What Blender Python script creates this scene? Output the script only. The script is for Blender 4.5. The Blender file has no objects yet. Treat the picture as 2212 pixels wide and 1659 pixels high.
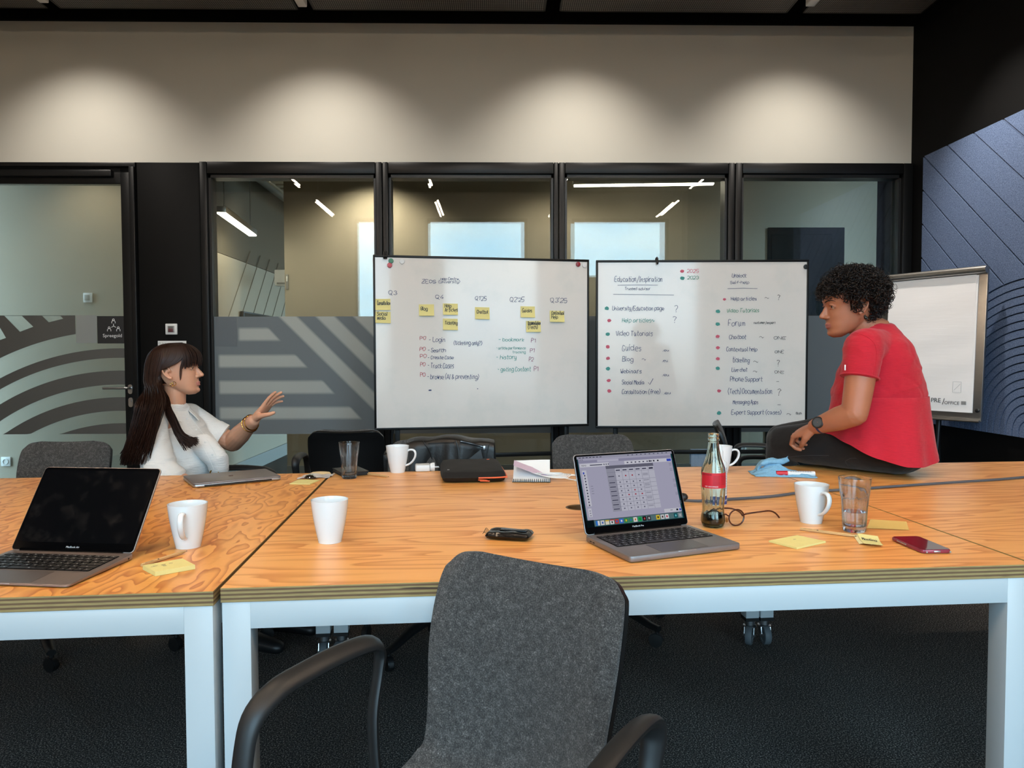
import bpy, bmesh, math, random
from math import sin, cos, pi, radians, sqrt, atan2
from mathutils import Vector, Matrix, Quaternion, noise as mnoise
from mathutils.geometry import tessellate_polygon
V = Vector
random.seed(7)
SC = bpy.context.scene
COL = SC.collection

# ---------------------------------------------------------------- camera
F_PX, CX, CY = 1580.0, 1106.0, 829.5
CAM = V((0, 0, 1.2))
_y, _p, _r = radians(1.1), radians(2.15), radians(.15)
_f = V((sin(_y)*cos(_p), cos(_y)*cos(_p), -sin(_p)))
_R = V((cos(_y), -sin(_y), 0)); _U = _R.cross(_f)
CR = _R*cos(_r) - _U*sin(_r); CU = _U*cos(_r) + _R*sin(_r)
cd = bpy.data.cameras.new('camera'); cam = bpy.data.objects.new('camera', cd); COL.objects.link(cam)
cd.sensor_width = 36; cd.lens = F_PX/2212*36; cd.clip_start = .02; cd.clip_end = 200
cam.matrix_world = Matrix(((CR.x, CU.x, -_f.x, CAM.x), (CR.y, CU.y, -_f.y, CAM.y), (CR.z, CU.z, -_f.z, CAM.z), (0, 0, 0, 1)))
SC.camera = cam
# points of the photograph turned into places in the room
def ray(x, y): return _f + CR*((x-CX)/F_PX) - CU*((y-CY)/F_PX)
def onz(x, y, z): d = ray(x, y); return CAM + d*((z-CAM.z)/d.z)
def ony(x, y, Y): d = ray(x, y); return CAM + d*((Y-CAM.y)/d.y)
def onx(x, y, X): d = ray(x, y); return CAM + d*((X-CAM.x)/d.x)
def onplane(x, y, o, n): d = ray(x, y); return CAM + d*((o-CAM).dot(n)/d.dot(n))

# ---------------------------------------------------------------- view, world, light
SC.view_settings.view_transform = 'Standard'; SC.view_settings.look = 'None'
SC.view_settings.exposure = 0.0; SC.view_settings.gamma = 1.0; SC.view_settings.use_curve_mapping = False
try:
    SC.cycles.use_denoising = True
    SC.cycles.max_bounces = 10; SC.cycles.diffuse_bounces = 4; SC.cycles.glossy_bounces = 5
    SC.cycles.transmission_bounces = 10; SC.cycles.transparent_max_bounces = 24
    SC.cycles.sample_clamp_indirect = 4.0; SC.cycles.caustics_reflective = False; SC.cycles.caustics_refractive = False
except Exception: pass

def lin(c):
    return tuple(((v/255)/12.92 if v/255 <= .04045 else ((v/255+.055)/1.055)**2.4) for v in c[:3])

class T:
    """tiny node-tree helper"""
    def __init__(s, nt): s.nt = nt; s.L = nt.links
    def n(s, typ, **kw):
        x = s.nt.nodes.new(typ)
        for k, v in kw.items(): setattr(x, k, v)
        return x
    def put(s, sock, v):
        if isinstance(v, bpy.types.NodeSocket): s.L.new(v, sock)
        elif v is not None:
            if isinstance(v, (tuple, list)) and sock.type == 'RGBA' and len(v) == 3: v = (*v, 1)
            sock.default_value = v
    def m(s, op, a, b=None, c=None, clamp=False):
        x = s.n('ShaderNodeMath', operation=op, use_clamp=clamp)
        s.put(x.inputs[0], a); s.put(x.inputs[1], b)
        if c is not None: s.put(x.inputs[2], c)
        return x.outputs[0]
    def coord(s, kind='Object'): return s.n('ShaderNodeTexCoord').outputs[kind]
    def mapv(s, v, scale=(1, 1, 1), rot=(0, 0, 0), loc=(0, 0, 0)):
        x = s.n('ShaderNodeMapping'); s.put(x.inputs[0], v); x.inputs[1].default_value = loc; x.inputs[2].default_value = rot; x.inputs[3].default_value = scale
        return x.outputs[0]
    def xyz(s, v):
        x = s.n('ShaderNodeSeparateXYZ'); s.put(x.inputs[0], v); return x.outputs
    def noise(s, v, scale, detail=2, rough=.5, dist=0, col=False):
        x = s.n('ShaderNodeTexNoise'); s.put(x.inputs['Vector'], v); x.inputs['Scale'].default_value = scale
        x.inputs['Detail'].default_value = detail; x.inputs['Roughness'].default_value = rough; x.inputs['Distortion'].default_value = dist
        return x.outputs[1 if col else 0]
    def ramp(s, f, stops, interp='LINEAR'):
        x = s.n('ShaderNodeValToRGB'); s.put(x.inputs[0], f); r = x.color_ramp; r.interpolation = interp
        while len(r.elements) < len(stops): r.elements.new(.5)
        for e, (p, c) in zip(r.elements, stops):
            e.position = p; e.color = (*c[:3], 1) if isinstance(c, (tuple, list)) else (c, c, c, 1)
        return x.outputs[0]
    def mix(s, f, a, b, blend='MIX'):
        x = s.n('ShaderNodeMix', data_type='RGBA', blend_type=blend); s.put(x.inputs[0], f); s.put(x.inputs[6], a); s.put(x.inputs[7], b); return x.outputs[2]
    def bump(s, h, strength=.3, dist=.01):
        x = s.n('ShaderNodeBump'); s.put(x.inputs['Height'], h); x.inputs['Strength'].default_value = strength; x.inputs['Distance'].default_value = dist; return x.outputs[0]

W = bpy.data.worlds.new('sky'); SC.world = W; W.use_nodes = True
wt = T(W.node_tree); W.node_tree.nodes.clear()
tc = wt.coord('Generated'); d = wt.xyz(tc)
cl = wt.noise(wt.mapv(tc, (1, 1, 2.5)), 2.2, 4, .55)
cloud = wt.ramp(wt.m('ADD', cl, wt.m('MULTIPLY', d[2], -.25)), [(.42, (0, 0, 0)), (.62, (1, 1, 1))])
skyc = wt.mix(cloud, (.44, .74, 1.0), (.80, .93, 1.0))
horiz = wt.m('MULTIPLY_ADD', d[2], 9.0, .5, clamp=True)
skyc = wt.mix(horiz, (.10, .11, .11), skyc)
bg = wt.n('ShaderNodeBackground'); wt.put(bg.inputs[0], skyc); bg.inputs[1].default_value = 9.6
wo = wt.n('ShaderNodeOutputWorld'); wt.L.new(bg.outputs[0], wo.inputs[0])

# ---------------------------------------------------------------- materials
MATS = {}
def newmat(name):
    m = bpy.data.materials.new(name); m.use_nodes = True; m.node_tree.nodes.clear()
    t = T(m.node_tree); out = t.n('ShaderNodeOutputMaterial'); MATS[name] = m
    return m, t, out
def pbsdf(t, out, base=None, rough=.5, metal=0, **kw):
    b = t.n('ShaderNodeBsdfPrincipled'); t.put(b.inputs['Base Color'], base); t.put(b.inputs['Roughness'], rough); t.put(b.inputs['Metallic'], metal)
    for k, v in kw.items(): t.put(b.inputs[k.replace('_', ' ')], v)
    t.L.new(b.outputs[0], out.inputs[0]); return b
def plain(name, c, rough=.5, metal=0, nscale=0, namt=.06, bump=0, **kw):
    """plain colour with a little procedural unevenness"""
    m, t, o = newmat(name); c = lin(c); base = c; nrm = None
    if nscale:
        nz = t.noise(t.coord(), nscale, 3)
        base = t.mix(nz, tuple(v*(1-namt) for v in c), tuple(min(1, v*(1+namt)) for v in c))
        if bump: nrm = t.bump(nz, bump, .004)
    b = pbsdf(t, o, base, rough, metal, **kw)
    if nrm: t.L.new(nrm, b.inputs['Normal'])
    return m
def emit(name, c, s):
    m, t, o = newmat(name); e = t.n('ShaderNodeEmission'); t.put(e.inputs[0], c if isinstance(c, bpy.types.NodeSocket) else lin(c)); e.inputs[1].default_value = s
    t.L.new(e.outputs[0], o.inputs[0]); return m

# ---------------------------------------------------------------- mesh helpers
def frame_from(t, up=V((0, 0, 1))):
    t = t.normalized(); a = up if abs(t.dot(up)) < .95 else V((1, 0, 0))
    n = (a - t*a.dot(t)).normalized(); return n, t.cross(n)
def spline(pts, k=6, closed=False):
    """Catmull-Rom through the points"""
    pts = [V(p) for p in pts]; n = len(pts); out = []
    if n < 3: return pts
    for i in range(n if closed else n-1):
        if closed: a, b, c, e = pts[i-1], pts[i], pts[(i+1) % n], pts[(i+2) % n]
        else: a, b, c, e = pts[max(i-1, 0)], pts[i], pts[i+1], pts[min(i+2, n-1)]
        for j in range(k):
            u = j/k
            out.append(.5*((2*b)+(c-a)*u+(2*a-5*b+4*c-e)*u*u+(3*b-a-3*c+e)*u**3))
    if not closed: out.append(pts[-1])
    return out
def lerpl(tab, x):
    """piecewise-linear table lookup: tab = [(x, v...)]"""
    if x <= tab[0][0]: return tab[0][1:]
    for a, b in zip(tab, tab[1:]):
        if x <= b[0]:
            u = (x-a[0])/(b[0]-a[0]); return tuple(p+(q-p)*u for p, q in zip(a[1:], b[1:]))
    return tab[-1][1:]
def smoothl(tab, x):
    """smooth (Catmull-Rom) table lookup"""
    n = len(tab)
    if x <= tab[0][0]: return tab[0][1:]
    if x >= tab[-1][0]: return tab[-1][1:]
    for i in range(n-1):
        if x <= tab[i+1][0]:
            a, b, c, e = tab[max(i-1, 0)], tab[i], tab[i+1], tab[min(i+2, n-1)]
            u = (x-b[0])/(c[0]-b[0])
            return tuple(.5*(2*q+(r-p)*u+(2*p-5*q+4*r-s)*u*u+(3*q-p-3*r+s)*u**3) for p, q, r, s in zip(a[1:], b[1:], c[1:], e[1:]))

class MB:
    def __init__(s): s.v = []; s.f = []; s.mi = []; s.cur = 0
    def add(s, vs, fs):
        o = len(s.v); s.v += [V(p) for p in vs]
        for f in fs: s.f.append(tuple(i+o for i in f)); s.mi.append(s.cur)
        return s
    def mat(s, i): s.cur = i; return s
    def box(s, c, size, M=None, bev=0, seg=2):
        c = V(c); x, y, z = [v/2 for v in size]
        if bev:
            bm = bmesh.new(); bmesh.ops.create_cube(bm, size=1)
            for v in bm.verts: v.co = V((v.co.x*size[0], v.co.y*size[1], v.co.z*size[2]))
            bmesh.ops.bevel(bm, geom=bm.edges[:], offset=min(bev, min(size)*.49), segments=seg, profile=.5, affect='EDGES')
            bm.verts.index_update(); vs = [v.co.copy() for v in bm.verts]; fs = [[v.index for v in f.verts] for f in bm.faces]; bm.free()
        else:
            vs = [V((a*x, b*y, e*z)) for a in (-1, 1) for b in (-1, 1) for e in (-1, 1)]
            fs = [(0, 1, 3, 2), (4, 6, 7, 5), (0, 4, 5, 1), (2, 3, 7, 6), (0, 2, 6, 4), (1, 5, 7, 3)]
        vs = [((M @ v) if M else v) + c for v in vs]
        return s.add(vs, fs)
    def quad(s, *p): return s.add(p, [tuple(range(len(p)))])
    def prism(s, poly, h0, h1, fn=None, holes=()):
        """2-D polygon (with holes) extruded from h0 to h1; fn(u, v, h) -> point"""
        fn = fn or (lambda u, v, h: V((u, v, h)))
        loops = [list(poly)] + [list(h) for h in holes]
        flat = [p for l in loops for p in l]; n = len(flat)
        tris = tessellate_polygon([[V((p[0], p[1], 0)) for p in l] for l in loops])
        vs = [fn(p[0], p[1], h1) for p in flat] + [fn(p[0], p[1], h0) for p in flat]; fs = []
        for a, b, c in tris:
            pa, pb, pc = flat[a], flat[b], flat[c]
            if (pb[0]-pa[0])*(pc[1]-pa[1])-(pb[1]-pa[1])*(pc[0]-pa[0]) < 0: a, b, c = a, c, b
            fs.append((a, b, c)); fs.append((a+n, c+n, b+n))
        o = 0
        for l in loops:
            k = len(l); ar = sum(l[i][0]*l[(i+1) % k][1]-l[(i+1) % k][0]*l[i][1] for i in range(k)); hole = l is not loops[0]
            for i in range(k):
                a, b = o+i, o+(i+1) % k
                if (ar > 0) != hole: fs.append((b, a, a+n, b+n))
                else: fs.append((a, b, b+n, a+n))
            o += k
        return s.add(vs, fs)
    def loft(s, rings, cap0=True, cap1=True, closed=True):
        n = len(rings[0]); vs = [p for r in rings for p in r]; fs = []
        for i in range(len(rings)-1):
            for j in range(n if closed else n-1):
                k = (j+1) % n; fs.append((i*n+j, i*n+k, (i+1)*n+k, (i+1)*n+j))
        if cap0: fs.append(tuple(range(n-1, -1, -1)))
        if cap1: fs.append(tuple((len(rings)-1)*n+j for j in range(n)))
        return s.add(vs, fs)
    def tube(s, pts, r, n=8, caps=True, flat=1.0, up=V((0, 0, 1)), closed=False):
        """swept tube; r number or list; flat squashes the section along the 'up' axis"""
        pts = [V(p) for p in pts]; m = len(pts); rr = r if isinstance(r, (list, tuple)) else [r]*m; rings = []; N = None
        for i, p in enumerate(pts):
            if closed: t = pts[(i+1) % m]-pts[i-1]
            else: t = pts[min(i+1, m-1)]-pts[max(i-1, 0)]
            if t.length < 1e-9: t = V((0, 0, 1))
            t.normalize()
            if N is None: N, B = frame_from(t, up)
            else:
                N = N-t*N.dot(t)
                N = N.normalized() if N.length > 1e-6 else frame_from(t, up)[0]
                B = t.cross(N)
            rings.append([p+(N*cos(2*pi*j/n)*flat+B*sin(2*pi*j/n))*rr[i] for j in range(n)])
        if closed:
            rings.append(rings[0]); return s.loft(rings, False, False)
        return s.loft(rings, caps, caps)
    def rod(s, pts, r, n=12, **k):
        """tube with round ends (a capsule chain)"""
        pts = [V(p) for p in pts]; rr = list(r) if isinstance(r, (list, tuple)) else [r]*len(pts)
        d0 = (pts[0]-pts[1]).normalized(); d1 = (pts[-1]-pts[-2]).normalized(); a, b = rr[0], rr[-1]
        P = [pts[0]+d0*a*q for q in (.98, .85, .5)]+pts+[pts[-1]+d1*b*q for q in (.5, .85, .98)]
        Rr = [a*.2, a*.53, a*.866]+rr+[b*.866, b*.53, b*.2]
        return s.tube(P, Rr, n, **k)
    def lathe(s, prof, n=32, M=None, cap0=False, cap1=False):
        """prof = [(r, z)]"""
        rings = [[V((r*cos(2*pi*j/n), r*sin(2*pi*j/n), z)) for j in range(n)] for r, z in prof]
        if M: rings = [[M @ p for p in r] for r in rings]
        return s.loft(rings, cap0, cap1)
    def ball(s, c, r, n=16, M=None, sc=(1, 1, 1)):
        k = n//2; c = V(c); rings = []
        for i in range(k+1):
            a = -pi/2+pi*i/k; a = max(-pi/2+.03, min(pi/2-.03, a))
            rings.append([V((cos(a)*cos(2*pi*j/n)*r*sc[0], cos(a)*sin(2*pi*j/n)*r*sc[1], sin(a)*r*sc[2])) for j in range(n)])
        rings = [[((M @ p) if M else p)+c for p in q] for q in rings]
        return s.loft(rings)
    def xf(s, M): s.v = [M @ p for p in s.v]; return s
    def mesh(s, name, mats, smooth=True, angle=35):
        me = bpy.data.meshes.new(name); me.from_pydata([tuple(p) for p in s.v], [], s.f)
        for m in (mats if isinstance(mats, (list, tuple)) else [mats]): me.materials.append(m)
        me.polygons.foreach_set('material_index', s.mi)
        if smooth:
            me.polygons.foreach_set('use_smooth', [True]*len(s.f))
            try: me.set_sharp_from_angle(angle=radians(angle))
            except Exception: pass
        me.update(); return me
    def build(s, name, mats, parent=None, loc=None, smooth=True, angle=35):
        return link(name, s.mesh(name, mats, smooth, angle), parent, loc)

def link(name, me, parent=None, loc=None):
    o = bpy.data.objects.new(name, me); COL.objects.link(o)
    if loc: o.location = loc
    if parent: o.parent = parent
    return o
def tag(o, label=None, cat=None, group=None, kind=None):
    for k, v in (('label', label), ('category', cat), ('group', group), ('kind', kind)):
        if v: o[k] = v
    return o
def thing(name, label, cat, loc=(0, 0, 0), rz=0, group=None):
    o = bpy.data.objects.new(name, None); o.empty_display_size = .05; COL.objects.link(o)
    o.location = loc; o.rotation_euler = (0, 0, rz); return tag(o, label, cat, group)
KIDS = {}
def children(o): return [c for c in COL.objects if c.parent == o]
def dup(root, loc, rz, label=None, group=None):
    def cp(o, parent):
        c = o.copy(); COL.objects.link(c)
        if parent: c.parent = parent
        for ch in children(o): cp(ch, c)
        return c
    r = cp(root, None); r.location = loc; r.rotation_euler = (0, 0, rz)
    if label: r['label'] = label
    if group: r['group'] = group
    return r
def stuff(o): o['kind'] = 'stuff'; return o
def struct(o): o['kind'] = 'structure'; return o
def text_mb(mb, s, M, size, extrude=0, align='LEFT'):
    """lettering in the built-in face, added to a mesh builder; M maps text plane to place"""
    cu = bpy.data.curves.new('lettering', 'FONT'); cu.body = s; cu.size = size; cu.align_x = align; cu.resolution_u = 3; cu.extrude = extrude
    o = bpy.data.objects.new('lettering', cu); COL.objects.link(o)
    dg = bpy.context.evaluated_depsgraph_get(); me = bpy.data.meshes.new_from_object(o.evaluated_get(dg))
    mb.add([M @ v.co for v in me.vertices], [tuple(p.vertices) for p in me.polygons])
    bpy.data.objects.remove(o); bpy.data.curves.remove(cu); bpy.data.meshes.remove(me); return mb
def basisM(o, x, y, z=None):
    x = V(x).normalized(); y = V(y).normalized(); z = V(z) if z else x.cross(y)
    return Matrix(((x.x, y.x, z.x, o[0]), (x.y, y.y, z.y, o[1]), (x.z, y.z, z.z, o[2]), (0, 0, 0, 1)))
def Rz(a): return Matrix.Rotation(a, 4, 'Z')
# ================================================================ the room
WY, XR, XL, YB, ZT = 5.6, 3.17, -4.7, -1.0, 3.92
M_black = plain('black_paint', (15, 15, 15), .6, 0, 6, .15)
M_frame = plain('black_frame', (20, 21, 22), .35, 0, 20, .1)
M_dark = plain('black_wall_paint', (11, 11, 12), .7, 0, 4, .2)
M_ceil = plain('black_ceiling_paint', (13, 13, 13), .8, 0, 4, .2)
M_plaster = plain('grey_plaster', (204, 202, 192), .8, 0, 3, .03)
M_wallwhite = plain('pale_plaster', (200, 198, 192), .8, 0, 3, .03)
M_beige = plain('beige_plaster', (176, 166, 148), .8, 0, 2.5, .04)
M_alu = plain('brushed_aluminium', (186, 184, 180), .35, 1, 30, .08)
M_steel = plain('satin_steel', (190, 192, 195), .3, 1, 40, .05)
M_whiteplastic = plain('white_plastic', (232, 232, 230), .4, 0, 12, .02)
M_blackplastic = plain('black_plastic', (22, 22, 23), .42, 0, 25, .15)

# carpet
m, t, o = newmat('dark_carpet'); co = t.coord()
sp = t.noise(co, 210, 3, .75); big = t.noise(co, 2.5, 3)
base = t.ramp(sp, [(.38, lin((26, 25, 26))), (.54, lin((84, 79, 75))), (.66, lin((215, 205, 194)))])
base = t.mix(t.m('MULTIPLY', big, .4), base, lin((40, 39, 40)))
b = pbsdf(t, o, base, .95); t.L.new(t.bump(sp, .9, .006), b.inputs['Normal']); b.inputs['Specular IOR Level'].default_value = .1
M_carpet = m

def glassmat(name, tint=(.93, .95, .94), ior=1.5):
    m, t, o = newmat(name)
    a = t.n('ShaderNodeBsdfTransparent'); t.put(a.inputs[0], tint)
    g = t.n('ShaderNodeBsdfGlossy'); g.inputs['Roughness'].default_value = 0.0; t.put(g.inputs[0], (1, 1, 1))
    fr = t.n('ShaderNodeFresnel'); fr.inputs[0].default_value = ior
    x = t.n('ShaderNodeMixShader'); t.L.new(fr.outputs[0], x.inputs[0]); t.L.new(a.outputs[0], x.inputs[1]); t.L.new(g.outputs[0], x.inputs[2])
    t.L.new(x.outputs[0], o.inputs[0]); return m
M_pane = glassmat('partition_glass', ior=1.45)

struct(MB().box((-.7, 3.5, -.05), (9.6, 14, .1)).build('floor', M_carpet))
struct(MB().box((-.77, 2.5, ZT+.05), (8.2, 8.4, .1)).build('ceiling', M_ceil))
struct(MB().box((XR+.1, 2.55, 1.96), (.2, 7.1, 3.92)).build("wall_right", M_dark))
struct(MB().box((XL-.1, 2.45, 1.96), (.2, 6.9, 3.92)).build("wall_left", M_wallwhite))
# back wall: plaster band above the glass, black strip above that
wb = MB().box(((XL+XR)/2, WY+.1, (2.663+3.70)/2), (XR-XL, .2, 3.70-2.663)).build('wall_back', M_plaster); struct(wb)
struct(MB().box(((XL+XR)/2, WY+.085, 3.81), (XR-XL, .23, .22)).build('trim_1', M_ceil))
# rear wall with three tall windows behind the camera
wins = [(-2.36, -1.90), (-1.17, .50), (1.237, 2.865)]
zs, zh = .25, 3.50
mb = MB(); xs = XL
for a, b_ in wins:
    mb.box(((xs+a)/2, YB-.1, 1.96), (a-xs, .2, 3.92)); mb.box(((a+b_)/2, YB-.1, zs/2), (b_-a, .2, zs)); mb.box(((a+b_)/2, YB-.1, (zh+3.92)/2), (b_-a, .2, 3.92-zh)); xs = b_
mb.box(((xs+XR)/2, YB-.1, 1.96), (XR-xs, .2, 3.92))
struct(mb.build('wall_rear', M_wallwhite))
for i, (a, b_) in enumerate(wins):
    f = MB()
    for x in (a+.025, b_-.025): f.box((x, YB-.08, (zs+zh)/2), (.05, .08, zh-zs), bev=.006)
    for z in (zs+.025, zh-.025): f.box(((a+b_)/2, YB-.08, z), (b_-a-.1, .08, .05), bev=.006)
    w = struct(f.build('window_%d' % (i+6), M_frame))
    MB().box(((a+b_)/2, YB-.08, (zs+zh)/2), (b_-a-.1, .012, zh-zs-.1)).build('pane', M_pane, w)
    ld = bpy.data.lights.new('window_daylight', 'AREA'); ld.shape = 'RECTANGLE'; ld.size = b_-a-.1; ld.size_y = zh-zs-.1
    ld.energy = 1; ld.cycles.is_portal = True
    lo = bpy.data.objects.new('window_daylight', ld); COL.objects.link(lo); lo.location = ((a+b_)/2, YB-.2, (zs+zh)/2); lo.rotation_euler = (radians(90), 0, 0)

# ---------------------------------------------------------------- glass wall
GY = WY
def gx(px): return ony(px, 700, GY).x
def gz(py, px=1000): return ony(px, py, GY).z
ZG = 2.663
film, t, o = newmat('frosted_film')
a = t.n('ShaderNodeBsdfTransparent'); t.put(a.inputs[0], (.9, .93, .95))
dd = t.n('ShaderNodeBsdfDiffuse'); t.put(dd.inputs[0], (.30, .34, .37)); tl = t.n('ShaderNodeBsdfTranslucent'); t.put(tl.inputs[0], (.42, .45, .48))
m1 = t.n('ShaderNodeMixShader'); m1.inputs[0].default_value = .5; t.L.new(dd.outputs[0], m1.inputs[1]); t.L.new(tl.outputs[0], m1.inputs[2])
m2 = t.n('ShaderNodeMixShader'); m2.inputs[0].default_value = .8; t.L.new(a.outputs[0], m2.inputs[1]); t.L.new(m1.outputs[0], m2.inputs[2])
t.L.new(m2.outputs[0], o.inputs[0]); M_film = film
# frosted film with soft pale stripes (printed on the far glass, seen blurred)
fp, t, o = newmat('frosted_film_striped'); xyz = t.xyz(t.coord()); X, Z = xyz[0], xyz[2]
def band(v, lo, hi, e):
    a = t.m('DIVIDE', t.m('SUBTRACT', v, lo-e/2), e, clamp=True); b = t.m('DIVIDE', t.m('SUBTRACT', hi+e/2, v), e, clamp=True); return t.m('MULTIPLY', a, b)
mask = None
xa = gx(468); e = .022
for (y0, y1, xt, xb) in ((709, 735, 582, 606), (767, 793, 640, 664), (823, 850, 698, 722), (880, 905, 757, 780)):
    zt, zb = gz(y0, 600), gz(y1, 600); xt_, xb_ = gx(xt), gx(xb)
    k = (xb_-xt_)/(zb-zt)
    edge = t.m('MULTIPLY_ADD', t.m('SUBTRACT', Z, zt), k, xt_)
    lx = t.m('DIVIDE', t.m('SUBTRACT', X, xa if y0 > 720 else gx(512)), e, clamp=True); rx = t.m('DIVIDE', t.m('SUBTRACT', edge, X), e, clamp=True)
    q = t.m('MULTIPLY', t.m('MULTIPLY', band(Z, zb, zt, e), lx), rx); mask = q if mask is None else t.m('MAXIMUM', mask, q)
D = t.m('ADD', X, Z)
for (p0, p1) in ((602, 640), (682, 722), (763, 803)):
    q = band(D, gx(p0)+gz(683, p0), gx(p1)+gz(683, p1), e*1.3); mask = t.m('MAXIMUM', mask, q)
dd = t.n('ShaderNodeBsdfDiffuse'); t.put(dd.inputs[0], t.mix(mask, (.165, .19, .205), (.31, .335, .335)))
tl = t.n('ShaderNodeBsdfTranslucent'); t.put(tl.inputs[0], t.mix(mask, (.12, .14, .15), (.48, .485, .46)))
m1 = t.n('ShaderNodeAddShader'); t.L.new(dd.outputs[0], m1.inputs[0]); t.L.new(tl.outputs[0], m1.inputs[1])
m2 = t.n('ShaderNodeMixShader'); t.put(m2.inputs[0], t.m('MULTIPLY_ADD', mask, -.12, .93)); t.L.new(a.outputs[0], m2.inputs[1])
a = t.n('ShaderNodeBsdfTransparent'); t.L.new(a.outputs[0], m2.inputs[1]); t.L.new(m1.outputs[0], m2.inputs[2]); t.L.new(m2.outputs[0], o.inputs[0]); M_filmstripe = fp

Zf0, Zf1 = gz(936), gz(683)
panes = [(440, 830, 457, 815), (830, 1206, 843, 1195), (1206, 1582, 1220, 1567), (1582, 1972, 1598, 1940)]
for i, (o0, o1, p0, p1) in enumerate(panes):
    X0, X1, P0, P1 = gx(o0), gx(o1), gx(p0), gx(p1)
    if i == 3: X1 = XR-.002
    zt = gz(378, (p0+p1)/2)
    f = MB()
    f.box(((X0+P0)/2, GY+.03, ZG/2), (P0-X0-.006, .14, ZG-.004), bev=.004)
    f.box(((X1+P1)/2, GY+.03, ZG/2), (X1-P1-.006, .14, ZG-.004), bev=.004)
    f.box(((P0+P1)/2, GY+.03, (zt+ZG)/2), (P1-P0, .14, ZG-zt-.004), bev=.004)
    f.box(((P0+P1)/2, GY+.03, .05), (P1-P0, .14, .1), bev=.004)
    w = struct(f.build('window_%d' % (i+1), M_frame))
    bead = MB()   # stepped glazing bead inside the frame
    for (bx, bw) in ((P0+.008, .016), (P1-.008, .016)): bead.box((bx, GY+.045, (zt+.1)/2), (bw, .11, zt-.1))
    bead.box(((P0+P1)/2, GY+.045, zt-.012), (P1-P0, .11, .024)); bead.build('glazing_bead', M_blackplastic, w)
    for k, yy in enumerate((GY+.015, GY+.085)):
        g = MB().box(((P0+P1)/2, yy, (zt+.1)/2), (P1-P0-.004, .008, zt-.104), M=(Matrix.Rotation(radians((.0, .22)[k]), 3, 'Z') if k else None)).build('pane', M_pane, w)
    MB().box(((P0+P1)/2, GY+.0075, (Zf0+Zf1)/2), (P1-P0-.006, .0012, Zf1-Zf0)).build('privacy_film', M_filmstripe if i == 0 else M_film, w)
    if i == 0:
        bq = MB().box(((gx(465)+gx(511))/2, GY+.006, (gz(684)+gz(746))/2), (gx(511)-gx(465), .001, gz(684)-gz(746))).build('film_square', M_film, w)
# black pier between the door and the glazing
xp0, xp1 = gx(303), gx(440)
struct(MB().box(((xp0+xp1)/2, GY+.05, ZG/2), (xp1-xp0-.012, .14, ZG-.01), bev=.003).build('trim_2', M_black))
struct(MB().box((gx(300)-2.0, GY+.06, ZG-.02), (4.0, .14, .036), bev=.003).build('trim_3', M_frame))

# door at the left: glass leaf in a black frame
dr = struct(bpy.data.objects.new('door_1', None)); COL.objects.link(dr)
xj0, xj1 = gx(291), gx(303); zh1 = gz(362, 200)
f = MB().box(((xj0+xj1)/2, GY+.03, ZG/2-.02), (xj1-xj0-.002, .16, ZG-.044), bev=.004)
f.box((xj0-1.0, GY+.03, (zh1+ZG-.04)/2), (2.0, .16, ZG-.04-zh1), bev=.004); f.build('door_frame', M_frame, dr)
xs0, xs1 = gx(269), gx(290); zg1 = gz(398, 150); xl0 = xs0-1.22
f = MB().box(((xs0+xs1)/2, GY+.02, (zh1-.004)/2), (xs1-xs0, .07, zh1-.006), bev=.004)
f.box(((xl0+xs0)/2, GY+.02, (zg1+zh1)/2-.002), (xs0-xl0, .07, zh1-zg1-.006), bev=.004)
f.box(((xl0+xs0)/2, GY+.02, .09), (xs0-xl0, .07, .16), bev=.004)
f.box((xl0-.05, GY+.02, (zh1-.004)/2), (.1, .07, zh1-.006), bev=.004); f.build('door_leaf', M_frame, dr)
for yy in (GY+.005, GY+.04): MB().box(((xl0+xs0)/2, yy, (zg1+.17)/2), (xs0-xl0, .006, zg1-.17)).build('pane', M_pane, dr)
# printed film on the door: dark rings and diagonals with clear gaps
M_filmdark = plain('dark_privacy_film', (86, 85, 82), .6, 0, 8, .04)
M_filmgrey = plain('grey_privacy_film', (142, 146, 144), .6, 0, 8, .03)
s6 = 4.147
def dpt(x, y): p = ony(x/s6, 660+y/s6, GY); return (p.x, p.z)
yF = GY-.0005
def ff(u, v, h): return V((u, yF-h, v))
xr_, zt_, zb_ = dpt(1124, 600)[0], dpt(600, 88)[1], dpt(600, 1151)[1]
cxz = dpt(1124, 2620); xlim = xl0+.02
def ring(r0, r1, xend, ztop=None):
    up, dn = [], []
    x = xlim
    n = 40
    for k in range(n+1):
        x = xlim+(xend-xlim)*k/n
        for r, lst in ((r1, up), (r0, dn)):
            q = r*r-(x-cxz[0])**2
            z = cxz[1]+sqrt(q) if q > 0 else zb_
            lst.append((x, min(max(z, zb_), zt_ if ztop is None else ztop)))
    up2 = []; 
    for (x, z1), (x2, z0) in zip(up, dn):
        up2.append((x, z1, z0))
    while len(up2) > 2 and up2[0][1]-up2[0][2] < 1e-5 and up2[1][1]-up2[1][2] < 1e-5: up2.pop(0)
    return [(x, z0) for x, z1, z0 in up2]+[(x, z1) for x, z1, z0 in reversed(up2) if z1-z0 > 1e-5]
kk = (dpt(0, 0)[1]-dpt(0, 1000)[1])/1000
for (a_, b_) in ((350, 435), (550, 675), (790, 912), (1025, 1160)):
    pl = ring((2620-b_)*kk, (2620-a_)*kk, xr_, dpt(0, 349)[1])
    if len(pl) > 3: MB().prism(pl, 0, .0012, ff).build('film_stripe', M_filmdark, dr, smooth=False)
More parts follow.
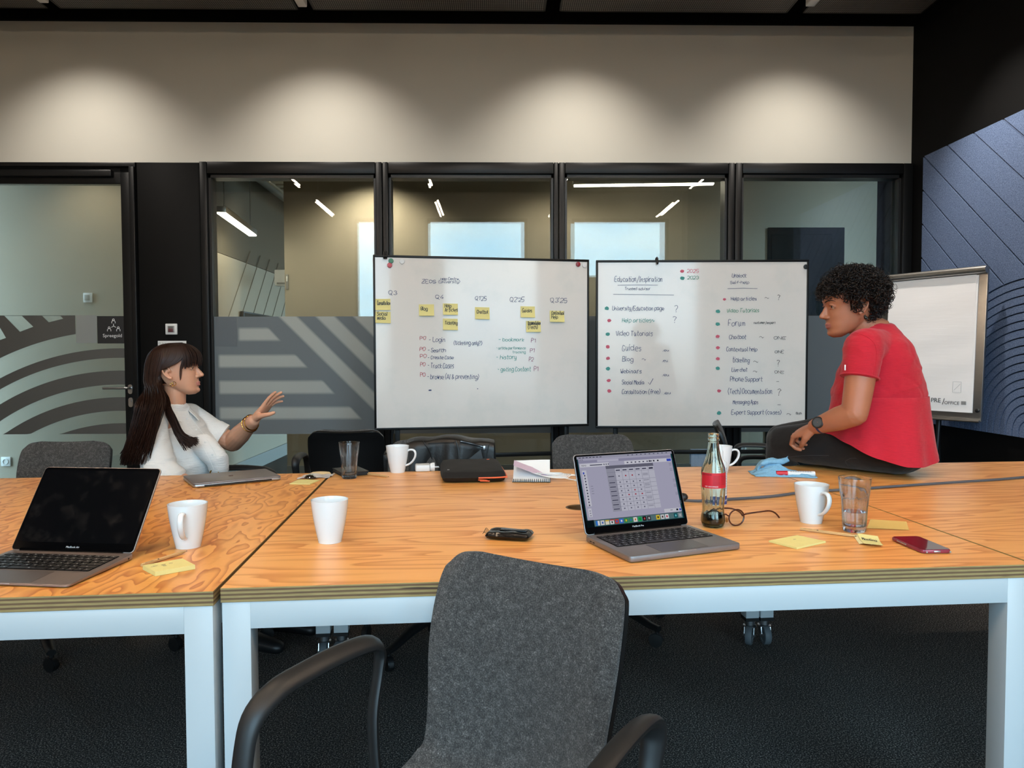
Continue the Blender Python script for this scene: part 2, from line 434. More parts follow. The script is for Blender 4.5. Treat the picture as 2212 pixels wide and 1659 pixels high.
# upper dark field with the diagonal gaps
r_l = (2620-232)*kk+.035; n = 30; bot = []
xq = dpt(672, 0)[0]
for k in range(n+1):
    x = xlim+(xq-xlim)*k/n; q = r_l**2-(x-cxz[0])**2; z = cxz[1]+sqrt(max(q, 0))
    bot.append((x, min(max(z, zb_), zt_-.002)))
outer = bot+[(xq, zt_), (xlim, zt_)]
holes = [[dpt(40, 92), dpt(196, 92), dpt(300, 190), dpt(180, 235)], [dpt(378, 92), dpt(541, 92), dpt(568, 118), dpt(438, 150)], [dpt(-120, 92), dpt(-60, 92), dpt(55, 290), dpt(-60, 330)]]
MB().prism(outer, 0, .0012, ff, holes).build('film_field', M_filmdark, dr, smooth=False)
MB().prism([dpt(684, 335), dpt(868, 335), dpt(868, 88), dpt(684, 88)], 0, .0012, ff).build('film_square', M_filmgrey, dr, smooth=False)
# handle and lock
h = ony(281, 838, GY-.03); M_handle = M_steel
def pill(cx_, cz_, w_, h_, y0, y1):
    pts = [(cx_+w_*cos(a), cz_+h_-w_+w_*sin(a)) for a in [pi*k/10 for k in range(11)]]+[(cx_+w_*cos(a), cz_-h_+w_+w_*sin(a)) for a in [pi+pi*k/10 for k in range(11)]]
    return MB().prism(pts, y0, y1, lambda u, v, q: V((u, GY-.016-q, v)))
hd = pill(gx(281.5), gz(838), .017, .036, 0, .009)
hd.tube([(h.x, GY-.02, h.z), (h.x, GY-.05, h.z), (h.x-.01, GY-.062, h.z), (h.x-.03, GY-.065, h.z), (h.x-.185, GY-.065, h.z)], [.009, .009, .009, .009, .0085], 12)
hd.build('door_handle', M_handle, dr)
lk = pill(gx(282), gz(866), .017, .036, 0, .009); lk.lathe([(.009, 0), (.009, .004)], 16, M=basisM((gx(282), GY-.027, gz(863)), (1, 0, 0), (0, 0, 1)), cap1=True)
lk.build('lock', M_handle, dr)
MB().box((gx(44), GY-.02, gz(378, 44)), (.035, .004, .022), bev=.0015).build('closer_badge', plain('badge_grey', (70, 70, 70), .5), dr)
MB().box((xl0+.5, GY-.035, gz(377, 0)), (1.35, .05, .05), bev=.008).build('door_closer', M_frame, dr)
# room sign on the glass
sg = thing('room_sign', 'square black room sign with white figures reading Spreegold on the glass door', 'sign', ((gx(211)+gx(269))/2, GY-.006, (gz(682)+gz(740))/2))
sw, sh = gx(268.5)-gx(210.5), gz(682)-gz(740.5)
MB().box((0, 0, 0), (sw, .003, sh)).build('sign_plate', plain('sign_black', (36, 37, 39), .5), sg)
M_sign = plain('sign_white', (235, 236, 236), .5)
tm = MB(); text_mb(tm, 'Spreegold', basisM((.012, -.0022, -sh*.27), (1, 0, 0), (0, 0, 1)), .036, align='CENTER'); stuff(tm.build('lettering', M_sign, sg, smooth=False))
ic = MB(); ks = 1/s6/F_PX*GY
def icon(cx_, cz_):
    pts = [V((cx_+8*ks*cos(a)*1.0, -.0025, cz_+9*ks+8*ks*sin(a))) for a in [2*pi*k/16 for k in range(16)]]
    ic.tube(pts, .0022, 5, closed=True)
    ic.tube([V((cx_+x*ks, -.0025, cz_+z*ks)) for x, z in ((-15, -22), (-15, -8), (-9, 0), (9, 0), (15, -8), (15, -22))], .0022, 5)
for (ix, iz) in ((1024, 132), (985, 202), (1065, 202)): icon((ix-998)*ks, (211-iz)*ks)
for (ax, az, bx, bz) in ((1024, 158, 1024, 178), (1024, 178, 1005, 190), (1024, 178, 1044, 190)): ic.tube([V(((ax-998)*ks, -.0025, (211-az)*ks)), V(((bx-998)*ks, -.0025, (211-bz)*ks))], .0022, 5)
ic.build('people_symbol', M_sign, sg)

# thermostat / switch and notice on the pier
c = ony(370.5, 711, GY-.03)
sw_ = thing('wall_switch', 'white square wall switch with a grey and red rocker on the black pier', 'switch', c)
MB().box((0, 0, 0), (.088, .016, .082), bev=.005).build('switch_plate', M_whiteplastic, sw_)
MB().box((0, -.009, 0), (.05, .006, .05), bev=.002).build('inner_frame', plain('switch_grey', (150, 150, 148), .4), sw_)
MB().box((-.001, -.0125, .014), (.036, .003, .014), bev=.001).build('rocker', plain('rocker_grey', (105, 104, 100), .4), sw_)
MB().box((-.001, -.0125, -.009), (.036, .003, .026), bev=.001).build('rocker', plain('rocker_red', (92, 52, 56), .4), sw_)
c = ony(372, 752, GY-.022)
nt = thing('notice', 'white printed paper notice taped on the black pier above the dark haired woman', 'notice', c)
M_paper = plain('white_paper', (232, 232, 230), .8, 0, 30, .02); M_ink = plain('black_ink', (22, 22, 24), .7)
MB().box((0, 0, -.02), (.213, .0015, .15)).build('sheet', M_paper, nt)
tm = MB(); text_mb(tm, 'The TV in this room is energy efficient.', basisM((-.078, -.001, .034), (1, 0, 0), (0, 0, 1)), .0108)
for k in range(3): text_mb(tm, ['To save energy, please switch off', 'the screen when you leave', 'the room. Thank you.'][k][:34] if False else '', basisM((0, 0, 0), (1, 0, 0), (0, 0, 1)), .01)
for k in range(4): tm.box((.02, -.001, .008-.013*k), (.12-.012*k, .0006, .0028))
tm.tube([V((-.092+.007*cos(a), -.001, .037+.007*sin(a))) for a in [2*pi*k/14 for k in range(14)]], .0008, 4, closed=True)
tm.tube([V((-.088+.008*cos(a), -.001, .006+.006*sin(a))) for a in [pi*k/8 for k in range(9)]], .003, 5)
stuff(tm.build('lettering', M_ink, nt, smooth=False))

# ---------------------------------------------------------------- corridor beyond the glass
cw = MB().box(((gx(615)+.9, 0, 0)[0]+2.0, 7.36, 1.7), (6.4, .12, 3.4)); 
xe = ony(615, 600, 7.3).x
struct(MB().box(((xe+4.2)/2, 7.36, 1.65), (4.2-xe, .12, 3.3)).build('wall_corridor', M_beige))
struct(MB().box((-2.74, 8.2, 1.65), (.12, 5.2-.2, 3.3)).build('wall_corridor_left', M_beige)) if False else None
xsw = -2.62
struct(MB().box((xsw-.06, 8.9, 1.09), (.12, 6.2, 2.18)).build('wall_passage', M_beige))
struct(MB().box((xsw-.08, 8.9, 2.74), (.14, 6.2, 1.1)).build('wall_passage_upper', plain('unlit_wall_brown', (104, 96, 80), .8, 0, 3, .05)))  # unlit upper part of the beige wall, its shade put into a darker brown
struct(MB().box((-1.2, 12.05, 1.65), (3.4, .1, 3.3)).build('wall_far', M_beige))
struct(MB().box((-3.9, 6.75, 1.65), (2.44, .12, 3.3)).build('wall_lobby', M_beige))
struct(MB().box((-.6, 9.2, 3.35), (9.4, 6.9, .1)).build('ceiling_corridor', plain('dark_soffit', (70, 68, 62), .9, 0, 3, .1)))
struct(MB().box((4.26, 6.5, 1.65), (.12, 1.6, 3.3)).build('wall_corridor_end', M_beige))
sk = MB().box(((xe+4.2)/2, 7.288, .06), (4.2-xe, .016, .12)); struct(sk.build('baseboard_back', plain('grey_skirting', (150, 150, 146), .6)))
struct(MB().box((xsw+.01, 8.9, .07), (.02, 6.2, .14)).build('baseboard_passage', MATS['grey_skirting']))
d0, d1 = ony(1656, 700, 7.29), ony(1820, 700, 7.29); dz = ony(1735, 492, 7.29).z
d2 = struct(MB().box(((d0.x+d1.x)/2, 7.285, dz/2), (d1.x-d0.x, .03, dz), bev=.004).build('door_2', plain('teal_black_door', (14, 20, 22), .8, 0, 4, .1, 0, **{'Specular_IOR_Level': .1})))
MB().box(((d0.x+d1.x)/2-.05, 7.262, dz/2-.03), (d1.x-d0.x-.16, .014, dz-.08), bev=.004).build('door_leaf', MATS['teal_black_door'], d2)

def strip(name, a, b, w, mat, label, cat='ceiling light', group=None, top=3.3):
    """linear pendant: aluminium profile with a glowing lens below"""
    a, b = V(a), V(b); c = (a+b)/2; L = (b-a).length; rz = atan2((b-a).y, (b-a).x)
    th = thing(name, label, cat, c, rz, group)
    MB().box((0, 0, .03), (L+.02, w+.012, .05), bev=.003).build('housing', M_alu, th)
    MB().box((0, 0, 0), (L, w, .012), bev=.003).build('lens', mat, th)
    for x in (-L*.42, L*.42): MB().tube([(x, 0, .055), (x, 0, top-c.z)], .004, 6).build('hanger', M_steel, th)
    return th
M_led = emit('led_lens', (255, 240, 214), 26.0)
a = ony(1240, 396, 6.7); b = ony(1541, 403, 6.62)
strip('linear_light', a, b, .055, M_led, 'long glowing linear light in the corridor behind the glass above the right whiteboard')
p0 = ony(478, 460, 6.15); z = p0.z; p1 = onz(546, 509, z)
strip('linear_light', p0, p1, .07, M_led, 'glowing linear light in the passage behind the glass beside the black pier')
p0 = onz(602, 559, 2.42); p1 = p0+V((-.02, 1.25, 0))
strip('linear_light', p0, p1, .07, M_led, 'farthest small linear light deep in the passage behind the glass')

def lamp(x, y, z, w, lab, col=(1, .85, .66)):   # corridor_downlight
    th = thing('ceiling_spot', lab, 'spotlight', (x, y, z)); MB().lathe([(.001, .05), (.05, .05), (.05, .0), (.04, -.002), (.036, .02), (.001, .02)], 20).build('lamp_body', M_whiteplastic, th); MB().tube([(0, 0, .05), (0, 0, 3.3-z)], .008, 8).build('stem', M_whiteplastic, th)
    ld = bpy.data.lights.new('corridor_beam', 'SPOT'); ld.energy = w; ld.spot_size = radians(140); ld.spot_blend = .8; ld.shadow_soft_size = .05; ld.color = col
    lo = bpy.data.objects.new('corridor_beam', ld); COL.objects.link(lo); lo.location = (x, y, z-.01)
for x, y, w, lab in ((-3.6, 6.25, 26, 'ceiling spot in the lobby behind the glass door'), (-1.2, 6.9, 110, 'ceiling spot in the corridor behind the passage window'), (.55, 6.75, 42, 'ceiling spot in the corridor behind the gap between the whiteboards'), (-2.2, 7.6, 36, 'ceiling spot in the passage beside the wall screen')): lamp(x, y, 3.05, w, lab)
# things on the corridor walls
so = thing('wall_socket', 'grey round wall socket low behind the glass door', 'socket', ony(13, 997, 6.68))
MB().box((0, 0, 0), (.085, .014, .085), bev=.004).build('socket_plate', M_whiteplastic, so)
MB().lathe([(.026, 0), (.026, .006), (.021, .006), (.019, -.004), (0.001, -.004)], 24, M=basisM((0, -.007, 0), (1, 0, 0), (0, 0, 1))).build('socket_ring', M_whiteplastic, so)
ps = MB()
for x in (-.009, .009): ps.lathe([(.003, 0), (.003, .002)], 8, M=basisM((x, -.004, 0), (1, 0, 0), (0, 0, 1)), cap1=True)
ps.build('pin_hole', M_ink, so)
so2 = thing('light_switch', 'pale light switch on the far wall seen through the glass door', 'switch', ony(190, 643, 6.68))
MB().box((0, 0, 0), (.08, .012, .085), bev=.003).build('switch_plate', M_whiteplastic, so2)
MB().box((-.005, -.007, 0), (.045, .006, .05), bev=.002).build('rocker', plain('rocker_beige', (170, 168, 160), .5), so2)
# wall screen, passage box and acoustic pattern in the passage
q = onx(556, 690, xsw+.03)
scn = thing('wall_screen', 'dark wall screen in the passage just above the frosted band', 'screen', (xsw+.03, q.y, q.z-.22))
MB().box((0, 0, 0), (.04, .95, .56), bev=.006).build('bezel', M_blackplastic, scn); MB().box((.021, 0, 0), (.002, .92, .53)).build('display', plain('screen_off', (48, 50, 52), .15), scn)
th = thing('wall_lines', 'thin diagonal decorative lines on the passage wall above the screen', 'decoration', (xsw+.001, 8.6, 1.7))
for k in range(9):
    MB().tube([(0, -1.5+.33*k, -.2), (0, -.75+.33*k, .62)], .006, 4).build('line', plain('line_grey', (110, 100, 86), .7) if k == 0 else MATS['line_grey'], th)
bx = ony(611, 601, 7.9)
sb = thing('wall_box', 'small white box fixed beside the passage corner behind the glass', 'wall box', bx)
MB().box((0, 0, 0), (.15, .1, .17), bev=.006).build('casing', M_whiteplastic, sb); MB().box((0, -.052, -.06), (.1, .004, .02), bev=.001).build('grille', MATS['switch_grey'], sb)
cp_ = ony(620, 609, 7.29)
sb = thing('wall_panel', 'narrow grey control plate on the beige corridor wall corner', 'wall plate', cp_)
MB().box((0, 0, 0), (.022, .012, .15), bev=.002).build('plate', MATS['switch_grey'], sb); MB().box((0, -.007, .03), (.014, .003, .05), bev=.001).build('button', M_whiteplastic, sb)
s2 = thing('wall_socket', 'pale wall socket low on the corridor wall right of the right whiteboard', 'socket', ony(1603, 968, 7.28))
MB().box((0, 0, 0), (.085, .014, .085), bev=.004).build('socket_plate', M_whiteplastic, s2); MB().lathe([(.024, 0), (.024, .006), (.019, .006), (.017, -.004), (0.001, -.004)], 20, M=basisM((0, -.007, 0), (1, 0, 0), (0, 0, 1))).build('socket_ring', MATS['switch_grey'], s2)
# ceiling services in the passage
gr = thing('ceiling_grid', 'pale slotted metal ceiling tile hanging in the passage behind the glass', 'ceiling tile', (-2.0, 8.3, 3.0))
for k in range(13):
    MB().box((0, -1.0+.165*k, 0), (.62, .1, .02), bev=.004).build('slat', M_beige, gr)
for x in (-.33, .33): MB().box((x, 0, .0), (.03, 2.3, .04), bev=.004).build('rail', M_beige, gr)
dk = thing('ventilation_duct', 'grey ventilation duct and pipes running under the passage ceiling', 'duct', (-2.35, 8.4, 2.95))
MB().tube([(-.05, -2.2, .12), (-.05, 0, .1), (-.02, 2.5, .1)], .09, 14).build('duct', plain('duct_grey', (120, 118, 112), .5, .6), dk)
for k in range(3): MB().tube([(.12+.05*k, -2.2, .18-.03*k), (.12+.05*k, 2.5, .16-.03*k)], .014, 8).build('pipe', MATS['duct_grey'], dk)

# ---------------------------------------------------------------- ceiling of the meeting room
m, t, o = newmat('expanded_metal'); co = t.coord(); xyz = t.xyz(co)
u = t.m('MULTIPLY', t.m('ADD', xyz[0], xyz[1]), 2*pi/.028); v = t.m('MULTIPLY', t.m('SUBTRACT', xyz[0], t.m('MULTIPLY', xyz[1], 1.0)), 2*pi/.028)
pat = t.m('MULTIPLY', t.m('COSINE', u), t.m('COSINE', v))
b = pbsdf(t, o, t.ramp(pat, [(.0, (.015, .015, .015)), (.35, (.05, .048, .044)), (.6, (.30, .28, .25))]), .5, .3)
t.L.new(t.bump(pat, .4, .004), b.inputs['Normal']); M_mesh = m
for q in (M_dark, M_black, M_frame, M_ceil): q.node_tree.nodes['Principled BSDF'].inputs['Specular IOR Level'].default_value = .12 if q is not M_frame else .25
zc = 3.62; yb = 5.21
gaps = [(105, 130), (645, 677), (1178, 1208), (1700, 1733)]
ex = [ony(a, 30, yb).x for g in gaps for a in g]
edges = [(-4.65, ex[0]), (ex[1], ex[2]), (ex[3], ex[4]), (ex[5], ex[6]), (ex[7], ony(1990, 40, yb).x)]
cl_lab = ['leftmost mesh ceiling panel, cut by the picture edge above the glass door', 'second mesh ceiling panel from the glass door side', 'middle mesh ceiling panel above the left whiteboard', 'mesh ceiling panel above the right whiteboard', 'narrow mesh ceiling panel against the black right wall']
for i, (a, b_) in enumerate(edges):
    th = thing('ceiling_panel', cl_lab[i], 'ceiling panel', ((a+b_)/2, 0, zc), 0, 'expanded metal ceiling panels')
    MB().box((0, (yb+2.45)/2, 0), (b_-a-.02, yb-2.47, .012)).build('mesh_sheet', M_mesh, th)
    f = MB()
    for x in (-(b_-a)/2+.006, (b_-a)/2-.006): f.box((x, (yb+2.45)/2, .015), (.012, yb-2.45, .045))
    for y in (yb-.006, 2.456): f.box((0, y, .015), (b_-a, .012, .045))
    f.build('rim', M_frame, th)
# white lamp heads between the panels
for (px_, py_, lab) in ((652, 3, 'white lamp head in the ceiling gap above the passage window'), (1752, 2, 'white lamp head in the ceiling gap above the right whiteboard'), (92, -6, 'white lamp head in the ceiling gap above the glass door')):
    c = ony(px_, py_, 4.95)
    th = thing('track_lamp', lab, 'lamp', c); MB().box((0, -.06, 0), (.06, .16, .06), bev=.006).build('lamp_head', M_whiteplastic, th); MB().tube([(0, -.06, .03), (0, -.06, .2)], .008, 8).build('stem', M_whiteplastic, th)
# spotlights under the ceiling panels, aimed at the plaster band; three more wash the felt panel
def spot(x, y, z, target, lab, watts, cone=62, blend=.9):
    th = thing('downlight', lab, 'spotlight', (x, y, z)); dv = (V(target)-V((x, y, z))).normalized()
    q = (-dv).to_track_quat('Z', 'Y').to_matrix().to_4x4()
    MB().lathe([(.001, .07), (.038, .07), (.042, .0), (.038, -.012), (.034, .015), (.001, .015)], 20, M=q).build('lamp_body', M_frame, th)
    MB().tube([q @ V((0, 0, .06)), (0, 0, .075), (0, 0, 3.66-z if z < 3.6 else .12)], .009, 8).build('stem', M_frame, th)
    ld = bpy.data.lights.new('downlight_beam', 'SPOT'); ld.energy = watts; ld.spot_size = radians(cone); ld.spot_blend = blend; ld.shadow_soft_size = .03; ld.color = (1, .91, .81)
    lo = bpy.data.objects.new('downlight_beam', ld); COL.objects.link(lo); lo.location = V((x, y, z))+dv*.02; lo.rotation_euler = dv.to_track_quat('-Z', 'Y').to_euler(); return th
for px_, lab in ((195, 'black spotlight above the glass door'), (705, 'black spotlight above the passage window'), (1236, 'black spotlight above the gap between the whiteboards'), (1700, 'black spotlight above the right whiteboard corner')):
    x = ony(px_, 60, 5.6).x; spot(x, 4.72, 3.52, (x, 5.6, 2.25), lab, 58, 98, 1.0)
for y, lab in ((4.55, 'black spotlight over the flip chart'), (3.1, 'black spotlight over the right table'), (1.6, 'black spotlight over the right table end')):
    spot(2.35, y, 3.5, (3.17, y-.1, 1.75), lab, 130, 80)
for x, yy, lab in ((-2.0, 3.0, 'unseen added black spotlight in front of the glass door'), (-.2, 3.2, 'unseen added black spotlight in front of the left whiteboard'), (1.35, 3.2, 'unseen added black spotlight in front of the right whiteboard')):  # added lamps with no known source, put in to brighten the whiteboards
    spot(x, yy, 3.5, (x, 5.1, 1.35), lab, 34, 80, .8)
# linear lights over the tables (seen as reflections in the glass)
M_led2 = emit('led_lens_room', (255, 224, 190), 215.0)
for x, lx_ in ((-2.65, 'over the far end of the left table'), (-.88, 'over the seam of the left and middle tables'), (.9, 'over the open grey laptop'), (2.68, 'over the right table')):
    for (y0, y1, ly_) in ((-.75, .35, 'nearer the windows'), (1.3, 2.3, 'nearer the glass wall')):
        strip('linear_light', (x, y0, 3.5), (x, y1, 3.5), .024, M_led2, 'linear ceiling light '+lx_+', '+ly_, group='linear lights over the tables', top=3.92)
# ================================================================ furniture
# ---- plywood with fir veneer
def woodmat(name, along, freq, cross, warp, light, dark, seed, n2=.5, blot=0.0):
    m, t, o = newmat(name); co = t.coord('Object')
    sc = (along, cross, 1)
    p = t.mapv(co, sc, loc=(seed, seed*1.7, seed*.3))
    w = t.noise(p, 1.0, 3, n2)                     # growth field; its contour lines are the grain
    w2 = t.noise(t.mapv(co, (along*5, cross*5, 1), loc=(seed*2, 0, 0)), 1.0, 2)
    f = t.m('MULTIPLY_ADD', w2, warp, t.m('MULTIPLY', w, freq))
    fr = t.m('FRACT', f)
    late = t.ramp(fr, [(0, (0, 0, 0)), (.40, (.05, .05, .05)), (.78, (.7, .7, .7)), (.93, (1, 1, 1)), (1.0, (0, 0, 0))])
    fib = t.noise(t.mapv(co, (along*18, cross*60, 1)), 1.0, 2, .7)
    big = t.noise(t.mapv(co, (along*2.5, cross*.8, 1), loc=(3, seed, 0)), 1.0, 2)
    c = t.mix(late, light, dark)
    c = t.mix(t.m('MULTIPLY', fib, .28), c, dark)
    c = t.mix(t.m('MULTIPLY', big, .35), c, tuple(v*q for v, q in zip(light, (1.08, 1.18, 1.5))))
    b = pbsdf(t, o, c, t.m('MULTIPLY_ADD', late, .06, .30)); b.inputs['Specular IOR Level'].default_value = .45
    t.L.new(t.bump(late, .05, .002), b.inputs['Normal']); return m
WL, WD = lin((250, 184, 104)), lin((206, 120, 48))
M_wood_mid = woodmat('fir_veneer', .55, 19, 4.6, .6, WL, WD, 3.1)
M_wood_left = woodmat('fir_veneer_swirly', 4.6, 15.0, 1.7, 1.1, lin((250, 180, 92)), lin((188, 94, 30)), 8.4, .60)
M_wood_right = woodmat('fir_veneer_right', .6, 17, 4.4, .6, WL, WD, 14.7)
m, t, o = newmat('plywood_edge'); co = t.coord('Object'); xyz = t.xyz(co)
zz = t.m('MULTIPLY_ADD', t.noise(t.mapv(co, (3, 3, 30)), 1.0, 3), .003, xyz[2])
ply = t.m('FRACT', t.m('DIVIDE', zz, .0085))
gr = t.noise(t.mapv(co, (26, 26, 420)), 1.0, 3, .6)
c1 = t.ramp(ply, [(.0, lin((196, 172, 112))), (.38, lin((190, 162, 104))), (.5, lin((120, 92, 64))), (.85, lin((128, 98, 66))), (.98, lin((196, 172, 112)))])
c1 = t.mix(t.m('MULTIPLY', gr, .75), c1, lin((84, 60, 40)))
kn = t.noise(t.mapv(co, (7, 7, 160), loc=(5, 2, 0)), 1.0, 1); c1 = t.mix(t.ramp(kn, [(.70, (0, 0, 0)), (.74, (1, 1, 1))]), c1, lin((60, 38, 30)))
b = pbsdf(t, o, c1, .7); M_ply = m
M_tableframe = plain('white_frame_paint', (200, 207, 210), .35, 0, 8, .015)
M_tyre = plain('grey_rubber', (92, 98, 102), .6, 0, 60, .1)
TZ = .74

def caster(parent, name, x, y, r=.034, ang=0., mat_fork=None, ztop=.1, twin=False, tyre=None):
    """swivel caster under a leg; twin = the hooded two-wheel caster of an office chair"""
    R = Matrix.Rotation(ang, 4, 'Z'); L = Matrix.Translation((x, y, 0)) @ R
    f = MB()
    if twin:
        w = MB()
        for s in (-1, 1): w.lathe([(.001, 0), (r*.55, .004*s), (r*.93, 0), (r, .006*s), (r*.96, .018*s), (.3*r, .019*s), (.001, .019*s)], 20, M=L @ basisM((0, s*.006, r), (1, 0, 0), (0, 0, 1)))
        w.build('caster_wheel', tyre or M_blackplastic, parent) if False else None
        hood = []
        for k in range(9):
            a = -.15+pi*1.05*k/8; hood.append((r*1.07*cos(a), r+r*1.07*sin(a)))
        f.prism(hood+[(.3*r*cos(a_), r+.3*r*sin(a_)) for a_ in (pi*.9, pi/2, .1)], -.008, .008, lambda u, v, h: L @ V((u, h, v)))
        f.tube([L @ V((-.004, 0, 2*r-.005)), L @ V((-.004, 0, ztop))], .009, 10)
        c = f.build(name, mat_fork, parent); w.build('wheel', tyre or M_blackplastic, c)
    else:
        f.tube([L @ V((0, 0, ztop-.022)), L @ V((0, 0, ztop))], .021, 16)
        f.lathe([(.021, 0), (.027, .003), (.027, .007), (.021, .01)], 18, M=L @ Matrix.Translation((0, 0, ztop-.03)))
        for s in (-1, 1): f.prism([(-.022, ztop-.028), (.018, ztop-.028), (.026, r+.006), (.02, r-.01), (.01, r-.01)], s*.019-.0015, s*.019+.0015, lambda u, v, h: L @ V((u, h, v)))
        f.tube([L @ V((.016, -.024, r)), L @ V((.016, .024, r))], .006, 10)
        c = f.build(name, mat_fork, parent)
        w = MB().lathe([(.006, -.01), (r*.62, -.011), (r*.66, -.014), (r*.93, -.013), (r, -.008), (r, .008), (r*.93, .013), (r*.66, .014), (r*.62, .011), (.006, .01)], 24, M=L @ basisM((.016, 0, r), (1, 0, 0), (0, 0, 1)), cap0=True, cap1=True)
        w.build('wheel', tyre or M_tyre, c)
    return c

def table(cx, cy, rz, w, d, wood, label, hole=None, wood_rot=0):
    th = thing('table', label, 'table', (cx, cy, 0), rz, 'plywood tables pushed together')
    th_ = .029; z0 = TZ-th_
    poly = [(-w/2, -d/2), (w/2, -d/2), (w/2, d/2), (-w/2, d/2)]; hs = []
    if hole: hs = [[(hole[0]+.04*cos(-2*pi*k/24), hole[1]+.04*sin(-2*pi*k/24)) for k in range(24)]]
    mb = MB(); mb.prism(poly, z0, TZ, None, hs)
    me = mb.mesh('table_top', [wood, M_ply], False)
    for p in me.polygons: p.material_index = 0 if abs(p.normal.z) > .5 else 1
    link('table_top', me, th)
    if hole:
        MB().lathe([(.0395, -.03), (.0395, -.002), (.043, .0), (.0385, .0012), (.036, -.002), (.036, -.03)], 28, M=Matrix.Translation((hole[0], hole[1], TZ))).build('cable_grommet', plain('brown_grommet', (96, 70, 40), .5), th)
        MB().lathe([(.001, -.03), (.036, -.03)], 20, M=Matrix.Translation((hole[0], hole[1], TZ))).build('hole_bottom', M_blackplastic, th)
    q = .055; hi = w/2-.002; di = d/2-.002
    for (a, b_, sx, sy) in ((0, -di+q/2, w-.004-2*q, q), (0, di-q/2, w-.004-2*q, q)): MB().box((a, b_, z0-q/2), (sx, sy, q), bev=.0006).build('apron_rail', M_tableframe, th)
    for sx in (-1, 1): MB().box((sx*(hi-q/2), 0, z0-q/2), (q, d-.004-2*q, q), bev=.0006).build('apron_rail', M_tableframe, th)
    for sx in (-1, 1):
        for sy in (-1, 1):
            MB().box((sx*(hi-q/2), sy*(di-q/2), (z0+.115)/2), (q, q, z0-.115), bev=.0006).build('leg', M_tableframe, th)
            MB().box((sx*(hi-q/2), sy*(di-q/2), .108), (q+.001, q+.001, .014)).build('leg_cap', M_blackplastic, th)
            caster(th, 'caster', sx*(hi-q/2), sy*(di-q/2), .04, random.uniform(-2.2, -.9), M_steel, .101)
    return th
def tab_frame(ax, ay, a, w, d, anchor):
    """centre of a table from one corner on the floor plan"""
    u = V((cos(a), sin(a))); v = V((-sin(a), cos(a))); s = {'fl': (1, 1), 'fr': (-1, 1)}[anchor]
    c = V((ax, ay))+u*(w/2*s[0])+v*(d/2*s[1]); return c.x, c.y
A = onz(476, 1271, TZ); am = radians(3.95)
c = tab_frame(A.x, A.y, am, 1.735, 1.46, 'fl')
hq = onz(1252, 1096, TZ); hl = Matrix.Rotation(-am, 2) @ V((hq.x-c[0], hq.y-c[1]))
table(c[0], c[1], am, 1.735, 1.46, M_wood_mid, 'middle plywood table with the open grey laptop and the bottle, behind the front chair', hole=(hl.x, hl.y))
B = onz(462, 1276, TZ); al = radians(4.0)
c = tab_frame(B.x, B.y-.004, al, 1.72, 1.475, 'fr'); table(c[0], c[1], al, 1.72, 1.475, M_wood_left, 'left plywood table with swirly grain under the black screen laptop')
u = V((cos(am), sin(am))); Rr = V((A.x, A.y))+u*1.742
ar = radians(4.1); c = tab_frame(Rr.x, Rr.y, ar, 1.72, 1.46, 'fl'); table(c[0], c[1], ar, 1.72, 1.46, M_wood_right, 'right plywood table on which the woman in the red shirt sits')

# ---- office chairs
m, t, o = newmat('grey_felt'); co = t.coord(); n1 = t.noise(co, 420, 3, .75); n2 = t.noise(co, 90, 3, .6); n3 = t.noise(co, 14, 2)
f = t.m('ADD', t.m('MULTIPLY', n1, .72), t.m('MULTIPLY', n2, .28))
base = t.ramp(f, [(.36, lin((26, 26, 27))), (.50, lin((62, 61, 60))), (.60, lin((92, 91, 89))), (.70, lin((150, 147, 143)))])
b = pbsdf(t, o, base, .95); t.L.new(t.bump(f, .5, .003), b.inputs['Normal']); b.inputs['Sheen Weight'].default_value = .25; M_felt = m
M_shell = plain('black_chair_shell', (14, 14, 15), .38, 0, 30, .1)
M_arm = plain('black_chair_arm', (30, 31, 32), .45, 0, 40, .12)
PROF = [(0, -.235, .396), (.08, -.225, .421), (.2, -.16, .426), (.35, -.03, .408), (.47, .09, .400), (.55, .165, .412), (.62, .212, .455), (.70, .228, .535), (.80, .236, .640), (.9, .254, .742), (.97, .272, .799), (1.0, .281, .818)]
WID = [(0, .185), (.06, .212), (.2, .222), (.42, .215), (.55, .190), (.64, .178), (.72, .181), (.82, .192), (.9, .193), (.95, .187), (.975, .172), (.99, .152), (1.0, .130)]
CUP = [(0, .0), (.2, .012), (.45, .03), (.58, .055), (.7, .045), (.85, .03), (1.0, .012)]
def shell(off, wadd, rim, nt=64, nu=22):
    rows = []
    for i in range(nt+1):
        tt = i/nt*1.25; tt = tt if tt < .85 else .85+.15*sin(min(1, (tt-.85)/.40)*pi/2)
        y, z = smoothl(PROF, tt); y2, z2 = smoothl(PROF, min(1, tt+.01)); y1, z1 = smoothl(PROF, max(0, tt-.01))
        tx, tz = y2-y1, z2-z1; L = sqrt(tx*tx+tz*tz); ny, nz = -tz/L, tx/L       # towards the sitter
        w = smoothl(WID, tt)[0]+wadd; cu = lerpl(CUP, tt)[0]; row = []
        for j in range(nu+1):
            s = -1+2*j/nu; s = sin(s*pi/2) if abs(s) > 0 else 0
            h = cu*s*s + off + rim*max(0, abs(s)-.86)/.14
            row.append(V((s*w, y+ny*h, z+nz*h)))
        rows.append(row)
    return rows
